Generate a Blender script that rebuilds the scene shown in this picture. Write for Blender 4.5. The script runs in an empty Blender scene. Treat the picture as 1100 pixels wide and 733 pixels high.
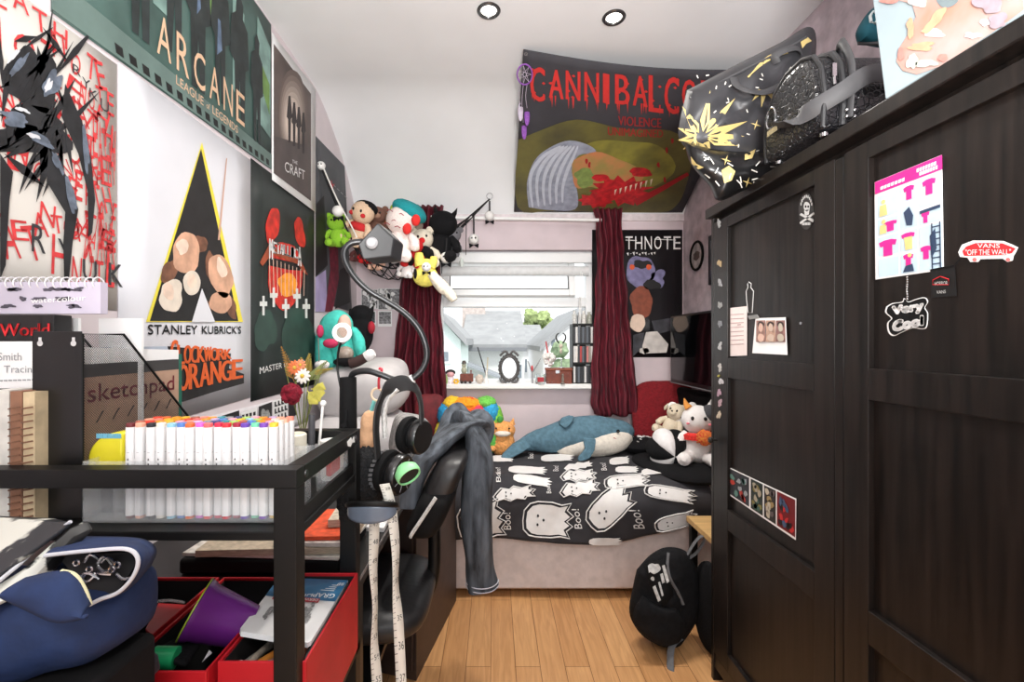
import bpy, bmesh, math, random
from mathutils import Vector, Matrix, noise, Euler
random.seed(7)
sc = bpy.context.scene
# ---------------------------------------------------------------- camera, light, exposure
F = 490.0; VX = 530.0; VY = 366.5; EYE = 1.25
cam = bpy.data.objects.new('camera', bpy.data.cameras.new('camera'))
sc.collection.objects.link(cam); sc.camera = cam
cam.location = (0, 0, EYE); cam.rotation_euler = (math.pi/2, 0, 0)
cam.data.sensor_width = 36; cam.data.lens = 36*F/1100; cam.data.shift_x = 20/1100; cam.data.clip_start = .02
sc.view_settings.view_transform = 'Standard'; sc.view_settings.look = 'None'
sc.view_settings.gamma = 1; sc.view_settings.exposure = 0.9
try: sc.view_settings.use_curve_mapping = False
except Exception: pass
world = bpy.data.worlds.new('sky'); sc.world = world; world.use_nodes = True
bg = world.node_tree.nodes['Background']
bg.inputs[0].default_value = (.93, .97, 1, 1); bg.inputs[1].default_value = .9
def lamp(name, kind, loc, rot, power, size=.1, col=(1, 1, 1), size_y=None, spot=None):
    d = bpy.data.lights.new(name, kind); d.energy = power; d.color = col
    if kind == 'AREA':
        d.size = size
        if size_y: d.shape = 'RECTANGLE'; d.size_y = size_y
    elif kind == 'SUN': d.angle = .2
    else: d.shadow_soft_size = size
    if spot: d.spot_size = spot; d.spot_blend = .8
    o = bpy.data.objects.new(name, d); o.location = loc; o.rotation_euler = rot
    sc.collection.objects.link(o); return o
lamp('sun', 'SUN', (0, 10, 20), (math.radians(38), math.radians(20), 0), 1.6, col=(1, .97, .92))
lamp('rear_fill_light', 'AREA', (.15, -.9, 2.52), (math.radians(20), 0, 0), 16, .9, (1, .985, .96), .7)  # added fill light behind the camera to brighten the room, no fitting modelled
lamp('upward_fill_light', 'SPOT', (.15, -.40, 1.35), (math.radians(129), 0, 0), 128, .18, (1, .985, .965), spot=2.1)  # added upward fill to lift the ceiling brightness, no real lamp stands here

# ---------------------------------------------------------------- helpers
PI = math.pi
def V(*a): return Vector(a)
def lin(c):
    c = c/255.0
    return c/12.92 if c <= .04045 else ((c+.055)/1.055)**2.4
def col4(c): return (lin(c[0]), lin(c[1]), lin(c[2]), 1)
MATS = {}
def mat(name, c, rough=.6, metal=0.0, var=.06, scale=30, bump=0.0, emit=0.0, trans=0.0, stretch=(1, 1, 1), alpha=1.0, c2=None, edge=.18, spec=None, detail=3, coat=0):
    if name in MATS: return MATS[name]
    m = bpy.data.materials.new(name); m.use_nodes = True; nt = m.node_tree; N = nt.nodes; L = nt.links
    b = N['Principled BSDF']
    tc = N.new('ShaderNodeTexCoord'); mp = N.new('ShaderNodeMapping'); mp.inputs['Scale'].default_value = stretch
    L.new(tc.outputs['Object'], mp.inputs[0])
    nz = N.new('ShaderNodeTexNoise'); nz.inputs['Scale'].default_value = scale; nz.inputs['Detail'].default_value = detail
    L.new(mp.outputs[0], nz.inputs[0])
    rp = N.new('ShaderNodeValToRGB')
    a = col4(c); 
    if c2: d = col4(c2); e = a
    else:
        d = tuple(min(1, x*(1+var)) for x in a[:3])+(1,); e = tuple(x*(1-var) for x in a[:3])+(1,)
    rp.color_ramp.elements[0].color = e; rp.color_ramp.elements[1].color = d
    rp.color_ramp.elements[0].position = .5-edge; rp.color_ramp.elements[1].position = .5+edge
    L.new(nz.outputs[0], rp.inputs[0]); L.new(rp.outputs[0], b.inputs['Base Color'])
    b.inputs['Roughness'].default_value = rough; b.inputs['Metallic'].default_value = metal
    if spec is not None: b.inputs['Specular IOR Level'].default_value = spec
    if coat: b.inputs['Coat Weight'].default_value = coat
    if trans: b.inputs['Transmission Weight'].default_value = trans
    if alpha < 1: b.inputs['Alpha'].default_value = alpha
    if emit:
        b.inputs['Emission Color'].default_value = a; b.inputs['Emission Strength'].default_value = emit
    if bump:
        bp = N.new('ShaderNodeBump'); bp.inputs['Strength'].default_value = bump; bp.inputs['Distance'].default_value = .01
        L.new(nz.outputs[0], bp.inputs['Height']); L.new(bp.outputs[0], b.inputs['Normal'])
    MATS[name] = m; return m

TXT = {}
def text_shape(s):
    if s not in TXT:
        cu = bpy.data.curves.new('lettering', 'FONT'); cu.body = s; cu.resolution_u = 3
        ob = bpy.data.objects.new('lettering', cu)
        me = bpy.data.meshes.new_from_object(ob)
        vs = [v.co.copy() for v in me.vertices]; fs = [tuple(p.vertices) for p in me.polygons]
        x0 = min(v.x for v in vs); x1 = max(v.x for v in vs); y0 = min(v.y for v in vs); y1 = max(v.y for v in vs)
        TXT[s] = ([((v.x-x0)/(x1-x0), (v.y-y0)/(y1-y0)) for v in vs], fs)
        bpy.data.objects.remove(ob); bpy.data.meshes.remove(me); bpy.data.curves.remove(cu)
    return TXT[s]

def link(o): sc.collection.objects.link(o); return o
def tag(o, label=None, cat=None, group=None, kind=None):
    if label: o['label'] = label
    if cat: o['category'] = cat
    if group: o['group'] = group
    if kind: o['kind'] = kind
    return o
def thing(name, label, cat, loc=(0, 0, 0), group=None, rot=(0, 0, 0), scale=1):
    o = bpy.data.objects.new(name, None); o.location = loc; o.rotation_euler = rot; o.scale = (scale,)*3
    o.empty_display_size = .05
    return link(tag(o, label, cat, group))
def dup(root, loc, rot=None, label=None, group=None, scale=None):
    r = root.copy(); link(r); r.location = loc
    if rot is not None: r.rotation_euler = rot
    if scale: r.scale = (scale,)*3
    if label: r['label'] = label
    if group: r['group'] = group
    for ch in list(root.children):
        c = ch.copy(); link(c); c.parent = r
        for g in ch.children:
            d = g.copy(); link(d); d.parent = c
    return r

class B:
    """collects shapes of one mesh"""
    def __init__(s): s.bm = bmesh.new()
    def _add(s, vs, fs):
        vv = [s.bm.verts.new(v) for v in vs]
        for f in fs:
            try: s.bm.faces.new([vv[i] for i in f])
            except ValueError: pass
        return s
    def box(s, a, b, R=None, piv=None):
        x0, y0, z0 = [min(p, q) for p, q in zip(a, b)]; x1, y1, z1 = [max(p, q) for p, q in zip(a, b)]
        vs = [V(x, y, z) for x in (x0, x1) for y in (y0, y1) for z in (z0, z1)]
        if R:
            c = V(*piv) if piv else V((x0+x1)/2, (y0+y1)/2, (z0+z1)/2)
            M = Euler(R).to_matrix(); vs = [c+M@(v-c) for v in vs]
        return s._add(vs, [(0, 1, 3, 2), (4, 6, 7, 5), (0, 4, 5, 1), (2, 3, 7, 6), (0, 2, 6, 4), (1, 5, 7, 3)])
    def tube(s, pts, r, seg=10, closed=False, flat=1.0, cap=True, up=None):
        pts = [V(*p) for p in pts]; n = len(pts)
        rs = r if isinstance(r, (list, tuple)) else [r]*n
        rings = []; ref = V(*up) if up else None
        for i, p in enumerate(pts):
            if closed: t = pts[(i+1) % n]-pts[i-1]
            else: t = pts[min(i+1, n-1)]-pts[max(i-1, 0)]
            if t.length < 1e-9: t = V(0, 0, 1)
            t.normalize()
            if ref is None: ref = V(0, 0, 1) if abs(t.z) < .9 else V(1, 0, 0)
            a = ref-t*ref.dot(t)
            if a.length < 1e-4: a = t.orthogonal()
            a.normalize(); b = t.cross(a)
            if up is None: ref = a
            rings.append([p+(a*math.cos(2*PI*k/seg)*flat+b*math.sin(2*PI*k/seg))*rs[i] for k in range(seg)])
        vs = [v for R_ in rings for v in R_]; fs = []
        for i in range(n if closed else n-1):
            j = (i+1) % n
            for k in range(seg):
                l = (k+1) % seg; fs.append((i*seg+k, i*seg+l, j*seg+l, j*seg+k))
        if cap and not closed: fs += [tuple(range(seg))[::-1], tuple((n-1)*seg+k for k in range(seg))]
        return s._add(vs, fs)
    def cyl(s, a, b, r, r2=None, seg=20): return s.tube([a, b], [r, r if r2 is None else r2], seg)
    def ball(s, c, r, R=None, seg=16, rings=10, wob=0, wf=8):
        c = V(*c); r = (r, r, r) if not isinstance(r, (tuple, list)) else r
        M = Euler(R).to_matrix() if R else Matrix.Identity(3); vs = []; fs = []
        for i in range(1, rings):
            th = PI*i/rings
            for k in range(seg):
                ph = 2*PI*k/seg; d = V(math.sin(th)*math.cos(ph), math.sin(th)*math.sin(ph), math.cos(th))
                q = 1+(wob*noise.noise(d*wf*.3+c*9) if wob else 0)
                vs.append(c+M@V(d.x*r[0], d.y*r[1], d.z*r[2])*q)
        vs += [c+M@V(0, 0, r[2]), c-M@V(0, 0, r[2])]; t = len(vs)-2
        for i in range(rings-2):
            for k in range(seg):
                l = (k+1) % seg; fs.append((i*seg+k, (i+1)*seg+k, (i+1)*seg+l, i*seg+l))
        for k in range(seg):
            l = (k+1) % seg; fs += [(t, k, l), (t+1, (rings-2)*seg+l, (rings-2)*seg+k)]
        return s._add(vs, fs)
    def lathe(s, prof, o=(0, 0, 0), axis=(0, 0, 1), seg=24, closed=False):
        o = V(*o); ax = V(*axis).normalized(); a = ax.orthogonal().normalized(); b = ax.cross(a)
        vs = []; fs = []; n = len(prof)
        for r, h in prof:
            for k in range(seg):
                t = 2*PI*k/seg; vs.append(o+ax*h+(a*math.cos(t)+b*math.sin(t))*max(r, 1e-5))
        for i in range(n if closed else n-1):
            j = (i+1) % n
            for k in range(seg):
                l = (k+1) % seg; fs.append((i*seg+k, i*seg+l, j*seg+l, j*seg+k))
        if not closed: fs += [tuple(range(seg))[::-1], tuple((n-1)*seg+k for k in range(seg))]
        return s._add(vs, fs)
    def prism(s, pts, d):
        pts = [V(*p) for p in pts]; d = V(*d); n = len(pts)
        vs = pts+[p+d for p in pts]
        fs = [tuple(range(n))[::-1], tuple(range(n, 2*n))]+[(i, (i+1) % n, n+(i+1) % n, n+i) for i in range(n)]
        return s._add(vs, fs)
    def face(s, pts):
        return s._add([V(*p) for p in pts], [tuple(range(len(pts)))])
    def grid(s, f, nu, nv, cu=False):
        vs = [V(*f(i/nu, j/nv)) for i in range(nu+(0 if cu else 1)) for j in range(nv+1)]; fs = []
        w = nv+1; m = nu if cu else nu+1
        for i in range(nu):
            for j in range(nv):
                i2 = (i+1) % m; fs.append((i*w+j, i2*w+j, i2*w+j+1, i*w+j+1))
        return s._add(vs, fs)
    def text(s, t, bl, br, tl, tr=None):
        uv, fs = text_shape(t); bl, br, tl = V(*bl), V(*br), V(*tl); tr = V(*tr) if tr else br+tl-bl
        vs = [bl*(1-u)*(1-v)+br*u*(1-v)+tl*(1-u)*v+tr*u*v for u, v in uv]
        return s._add(vs, fs)
    def surf(s, polys, S, lift=0, cuts=2):
        """2-D outlines laid on a parametric surface S(u,v)"""
        for p in polys:
            t = bmesh.new(); vs = [t.verts.new((x, y, 0)) for x, y in p]; t.faces.new(vs)
            bmesh.ops.triangulate(t, faces=t.faces[:])
            for _ in range(cuts): bmesh.ops.subdivide_edges(t, edges=t.edges[:], cuts=1, use_grid_fill=True)
            t.verts.index_update()
            s._add([S(v.co.x, v.co.y) for v in t.verts], [tuple(v.index for v in f.verts) for f in t.faces]); t.free()
        return s
    def build(s, name, m, parent=None, smooth=True, bevel=0, seg=2, sub=0, solid=0, remesh=0, local=False, ang=40, doubles=False, disp=0, dscale=.02, orient=True):
        bm = s.bm
        if doubles: bmesh.ops.remove_doubles(bm, verts=bm.verts[:], dist=1e-5)
        if orient: bmesh.ops.recalc_face_normals(bm, faces=bm.faces[:])
        bm.verts.index_update(); me = bpy.data.meshes.new(name)
        o = bpy.data.objects.new(name, me)
        if parent is None:
            xs = [v.co for v in bm.verts]
            c = V((min(v.x for v in xs)+max(v.x for v in xs))/2, (min(v.y for v in xs)+max(v.y for v in xs))/2, min(v.z for v in xs))
            bmesh.ops.translate(bm, verts=bm.verts[:], vec=-c); o.location = c
        bm.to_mesh(me); bm.free()
        me.materials.append(m)
        if smooth:
            for p in me.polygons: p.use_smooth = True
            me.set_sharp_from_angle(angle=math.radians(ang))
        link(o)
        if parent is not None:
            o.parent = parent
            if not local:
                r = parent
                while r.parent: r = r.parent
                o.matrix_parent_inverse = (Matrix.Identity(4) if parent is not r else r.matrix_basis.inverted())
        if remesh:
            md = o.modifiers.new('remesh', 'REMESH'); md.mode = 'VOXEL'; md.voxel_size = remesh; md.use_smooth_shade = True
            sm = o.modifiers.new('smooth', 'SMOOTH'); sm.iterations = 4; sm.factor = .6
        if bevel:
            md = o.modifiers.new('bevel', 'BEVEL'); md.width = bevel; md.segments = seg; md.limit_method = 'ANGLE'; md.angle_limit = .6
        if sub:
            md = o.modifiers.new('sub', 'SUBSURF'); md.levels = sub; md.render_levels = sub
        if disp:
            tx = bpy.data.textures.new('fluff', 'CLOUDS'); tx.noise_scale = dscale
            md = o.modifiers.new('fluff', 'DISPLACE'); md.texture = tx; md.strength = disp; md.mid_level = .5
        if solid:
            md = o.modifiers.new('solid', 'SOLIDIFY'); md.thickness = solid; md.offset = 0
        return o
# photo pixel -> point on a plane of the room
XL, XR, YB, XW, ZC = -.93, 1.29, 3.10, .81, EYE+1.33
def at(px, py, Y): return V((px-VX)/F*Y, Y, EYE+(VY-py)/F*Y)
def onx(px, py, X): return at(px, py, X*F/(px-VX))
def onz(px, py, z): return at(px, py, (z-EYE)*F/(VY-py))
def lw(px, py, l=.0015): return onx(px, py, XL+l)
def bw(px, py, l=.0015): return at(px, py, YB-l)
def ww(px, py, l=.002): return onx(px, py, XW-l)
def lwp(y, z): return V(XL, y, EYE+z)
def smooth_path(pts, n=6):
    P = [V(*p) for p in pts]; out = []
    for i in range(len(P)-1):
        a = P[max(i-1, 0)]; b = P[i]; c = P[i+1]; d = P[min(i+2, len(P)-1)]
        for k in range(n):
            t = k/n
            out.append(.5*((2*b)+(c-a)*t+(2*a-5*b+4*c-d)*t*t+(3*b-a-3*c+d)*t**3))
    return out+[P[-1]]
def blob(cx, cy, rx, ry, n=14, w=.15, seed=0, rot=0):
    r = random.Random(seed); out = []; n = n if n < 9 else max(n, 26)
    ph = [(k, r.uniform(0, 6.3), r.uniform(.3, 1)/k**.7) for k in (2, 3, 4, 5, 7)]
    for k in range(n):
        a = 2*PI*k/n; q = 1+w*sum(m*math.sin(f*a+p) for f, p, m in ph); x = rx*math.cos(a)*q; y = ry*math.sin(a)*q
        out.append((cx+x*math.cos(rot)-y*math.sin(rot), cy+x*math.sin(rot)+y*math.cos(rot)))
    return out

def puffer(outline, Y, thick, tilt=(0, 0)):
    """a stuffed shape: outline at depth Y (m from the camera), bulging by thick to both sides"""
    n = len(outline); cx = sum(p[0] for p in outline)/n; cy = sum(p[1] for p in outline)/n
    pol = smooth_path([(x, y, 0) for x, y in outline+outline[:1]], 5)[:-1]
    ang = [(math.atan2(p.y-cy, p.x-cx), math.hypot(p.x-cx, p.y-cy)) for p in pol]
    def depth(x, y): return Y+tilt[0]*(x-cx)+tilt[1]*(y-cy)
    def R(a):
        best = min(ang, key=lambda q: abs((q[0]-a+PI) % (2*PI)-PI)); return best[1]
    def S(px, py, l=0, wr=.35):
        r = math.hypot(px-cx, py-cy)/max(1, R(math.atan2(py-cy, px-cx)))
        h = thick*math.sqrt(max(0, 1-min(1, r)**2.6))
        h += thick*wr*noise.noise(V(px*.05, py*.05, 3))*max(0, 1-r*r)
        p = at(px, py, depth(px, py)); return p-V((px-VX)/F, 1, (VY-py)/F).normalized()*(h+l)
    def build(b):
        m = len(pol); nr = 12
        for side in (1, -1):
            def f(u, v):
                p = pol[int(round(u*m)) % m]; x = cx+(p.x-cx)*v; y = cy+(p.y-cy)*v
                if side == 1: return S(x, y)
                h = thick*math.sqrt(max(0, 1-v**2.6)); q = at(x, y, depth(x, y)); return q+V((x-VX)/F, 1, (VY-y)/F).normalized()*h
            b.grid(f, m, nr, cu=True)
        bmesh.ops.remove_doubles(b.bm, verts=b.bm.verts[:], dist=1e-4)
        return b
    return build, S
def flat(b, polys, S, l, th=.0006):
    for p in polys:
        t = bmesh.new(); vs = [t.verts.new((x, y, 0)) for x, y in p]; t.faces.new(vs); bmesh.ops.triangulate(t, faces=t.faces[:])
        bmesh.ops.subdivide_edges(t, edges=t.edges[:], cuts=1); t.verts.index_update()
        b._add([S(v.co.x, v.co.y, l) for v in t.verts], [tuple(v.index for v in f.verts) for f in t.faces]); t.free()
    return b

BLK = mat('black_satin', (15, 15, 15), .45, var=.1, scale=60, spec=.3)
BLKM = mat('black_matt', (15, 15, 16), .85, var=.15, scale=60, spec=.25)
BLKF = mat('black_fabric', (20, 20, 22), .95, var=.25, scale=160, bump=.3, spec=.2)
WHT = mat('white_paint', (238, 238, 236), .45, var=.02)
PAPER = mat('white_paper', (236, 236, 235), .7, var=.02, scale=12)
STEEL = mat('steel', (190, 190, 192), .25, 1.0, var=.05)
RED = mat('red_card', (190, 22, 34), .5, var=.05)
def pm(name, c, rough=.55, **k): return mat('print_'+name, c, rough, **k)
# ---------------------------------------------------------------- the room
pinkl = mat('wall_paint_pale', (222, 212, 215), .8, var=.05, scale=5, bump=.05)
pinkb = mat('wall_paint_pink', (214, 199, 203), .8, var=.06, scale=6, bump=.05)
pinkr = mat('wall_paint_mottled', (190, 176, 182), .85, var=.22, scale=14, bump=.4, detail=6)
ceilm = mat('ceiling_paint', (236, 237, 238), .85, var=.035, scale=2.2, bump=.08)
def wood_floor():
    m = bpy.data.materials.new('laminate'); m.use_nodes = True; N = m.node_tree.nodes; L = m.node_tree.links; b = N['Principled BSDF']
    tc = N.new('ShaderNodeTexCoord'); mp = N.new('ShaderNodeMapping'); mp.inputs['Rotation'].default_value = (0, 0, PI/2)
    L.new(tc.outputs['Object'], mp.inputs[0])
    br = N.new('ShaderNodeTexBrick'); br.inputs['Scale'].default_value = 1; br.inputs['Brick Width'].default_value = .9; br.inputs['Row Height'].default_value = .095
    br.inputs['Mortar Size'].default_value = .0012; br.inputs['Color1'].default_value = col4((214, 164, 112)); br.inputs['Color2'].default_value = col4((200, 148, 98)); br.inputs['Mortar'].default_value = col4((120, 78, 46))
    L.new(mp.outputs[0], br.inputs[0])
    mp2 = N.new('ShaderNodeMapping'); mp2.inputs['Scale'].default_value = (26, 2.2, 1); L.new(tc.outputs['Object'], mp2.inputs[0])
    nz = N.new('ShaderNodeTexNoise'); nz.inputs['Scale'].default_value = 2.2; nz.inputs['Detail'].default_value = 6; nz.inputs['Distortion'].default_value = 1.2; L.new(mp2.outputs[0], nz.inputs[0])
    rp = N.new('ShaderNodeValToRGB'); rp.color_ramp.elements[0].position = .35; rp.color_ramp.elements[0].color = (.74, .68, .62, 1); rp.color_ramp.elements[1].position = .65; rp.color_ramp.elements[1].color = (1, 1, 1, 1)
    L.new(nz.outputs[0], rp.inputs[0])
    mx = N.new('ShaderNodeMixRGB'); mx.blend_type = 'MULTIPLY'; mx.inputs[0].default_value = .75; L.new(br.outputs[0], mx.inputs[1]); L.new(rp.outputs[0], mx.inputs[2])
    L.new(mx.outputs[0], b.inputs['Base Color']); b.inputs['Roughness'].default_value = .35
    return m
def struct(name, b, m, **k): return tag(b.build(name, m, **k), kind='structure')
YR = -1.5
struct('floor', B().box((XL-.1, YR, -.05), (XR+.1, YB+.1, 0)), wood_floor(), smooth=False)
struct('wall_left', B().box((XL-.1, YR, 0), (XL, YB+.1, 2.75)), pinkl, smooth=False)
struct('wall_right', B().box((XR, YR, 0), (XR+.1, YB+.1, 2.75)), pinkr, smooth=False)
# coved ceiling that slopes down to the window wall
prof = [(YB+.1, EYE+.74), (YB, EYE+.85), (3.0, EYE+.965), (2.9, EYE+1.06), (2.75, EYE+1.17), (2.55, EYE+1.27), (2.42, EYE+1.318), (2.3, EYE+1.33), (2.0, EYE+1.33), (YR, EYE+1.33)]
c = B(); c.prism([(XL-.1, y, z) for y, z in prof]+[(XL-.1, YR, 2.75), (XL-.1, YB+.1, 2.75)], (XR-XL+.2, 0, 0))
struct('ceiling', c, ceilm, ang=25)
# window wall with an opening
WX0, WX1, WZ0, WZ1 = -.40, .69, EYE-.315, EYE+.62
w = B(); w.box((XL, YB, 0), (WX0, YB+.14, EYE+1.0)); w.box((WX1, YB, 0), (XR, YB+.14, EYE+1.0))
w.box((WX0, YB, 0), (WX1, YB+.14, WZ0)); w.box((WX0, YB, WZ1), (WX1, YB+.14, EYE+1.0))
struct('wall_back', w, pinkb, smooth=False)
struct('trim_1', B().box((XL, YB-.012, EYE+.815), (XR, YB, EYE+.86)), mat('chalky_edge', (226, 216, 218), .9, var=.1, scale=25, bump=.4), smooth=False)
upvc = mat('white_plastic_frame', (236, 238, 238), .35, var=.01)
win = tag(bpy.data.objects.new('window_1', None), kind='structure'); win.location = (.15, YB+.1, WZ0); link(win)
Y0, Y1 = YB+.06, YB+.14
f = B(); f.box((WX0, Y0, WZ0), (WX0+.05, Y1, WZ1)); f.box((WX1-.05, Y0, WZ0), (WX1, Y1, WZ1)); f.box((WX0+.05, Y0, WZ0), (WX1-.05, Y1, WZ0+.05))
f.box((WX0+.05, Y0, WZ1-.06), (WX1-.05, Y1, WZ1)); f.box((WX0+.05, Y0, EYE+.235), (WX1-.05, Y1, EYE+.305))
f.build('window_frame', upvc, win, smooth=False, bevel=.006)
# top-hung sash standing open (bottom edge pushed out)
s_ = B(); zt, zb = EYE+.555, EYE+.30; sx0, sx1 = WX0+.055, WX1-.13
for a, b_ in (((sx0, Y0-.01, zb), (sx0+.045, Y0+.04, zt)), ((sx1-.045, Y0-.01, zb), (sx1, Y0+.04, zt)), ((sx0+.045, Y0-.01, zt-.045), (sx1-.045, Y0+.04, zt)), ((sx0+.045, Y0-.01, zb), (sx1-.045, Y0+.04, zb+.045))):
    s_.box(a, b_, R=(math.radians(-14), 0, 0), piv=((sx0+sx1)/2, Y0, zt))
s_.build('window_sash', upvc, win, smooth=False, bevel=.005)
gk = B()
for a, b_ in (((sx0+.045, Y0-.004, zb+.045), (sx1-.045, Y0-.001, zb+.053)), ((sx1-.053, Y0-.004, zb+.045), (sx1-.045, Y0-.001, zt-.045)), ((sx0+.045, Y0-.004, zb+.045), (sx0+.053, Y0-.001, zt-.045))):
    gk.box(a, b_, R=(math.radians(-14), 0, 0), piv=((sx0+sx1)/2, Y0, zt))
gk.build('gasket', mat('grey_rubber', (90, 90, 90), .8), win, smooth=False)
gl = mat('window_glass', (255, 255, 255), .02, trans=1.0, var=0)
gl.node_tree.nodes['Principled BSDF'].inputs['IOR'].default_value = 1.02
B().box((WX0+.05, Y0+.03, WZ0+.05), (WX1-.05, Y0+.034, EYE+.235)).build('window_pane', gl, win, smooth=False)
B().box((sx0+.045, Y0+.012, zb+.045), (sx1-.045, Y0+.016, zt-.045), R=(math.radians(-14), 0, 0), piv=((sx0+sx1)/2, Y0, zt)).build('window_pane', gl, win, smooth=False)
B().box((WX0+.44, Y0-.03, zb+.0), (WX0+.56, Y0-.012, zb+.018)).build('window_handle', upvc, win, smooth=False, bevel=.004)
struct('window_sill', B().box((WX0-.06, YB-.085, WZ0-.005), (WX1+.0, YB+.06, WZ0+.03)), WHT, bevel=.008)
bl = thing('roller_blind', 'rolled-up white roller blind with hanging cord inside the window head', 'blind', (.15, YB+.01, EYE+.52))
B().box((WX0+.07, YB-.002, EYE+.532), (WX1-.02, YB+.04, EYE+.60)).build('cassette', upvc, bl, bevel=.006)
B().cyl((WX0+.05, YB+.02, EYE+.478), (WX1-.04, YB+.02, EYE+.478), .034, seg=18).build('fabric_roll', mat('blind_fabric', (222, 224, 224), .8), bl)
B().tube([(WX1-.10, YB-.02, EYE+.47), (WX1-.115, YB-.02, EYE+.05), (WX1-.13, YB-.02, EYE-.14), (WX1-.118, YB-.02, EYE-.10), (WX1-.105, YB-.02, EYE+.1), (WX1-.09, YB-.02, EYE+.46)], .003, 6).build('cord', WHT, bl)
# ceiling downlights
for px, py, l in ((525, 10.5, 'recessed ceiling downlight above the middle of the room, nearer the dark posters wall'), (659.5, 18, 'recessed ceiling downlight above the top of the black music flag')):
    p = onz(px, py, ZC); t = thing('ceiling_light', l, 'ceiling light', (p.x, p.y, ZC))
    B().lathe([(.030, -.002), (.046, -.001), (.048, -.005), (.044, -.009), (.034, -.008), (.030, -.002)], p, seg=28).build('rim', mat('dark_chrome', (95, 95, 95), .25, .8), t)
    B().lathe([(.0, -.004), (.030, -.004), (.030, -.001), (0, -.001)], p, seg=24).build('bulb', mat('lit_bulb', (255, 250, 240), .5, emit=4), t)
    lamp('downlight', 'SPOT', (p.x, p.y, ZC-.03), (0, 0, 0), 36, .05, (1, .96, .9), spot=2.2)

# ---------------------------------------------------------------- street outside the window
def house(label, x0, x1, y, z0, ze, zr, depth, wallc, wins, roofc=(150, 151, 152), gable=False, chim=None):
    t = thing('house', label, 'house', ((x0+x1)/2, y+depth/2, z0))
    wm = mat('render_%d_%d' % (wallc[0], wallc[2]), wallc, .9); rm = mat('slates', roofc, .8, var=.10, scale=3)
    if gable:
        B().prism([(x0, y, z0), (x1, y, z0), (x1, y, ze), ((x0+x1)/2, y, zr), (x0, y, ze)], (0, depth, 0)).build('wall', wm, t, smooth=False)
        for sx in (-1, 1):
            e = x0-.15 if sx < 0 else x1+.15; mx_ = (x0+x1)/2
            B().prism([(e, y-.2, ze-.12), (mx_, y-.2, zr+.02), (mx_, y-.2, zr+.2), (e, y-.2, ze+.06)], (0, depth+.4, 0)).build('roof', rm, t, smooth=False)
    else:
        B().prism([(x0, y, z0), (x0, y, ze), (x0, y+depth/2, zr), (x0, y+depth, ze), (x0, y+depth, z0)], (x1-x0, 0, 0)).build('wall', wm, t, smooth=False)
        for d in (0, 1):
            ya, yb = (y-.35, y+depth/2) if d == 0 else (y+depth/2, y+depth+.35)
            za, zb_ = (ze-.15, zr+.02) if d == 0 else (zr+.02, ze-.15)
            B().prism([(x0-.1, ya, za), (x0-.1, yb, zb_), (x0-.1, yb, zb_+.15), (x0-.1, ya, za+.15)], (x1-x0+.2, 0, 0)).build('roof', rm, t, smooth=False)
        B().box((x0-.1, y-.45, ze-.22), (x1+.1, y-.35, ze-.1)).build('gutter', mat('gutter_grey', (120, 122, 126), .6), t, smooth=False)
    if chim:
        B().box((chim, y+depth/2-.4, ze), (chim+.9, y+depth/2+.3, zr+.75)).build('chimney', mat('chimney_brick', (190, 178, 172), .9, var=.15, scale=12), t, smooth=False)
    for (a, b_, c_, d) in wins:
        wf = B().box((a-.06, y-.05, b_-.06), (c_+.06, y+.02, d+.06)).build('window', WHT, t, smooth=False)
        B().box((a, y-.07, b_), (c_, y-.045, d)).build('pane', mat('dark_pane', (120, 130, 138), .1), wf, smooth=False)
GZ = -2.6
struct('ground', B().box((-40, YB+1.2, GZ-.1), (40, 60, GZ)), mat('tarmac', (150, 150, 150), .9), smooth=False)
k = 15/F
def hx(px, Y): return (px-VX)/F*Y
def hz(py, Y): return EYE+(VY-py)/F*Y
Yh = 15
house('white rendered house with long grey slate roof across the street', hx(499, Yh), hx(562, Yh), Yh, GZ, hz(370, Yh), hz(340, Yh+3)+.05, 6, (235, 236, 232),
      [(hx(538, Yh), hz(378, Yh), hx(546, Yh), hz(372.5, Yh)), (hx(556, Yh), hz(406, Yh), hx(562, Yh)-.05, hz(392, Yh))], chim=hx(497, Yh+3))
house('pale green tinted house with front gable seen beside the toys curtain', hx(455, 11), hx(495, 11), 11, GZ, hz(366, 11), hz(344, 11), 3.4, (222, 236, 230), [(hx(477, 11), hz(388, 11), hx(482, 11), hz(378, 11))], gable=True)
house('small white house with grey roof seen between the two larger houses', hx(562, 25), hx(584, 25), 25, GZ, hz(370, 25), hz(352, 28), 6, (238, 238, 236), [(hx(571, 25), hz(380, 25), hx(578, 25), hz(370, 25)), (hx(562, 25)+.1, hz(400, 25), hx(566, 25), hz(386, 25))])
house('white gable-ended house with grey roof behind the disc rack', hx(584, 16), hx(612, 16)+2, 16, GZ, hz(374, 16), hz(334, 16), 7, (240, 240, 240), [(hx(592, 16), hz(372, 16), hx(596, 16), hz(364, 16))], gable=True)
tr = thing('tree', 'pale leafy green tree rising behind the small white house', 'tree', (hx(576, 40), 40, GZ))
random.seed(3); cr = B()
for i in range(26): cr.ball((hx(576, 40)+random.uniform(-1.2, 1.2), 40+random.uniform(-.8, .8), hz(352, 40)+random.uniform(-.7, 1.2)), random.uniform(.3, .6), wob=.9, seg=10, rings=7)
cr.build('crown', mat('leaves', (150, 166, 112), .9, var=.35, scale=4, bump=.4), tr)
B().cyl((hx(576, 40), 40, GZ), (hx(576, 30), 30, hz(352, 30)), .18, .12).build('trunk', mat('bark', (110, 95, 80), .9), tr)
bs = thing('bush', 'green bush in front of the gable house behind the glass ornaments', 'bush', (hx(606, 12), 12, GZ)); cr = B()
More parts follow.
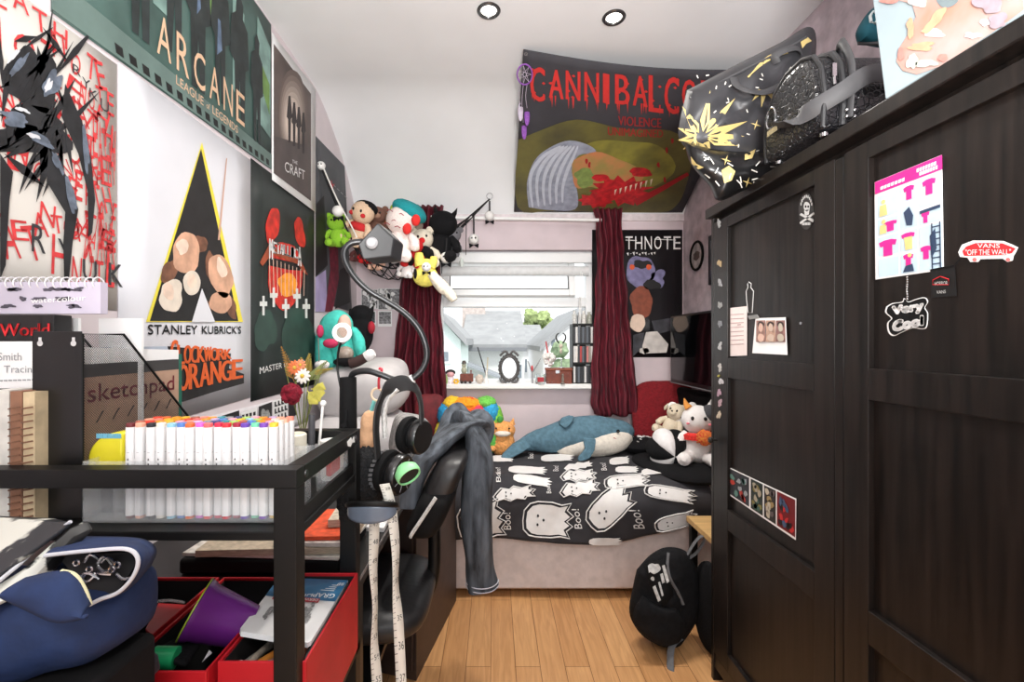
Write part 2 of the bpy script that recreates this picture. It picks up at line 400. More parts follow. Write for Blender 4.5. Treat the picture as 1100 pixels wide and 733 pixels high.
for i in range(18): cr.ball((hx(606, 12)+random.uniform(-.25, .25), 12+random.uniform(-.3, .3), random.uniform(GZ+.4, hz(372, 12))), random.uniform(.15, .3), wob=.5, seg=10, rings=7)
cr.build('crown', mat('bush_leaves', (132, 150, 118), .9, var=.35, scale=8, bump=.4), bs)
B().cyl((hx(606, 12), 12, GZ), (hx(606, 12), 12, GZ+1), .08).build('stem', mat('bark', (110, 95, 80)), bs)
porch = B(); porch.prism([(hx(492, 13.5), 13.6, hz(387, 13.5)), (hx(546, 13.5), 13.6, hz(408, 13.5)), (hx(546, 13.5), 13.6, hz(411, 13.5)), (hx(492, 13.5), 13.6, hz(390, 13.5))], (0, 1.3, 0))
porch.box((hx(545, 13.5)-.1, 13.6, GZ), (hx(545, 13.5), 13.7, hz(409, 13.5)))
tag(porch.build('lean_to_roof', mat('lean_to_grey', (150, 154, 160), .7), smooth=False), 'pale grey lean-to roof sloping down along the white rendered house', 'roof')
# ---------------------------------------------------------------- black wardrobe
def dark_wood():
    m = mat('black_brown_wood', (13, 11, 10), .38, var=0, scale=8, stretch=(7, 7, .45), detail=7, bump=.03, spec=.35, c2=(36, 29, 26), edge=.2)
    return m
WD = dark_wood()
ZT = EYE+.488; YN, YF = .42, 1.683
wr = thing('wardrobe', 'large black brown panelled two door wardrobe with stickers on its doors', 'wardrobe', (1.04, 1.05, 0))
b = B(); b.box((XW+.022, YN, .07), (XR-.005, YF, ZT-.035)); b.box((XW, 1.056, .07), (XW+.022, 1.082, ZT-.06))
b.box((XW, YF-.004, 0), (XW+.05, YF+.014, ZT-.035)); b.box((XR-.06, YF-.03, 0), (XR-.006, YF, .07)); b.box((XW, YN, 0), (XW+.05, YN+.05, .07))
b.box((XW+.004, YN, .05), (XW+.022, YF, .1))
b.build('carcass', WD, wr, smooth=False, bevel=.002)
B().box((XW-.02, YN-.02, ZT-.035), (XR-.004, YF+.02, ZT)).build('top_board', WD, wr, smooth=False, bevel=.003)
def door(y0, y1, s0, s1, name='door'):
    d = B(); z0, z1 = .105, ZT-.055
    X0, X1 = XW, XW+.02
    d.box((X0, y0, z0), (X1, y0+s0, z1)); d.box((X0, y1-s1, z0), (X1, y1, z1))
    ya, yb = y0+s0, y1-s1
    for a, c_ in ((z0, EYE-1.087), (EYE-.655, EYE-.583), (EYE-.127, EYE-.059), (EYE+.395, z1)):
        d.box((X0, ya, a), (X1, yb, c_))
    d.box((X0+.013, ya, z0), (X1, yb, z1))
    return d.build(name, WD, wr, smooth=False, bevel=.0012)
d1 = door(1.084, YF-.006, .068, .098); d2 = door(YN+.005, 1.054, .09, .068)
kb = B().lathe([(.004, 0), (.004, .012), (.011, .018), (.012, .024), (.008, .029), (.0, .03)], ww(770, 473, 0), (-1, 0, 0), 16); kb.build('knob', mat('dark_knob', (50, 48, 46), .3, .6), d1)
# --- things stuck to the doors
PX = .013
def wp(px, py, l=.002): return onx(px, py, XW+PX-l)
def sheet(name, label, cat, pts, m, th=.0012, group=None):
    return tag(B().prism(pts, (-th, 0, 0)).build(name, m, smooth=False), label, cat, group)
def quadpx(fn, x0, y0, x1, y1, x2, y2, x3, y3, l=.002): return [fn(x0, y0, l), fn(x1, y1, l), fn(x2, y2, l), fn(x3, y3, l)]
# pirate sticker
t = thing('sticker', 'oval clear sticker with white skull and crossed swords on wardrobe door', 'sticker', wp(873, 228))
W1 = pm('grey_white', (190, 190, 188)); 
_wp = wp
def wp(px, py, l=.002): return _wp(866.3+(px-873)*.8, py, l)
def poly(bd, fn, pts, l): bd.prism([fn(x, y, l) for x, y in pts], (-.0004, 0, 0) if fn in (wp, ww) else (0, 0, 0)); return bd
B().prism([wp(x, y, .001) for x, y in blob(873, 227, 10.5, 20, 24, 0)], (-.0005, 0, 0)).build('film', mat('sticker_film', (52, 50, 49), .3), t, smooth=False)
b = B()
for p in (blob(873.5, 222, 4.2, 5, 12, .05), [(870, 226), (877, 225), (876, 231), (871, 232)], [(864, 231), (866, 229), (883, 236), (882, 239)], [(864, 239), (865, 241), (884, 230), (883, 228)]):
    b.prism([wp(x, y, .0025) for x, y in p], (-.0004, 0, 0))
for i in range(9):
    a = PI*(1.15+.08*i*1.1); x = 873+8*math.cos(a); y = 226+15*math.sin(a); b.prism([wp(x+dx, y+dy, .0025) for dx, dy in ((-.6, -1.4), (.6, -1.6), (.6, 1.4), (-.6, 1.6))], (-.0004, 0, 0))
for i in range(6):
    x = 868+i*1.9; b.prism([wp(x+dx, 240.5+dy, .0025) for dx, dy in ((-.6, -1.4), (.6, -1.6), (.6, 1.4), (-.6, 1.6))], (-.0004, 0, 0))
b.build('skull_print', W1, t, smooth=False)
b = B()
for x in (872, 875.4): b.prism([wp(a, c_, .0035) for a, c_ in blob(x, 222, 1.1, 1.4, 8, 0)], (-.0003, 0, 0))
b.build('eye_sockets', BLKM, t, smooth=False)
wp = _wp
# note sheet, figure keyring outline, photo strip
t = thing('note_sheet', 'pale ruled note sheet stuck on wardrobe door beside the photo card', 'paper', wp(791, 357))
B().prism([wp(780.5, 331.5), wp(802.5, 329), wp(802.5, 382), wp(780.5, 383)], (-.0012, 0, 0)).build('sheet', mat('pink_paper', (226, 212, 208), .7), t, smooth=False)
b = B()
for i in range(8): b.prism([wp(783, 338+i*4.6, .0036), wp(799, 337+i*4.6, .0036), wp(799, 337.7+i*4.6, .0036), wp(783, 338.6+i*4.6, .0036)], (-.0002, 0, 0))
b.prism([wp(792, 348.6, .0038), wp(796, 348.2, .0038), wp(796, 349.2, .0038), wp(792, 349.6, .0038)], (-.0002, 0, 0))
b.build('ruled_lines', pm('faint_lines', (170, 140, 140)), t, smooth=False)
t = thing('figure_decal', 'white outline decal of a standing figure above the note sheet', 'decal', wp(805, 320))
fig = [(804.5, 303), (807, 305), (806.5, 309), (809.5, 313), (809, 322), (808, 336), (803.5, 336), (802, 322), (801.5, 313), (803.5, 309), (803, 305)]
b = B(); b.tube([wp(x, y, .003) for x, y in fig], .0012, 6, closed=True); b.build('outline', W1, t)
t = thing('photo_card', 'white photo card of three portraits with a curling corner on wardrobe', 'photo', wp(828, 362))
B().prism([wp(812, 342), wp(844, 341, .006), wp(846, 381.5, .004), wp(808.5, 379.5)], (-.0012, 0, 0)).build('card', PAPER, t, smooth=False)
for i, c_ in enumerate(((150, 116, 106), (176, 142, 124), (140, 104, 98))):
    x0 = 812.5+i*10.6; b = B().prism([wp(x0, 344.5, .0065), wp(x0+9.6, 344.2, .0068), wp(x0+9.9, 367.5, .0068), wp(x0-.2, 367.5, .0065)], (-.0003, 0, 0)); o = b.build('portrait', pm('photo%d' % i, c_, var=.3, scale=70), t, smooth=False)
    b = B().prism([wp(x, y, .0078) for x, y in blob(x0+4.8, 352, 2.4, 4.5, 10, .1, i)], (-.0003, 0, 0)); b.prism([wp(x, y, .0078) for x, y in blob(x0+4.8, 363, 3.6, 4.2, 10, .1, i)], (-.0003, 0, 0)); b.build('figure_print', pm('skin%d' % i, (206-i*12, 172, 156)), o, smooth=False)
    B().prism([wp(x, y, .0075) for x, y in blob(x0+4.8, 349, 3.6, 3.6, 10, .1, i)], (-.0002, 0, 0)).build('hair_print', pm('hair%d' % i, (50, 36, 34)), o, smooth=False)
tag(B().prism([wp(804, 339.5), wp(814, 338), wp(816, 342), (wp(806, 343.5))], (-.003, 0, 0)).build('magnet_clip', mat('clip_grey', (120, 120, 118), .4), smooth=False), 'small grey magnetic clip over the top of the photo card', 'clip')
# stickers down the far stile
for i, (x, y, c_, l) in enumerate(((772.5, 240, (190, 190, 190), 'small silver sticker at the very top of the wardrobe door stile'), (773, 283, (186, 160, 120), 'small tan shell sticker on the wardrobe door stile'), (773.5, 304, (170, 170, 172), 'thin silver dart sticker on stile below the tan shell sticker'), (773.5, 328, (170, 170, 168), 'grey square sticker on the wardrobe door stile'), (773.5, 348, (150, 152, 156), 'round metallic sticker on stile beside the note sheet'), (773.5, 372, (205, 205, 205), 'large pale sticker on stile level with foot of note sheet'), (773.5, 395, (214, 210, 206), 'white sticker on stile beside the middle rail'), (772, 404, (200, 190, 60), 'tiny yellow dot sticker on the wardrobe door stile'), (774.5, 410, (224, 220, 222), 'white flower sticker just below the yellow dot'), (772.5, 422, (206, 170, 190), 'pink and grey sticker above the lowest two stickers'), (773.5, 433, (214, 180, 190), 'pale pink sticker second from bottom of the stile row'), (772.5, 446, (230, 214, 190), 'white and orange butterfly sticker lowest on the door stile'))):
    b = B().prism([ww(a, d, .001) for a, d in blob(x, y, 2.1 if y != 404 else 1.1, 3.8 if y != 404 else 1.4, 12, .45, i)], (-.001, 0, 0)); o = tag(b.build('sticker', pm('stk%d' % i, tuple(int(v*.82) for v in c_), var=.3, scale=220), smooth=False), l, 'sticker', 'stickers down the wardrobe door edge')
tag(B().prism([wp(a, d, .001) for a, d in blob(860.5, 347.5, 1.4, 1.6, 10, .1)], (-.0015, 0, 0)).build('pin', STEEL), 'tiny silver pin stuck in the wardrobe panel beyond the photo card', 'pin')
# strip of comic pictures
t = thing('picture_strip', 'long sticker strip of four dark comic pictures on lower wardrobe panel', 'sticker', wp(818, 540))
B().prism([wp(782, 501.5), wp(855.5, 536), wp(855, 580.5), wp(782, 531)], (-.0008, 0, 0)).build('backing', PAPER, t, smooth=False)
def strip(u, v): # u along, v down
    x = 782+73.3*u; yt = 501.5+34.5*u; yb = 531+49.5*u; return (x, yt+(yb-yt)*v)
rr = random.Random(5)
for i, (u0, u1) in enumerate(((.02, .31), (.335, .51), (.53, .70), (.72, .985))):
    o = B().prism([wp(*strip(a, b_), .0032) for a, b_ in ((u0, .04), (u1, .04), (u1, .95), (u0, .95))], (-.0003, 0, 0)).build('picture', pm('comic%d' % i, ((46, 48, 54), (40, 50, 46), (42, 38, 36), (110, 20, 26))[i]), t, smooth=False)
    cols = [((180, 60, 50), (150, 156, 160), (90, 130, 120)), ((120, 110, 60), (60, 90, 80), (160, 150, 130)), ((150, 130, 90), (100, 90, 90), (190, 180, 160)), ((190, 40, 40), (30, 20, 22), (60, 80, 110))][i]
    for j, cc in enumerate(cols):
        b = B()
        for q in range(4):
            cu = rr.uniform(u0+.04, u1-.04); cv = rr.uniform(.15, .85); b.prism([wp(*strip(cu+dx*.03, cv+dy*.1), .0042+j*.0004) for dx, dy in blob(0, 0, 1, 1, 7, .4, q+j*9+i)], (-.0002, 0, 0))
        b.build('patches', pm('cp%d%d' % (i, j), cc), o, smooth=False)
# instruction sheet with pink header
t = thing('instruction_sheet', 'white illustrated instruction sheet with pink header on wardrobe door', 'poster', wp(976, 235))
Q = ((940, 196), (1012, 166.5), (1014, 290), (941, 300.5))
def iq(u, v, l=.003):
    a, b_, c_, d = Q; x = (a[0]*(1-u)+b_[0]*u)*(1-v)+(d[0]*(1-u)+c_[0]*u)*v; y = (a[1]*(1-u)+b_[1]*u)*(1-v)+(d[1]*(1-u)+c_[1]*u)*v; return wp(x, y, l)
B().prism([iq(0, 0, .001), iq(1, 0, .001), iq(1, 1, .001), iq(0, 1, .001)], (-.0012, 0, 0)).build('sheet', PAPER, t, smooth=False)
mag = pm('magenta', (222, 36, 140)); lb = pm('pale_blue', (190, 214, 228))
def iqp(b, pts, l=.0035): b.prism([iq(u, v, l) for u, v in pts], (-.0003, 0, 0)); return b
iqp(B(), ((0, 0), (1, 0), (1, .125), (0, .125))).build('header', mag, t, smooth=False)
cells = [(.04, .16, .34, .38), (.37, .16, .62, .3), (.65, .16, .97, .40), (.04, .40, .34, .56), (.37, .33, .62, .56), (.65, .43, .97, .56), (.04, .58, .34, .77), (.37, .58, .62, .77), (.65, .58, .97, .98), (.04, .8, .34, .98), (.37, .8, .62, .98)]
b = B()
for u0, v0, u1, v1 in cells: iqp(b, ((u0, v0), (u1, v0), (u1, v1), (u0, v1)), .0032)
b.build('picture_cell', lb, t, smooth=False)
shirt = [(-.5, -.4), (-.2, -.5), (.2, -.5), (.5, -.4), (.42, -.1), (.25, -.15), (.25, .5), (-.25, .5), (-.25, -.15), (-.42, -.1)]
b = B()
for cx, cy, w_, h_ in ((.5, .225, .16, .13), (.8, .235, .2, .14), (.74, .5, .12, .1), (.22, .49, .2, .1), (.18, .70, .26, .16), (.48, .66, .2, .12), (.48, .86, .15, .12), (.74, .82, .16, .12)):
    iqp(b, [(cx+x*w_, cy+y*h_) for x, y in shirt], .0042)
b.build('shirt_print', mag, t, smooth=False)
b = B()
for p in (blob(.12, .23, .03, .022, 9, 0), blob(.12, .43, .03, .022, 9, 0), [(.07, .26), (.16, .26), (.18, .37), (.06, .37)], [(.07, .46), (.15, .46), (.16, .55), (.06, .55)], [(.42, .64), (.54, .64), (.54, .76), (.44, .76)], blob(.5, .815, .03, .02, 9, 0)): iqp(b, p, .0046)
b.build('yellow_print', pm('cream_yellow', (226, 200, 130)), t, smooth=False)
b = B()
for p in ([(.42, .40), (.5, .36), (.56, .45), (.54, .54), (.46, .53)], [(.8, .68), (.88, .62), (.9, .8), (.82, .88)], [(.44, .91), (.54, .9), (.56, .97), (.4, .97)], [(.66, .43), (.96, .42), (.96, .45), (.66, .46)]): iqp(b, p, .0048)
for u in (.83, .95): iqp(b, ((u-.006, .57), (u+.01, .57), (u+.01, .975), (u-.006, .975)), .005)
for i in range(7): iqp(b, ((.83, .6+i*.055), (.95, .6+i*.055), (.95, .612+i*.055), (.83, .612+i*.055)), .005)
b.build('dark_print', pm('navy', (44, 62, 90)), t, smooth=False)
b = B()
for u0, u1, v in ((.08, .45, .085), (.62, .92, .05), (.66, .94, .09)):
    n = 7
    for i in range(n):
        a = u0+(u1-u0)*i/n; iqp(b, ((a, v-.014), (a+(u1-u0)/n*.75, v-.018), (a+(u1-u0)/n*.7, v+.016), (a, v+.016)), .0042)
b.build('header_print', PAPER, t, smooth=False)
# red shoe-company skateboard-shaped sticker
t = thing('skateboard_sticker', 'red and white skateboard shaped sticker with lettering on wardrobe door', 'sticker', wp(1062, 271))
out = [(1030, 271), (1034, 263), (1046, 258.5), (1062, 258.5), (1078, 259), (1088, 263), (1094, 266), (1091, 272), (1089, 275), (1088, 280), (1083, 281.5), (1078, 278), (1053, 278.5), (1051, 281.5), (1043, 281.5), (1040, 277), (1032, 276)]
B().prism([wp(x, y, .001) for x, y in out], (-.0012, 0, 0)).build('backing', PAPER, t, smooth=False)
inn = [(1034, 270), (1038, 265), (1048, 261.2), (1062, 261), (1077, 261.5), (1086, 265), (1091, 267), (1087, 272), (1080, 274), (1036, 275)]
B().prism([wp(x, y, .0028) for x, y in inn], (-.0003, 0, 0)).build('red_print', pm('red', (214, 40, 48)), t, smooth=False)
b = B()
b.text('VANS', wp(1050, 266.5, .0038), wp(1074, 266.5, .0038), wp(1050, 261.8, .0038), wp(1074, 261.8, .0038))
b.text('"OFF THE WALL"', wp(1037, 274.2, .0038), wp(1086, 273.4, .0038), wp(1037, 268.2, .0038), wp(1086, 267.6, .0038)); b.build('lettering', PAPER, t, smooth=False)
b = B()
for x in (1047, 1083): b.prism([wp(a, d, .003) for a, d in blob(x, 279, 2.2, 2, 10, 0)], (-.0003, 0, 0))
b.build('wheel_print', pm('pink_red', (224, 110, 110)), t, smooth=False)
# black swing tag
t = thing('swing_tag', 'small black swing tag with red outline and lettering on wardrobe', 'tag', wp(1013, 303))
B().prism([wp(1000, 289, .001), wp(1026, 286, .001), wp(1028, 318, .001), wp(1001, 320, .001)], (-.0015, 0, 0)).build('card', mat('black_card', (16, 15, 16), .5), t, smooth=False)
B().tube([wp(x, y, .0035) for x, y in ((1002, 306), (1002, 301), (1010, 297), (1019, 300), (1019, 306))], .0008, 5, closed=True).build('red_outline', pm('red', (214, 40, 48)), t)
b = B(); b.text('VANS', wp(1006, 316, .0032), wp(1016, 315, .0032), wp(1006, 312.5, .0032), wp(1016, 311.5, .0032))
b.text('HORROR', wp(1004, 307, .0032), wp(1018, 306, .0032), wp(1004, 303, .0032), wp(1018, 302, .0032)); b.build('lettering', W1, t, smooth=False)
b = B(); b.tube([wp(x, y, .004) for x, y in ((1000, 290), (1010, 288), (1026, 285), (1031, 278))], .0012, 5); b.build('cord', BLKM, t)
# very cool hanger
t = thing('bubble_letter_sign', 'black and white bubble letter sign hanging by a chain from instruction sheet', 'sign', wp(975, 338))
ol = [(954, 330), (960, 326.5), (970, 325), (972, 321.5), (976, 325), (985, 322), (993, 320.5), (996, 325), (993, 331), (996, 337), (995, 350), (991, 353), (980, 352), (968, 357), (961, 360), (956, 356), (955, 347), (959, 342), (953, 336)]
ol = [(p.x, p.y) for p in smooth_path([(x, y, 0) for x, y in ol+ol[:1]], 4)[:-1]]
def grow(pl, d):
    cx = sum(p[0] for p in pl)/len(pl); cy = sum(p[1] for p in pl)/len(pl); return [(cx+(x-cx)*(1+d), cy+(y-cy)*(1+d)) for x, y in pl]
B().prism([wp(x, y, .001) for x, y in grow(ol, .05)], (-.002, 0, 0)).build('white_edge', PAPER, t, smooth=False)
B().prism([wp(x, y, .0035) for x, y in ol], (-.0006, 0, 0)).build('black_backing', BLKM, t, smooth=False)
b = B()
for dx, dy in ((-1, -1), (0, -1.3), (1, -1), (-1.3, 0), (0, 0), (1.3, 0), (-1, 1), (0, 1.3), (1, 1)):
    b.text('Very', wp(959+dx, 340+dy, .005), wp(992+dx, 335+dy, .005), wp(959+dx, 330+dy, .005), wp(991+dx, 324+dy, .005))
    b.text('Cool', wp(959+dx, 356+dy, .005), wp(991+dx, 349+dy, .005), wp(960+dx, 345.5+dy, .005), wp(991+dx, 339.5+dy, .005))
b.build('lettering', PAPER, t, smooth=False)
b = B(); 
for i in range(10): b.ball(wp(974.5+.3*math.sin(i), 298+i*2.6, .005), .0022, seg=8, rings=6)
b.build('chain', STEEL, t)
# ---------------------------------------------------------------- posters on the left wall
TH = .0012
def lq(x0, y0, x1, y1, x2, y2, x3, y3, l): return [lw(x0, y0, l), lw(x1, y1, l), lw(x2, y2, l), lw(x3, y3, l)]
def lpoly(b, pts, l=.0035):
    b.prism([lw(x, y, l) for x, y in pts], (.0003, 0, 0)); return b
def lpolys(name, polys, m, par, l=.0035):
    b = B()
    for p in polys: lpoly(b, p, l)
    return b.build(name, m, par, smooth=False)
def pos(name, label, px, py): return thing(name, label, 'poster', lw(px, py))
def paper_on_left(pts, m, par, name='paper', l=.001):
    """creased paper: a fine grid laid a millimetre or so proud of the wall"""
    a, b_, c_, d = pts
    def f(u, v):
        q = (a*(1-u)+b_*u)*(1-v)+(d*(1-u)+c_*u)*v
        q = q.copy(); q.x = XL+l; return q
    b = B(); b.grid(f, 6, 6); return b.build(name, m, par, smooth=True, solid=.0012)
# 1 red scrawl poster ------------------------------------------------
t = pos('poster', 'white poster covered in red scrawled lettering and feathery black ink strokes', 60, 200)
P = [lwp(.50, .075), lwp(1.125, .075), lwp(1.125, .682), lwp(.50, .682)]
paper_on_left(P, pm('ivory', (220, 216, 208), var=.05, scale=6), t)
redi = pm('scrawl_red', (206, 60, 62), var=.2, scale=40); b = B()
rr = random.Random(11)
def rtext(s, y0, z0, w, h, tilt=0, l=.0035, bb=None):
    c, s_ = math.cos(tilt), math.sin(tilt)
    o = V(XL+l, y0, EYE+z0); du = V(0, c*w, s_*w); dv = V(0, -s_*h, c*h)
    (bb or b).text(s, o, o+du, o+dv)
# stacked rows of wobbly letters
for i, (y, z, s, w, h, tl) in enumerate(((.90, .52, 'DEATH', .2, .05, -.3), (1.02, .54, 'NOTE', .1, .06, .1), (1.05, .36, 'DEATH', .07, .09, .1), (1.06, .26, 'NOTE', .06, .08, -.1), (.99, .36, 'NOTE', .1, .05, .4), (1.0, .24, 'DEATH', .11, .05, -.3), (.62, .20, 'NOTE', .2, .07, .3), (.84, .20, 'DEATH', .2, .05, .25), (.55, .64, 'NOTE', .2, .04, .05), (.80, .64, 'DEATH', .2, .04, -.05), (.74, .42, 'DEATH', .18, .05, -.2), (.88, .34, 'NOTE', .14, .05, -.3), (.53, .585, 'DEATH', .26, .075, .1), (.82, .545, 'NOTE', .22, .07, -.08), (.96, .47, 'DEATH', .16, .06, .12), (.95, .39, 'NOTE', .17, .07, -.12), (.98, .30, 'DEATH', .14, .07, .06), (.93, .23, 'NOTE', .19, .06, -.06), (.54, .37, 'DEATH', .20, .09, -.15), (.72, .33, 'NOTE', .20, .08, .05), (.53, .245, 'DEATH', .24, .09, -.05), (.57, .15, 'NOTE', .26, .10, -.1), (.78, .14, 'DEATH', .22, .08, .12), (1.0, .12, 'NOTE', .12, .09, .1), (.96, .60, 'NOTE', .15, .06, .05), (.66, .47, 'NOTE', .16, .06, .2), (1.03, .18, 'DEATH', .09, .11, 0), (1.04, .42, 'DEATH', .08, .1, .05), (.86, .43, 'NOTE', .15, .06, .3), (.70, .60, 'NOTE', .16, .06, .0))):
    for k, ch in enumerate(s):
        n = len(s); yy = y+w*k/n; zz = z+rr.uniform(-.015, .015)+k*tl*.02
        rtext(ch, yy, zz, w/n*rr.uniform(.6, .85), h*rr.uniform(.75, 1.1), tl+rr.uniform(-.2, .2))
b.build('lettering', redi, t, smooth=False)
b = B()
for ch, x, y, h in (('R', 34, 270, 30), ('Y', 62, 282, 26), ('U', 89, 300, 22), ('K', 117, 306, 24)):
    b.text(ch, lw(x, y, .0045), lw(x+15, y+3, .0045), lw(x, y-h, .0045), lw(x+15, y-h+3, .0045))
for ch, x, y, h in (('R', 78, 78, 10), ('Y', 88, 92, 10), ('U', 108, 117, 12), ('K', 96, 104, 10)):
    b.text(ch, lw(x, y, .0045), lw(x+9, y+5, .0045), lw(x, y-h, .0045), lw(x+9, y-h+5, .0045))
b.build('dark_lettering', pm('ink_grey', (52, 52, 56)), t, smooth=False)
ink = pm('ink', (30, 31, 34), var=.5, scale=30)
sp = []
rr = random.Random(4)
def spiky(cx, cy, rx, ry, n, s): 
    r = random.Random(s); return [(cx+rx*(1 if k % 2 else r.uniform(.55, .8))*math.cos(2*PI*k/n), cy+ry*(1 if k % 2 else r.uniform(.55, .8))*math.sin(2*PI*k/n)) for k in range(n)]
st_ = []
for i in range(46):
    # loose feathery brush strokes in a dark mass, a plain ink picture
    cx = rr.gauss(40, 20); cy = rr.uniform(35, 190); a = rr.gauss(1.9, .6); L2 = rr.uniform(12, 34); w2 = rr.uniform(1.5, 5)
    dx, dy = math.cos(a), math.sin(a); st_.append([(cx-dx*L2, cy-dy*L2), (cx-dy*w2, cy+dx*w2), (cx+dx*L2, cy+dy*L2), (cx+dy*w2, cy-dx*w2)])
lpolys('ink_stroke', [q for q in st_ if max(p[0] for p in q) < 118], ink, t, .0058)
lpolys('ink_splash', [blob(34, 85, 26, 36, 30, .3, 1), blob(40, 140, 34, 26, 30, .3, 2), blob(12, 150, 30, 14, 30, .3, 5)], ink, t, .0054)
lpolys('ink_streak', [[(70, 90), (88, 130), (98, 172), (102, 215), (99, 250), (95, 255), (94, 205), (84, 165), (66, 125)], [(52, 160), (72, 190), (84, 225), (78, 260), (74, 300), (69, 302), (68, 262), (70, 228), (50, 195)], [(0, 165), (14, 185), (10, 215), (6, 285), (0, 300)]], ink, t, .006)
lpolys('blue_grey_patch', [blob(56, 90, 8, 16, 12, .4, 3, .5), blob(16, 128, 16, 7, 12, .4, 6, .3), blob(76, 210, 3.5, 24, 10, .3, 8, -.2), blob(92, 160, 3, 26, 10, .3, 9, -.1), blob(44, 150, 14, 5, 10, .4, 2, .4), blob(20, 70, 4, 14, 10, .4, 12, .6), blob(62, 175, 3, 14, 10, .4, 14, -.4)], pm('blue_grey', (96, 106, 120), var=.35, scale=60), t, .007)
lpolys('pale_patch', [blob(52, 92, 3, 8, 9, .5, 3, .4), blob(36, 146, 7, 2.5, 9, .4, 4, .3), blob(14, 60, 2.5, 10, 9, .5, 7, .7), blob(24, 118, 8, 2, 9, .5, 9, .4)], pm('pale_grey', (206, 208, 212)), t, .0075)
# 2 teal landscape poster -------------------------------------------
t = pos('poster', 'large teal green poster of dark standing silhouettes with tan title lettering', 190, 90)
paper_on_left([lwp(.955, .69), lwp(1.9, .715), lwp(1.9, 1.318), lwp(.955, 1.318)], pm('teal', (70, 96, 90), var=.4, scale=5), t, l=.004)
def tp(u, v, l): return V(XL+l, .955+.945*u, EYE+.695+.623*v+(.02*u))
def tpolys(name, polys, m, l):
    b = B()
    for p in polys: b.prism([tp(x, y, l) for x, y in p], (.0003, 0, 0))
    return b.build(name, m, t, smooth=False)
tpolys('light_print', [[(.02, .42), (.2, .5), (.22, .85), (.02, .95)], [(.3, .35), (.36, .35), (.38, .9), (.3, .9)], [(.47, .3), (.52, .3), (.54, .75), (.48, .8)], [(.70, .3), (.76, .25), (.78, .8), (.7, .85)], [(.87, .25), (.99, .2), (.99, .8), (.88, .9)]], pm('pale_teal', (128, 160, 152), var=.35, scale=12), .0062)
tpolys('green_print', [[(.2, .6), (.26, .5), (.27, .95), (.2, .98)], [(.56, .55), (.6, .5), (.61, .9), (.57, .95)], [(.9, .5), (.98, .35), (.98, .55), (.92, .62)], [(.40, .7), (.44, .7), (.45, .97), (.4, .97)]], pm('leaf_green', (110, 146, 78), var=.4, scale=14), .0068)
def figure(cx, w, h, y0=.16, s=0):
    r = random.Random(s); pts = [(cx-w*.35, y0), (cx-w*.42, y0+h*.45), (cx-w*.75, y0+h*.5), (cx-w*.6, y0+h*.8), (cx-w*.25, y0+h*.86), (cx-w*.26, y0+h*.97), (cx, y0+h*1.03), (cx+w*.26, y0+h*.97), (cx+w*.25, y0+h*.86), (cx+w*.6, y0+h*.8), (cx+w*.75, y0+h*.5), (cx+w*.42, y0+h*.45), (cx+w*.38, y0), (cx+w*.1, y0), (cx, y0+h*.35), (cx-w*.1, y0)]
    return [(x+r.uniform(-.004, .004), y) for x, y in pts]
tpolys('silhouette', [figure(.13, .07, .75, .22, 1), figure(.25, .09, .8, .15, 2), figure(.385, .08, .72, .2, 3), figure(.50, .09, .78, .13, 4), figure(.62, .08, .74, .16, 5), figure(.745, .09, .72, .14, 6), figure(.875, .07, .66, .1, 7)], pm('dark_green', (40, 48, 48), var=.35, scale=20), .0075)
tpolys('highlight', [[(.37, .45), (.40, .5), (.395, .62), (.375, .6)], [(.6, .4), (.63, .45), (.62, .6), (.605, .6)], [(.49, .5), (.51, .55), (.50, .72)], [(.24, .55), (.26, .6), (.255, .75)]], pm('steel_blue', (96, 116, 142), var=.3, scale=30), .0082)
tpolys('lower_band', [[(0, 0), (1, 0), (1, .10), (0, .12)]], pm('dusk_teal', (100, 122, 116), var=.15, scale=10), .0066)
tpolys('film_strip_print', [[(.17+i*.046, .012), (.195+i*.046, .012), (.19+i*.046, .048), (.165+i*.046, .048)] for i in range(18)], pm('black', (22, 24, 24)), .0075)
b = B()
for i, ch in enumerate('ARCANE'):
    # the six capitals run along the foot of the poster
    y0 = 1.25+i*.077; b.text(ch, V(XL+.0085, y0, EYE+.792), V(XL+.0085, y0+.055, EYE+.792), V(XL+.0085, y0, EYE+.905), V(XL+.0085, y0+.055, EYE+.905))
b.text('LEAGUE', V(XL+.0085, 1.325, EYE+.748), V(XL+.0085, 1.45, EYE+.748), V(XL+.0085, 1.325, EYE+.775), V(XL+.0085, 1.45, EYE+.775))
b.text('of', V(XL+.0085, 1.465, EYE+.750), V(XL+.0085, 1.482, EYE+.750), V(XL+.0085, 1.465, EYE+.768), V(XL+.0085, 1.482, EYE+.768))
b.text('LEGENDS', V(XL+.0085, 1.497, EYE+.748), V(XL+.0085, 1.645, EYE+.748), V(XL+.0085, 1.497, EYE+.775), V(XL+.0085, 1.645, EYE+.775))
b.build('lettering', pm('tan', (226, 190, 156)), t, smooth=False)
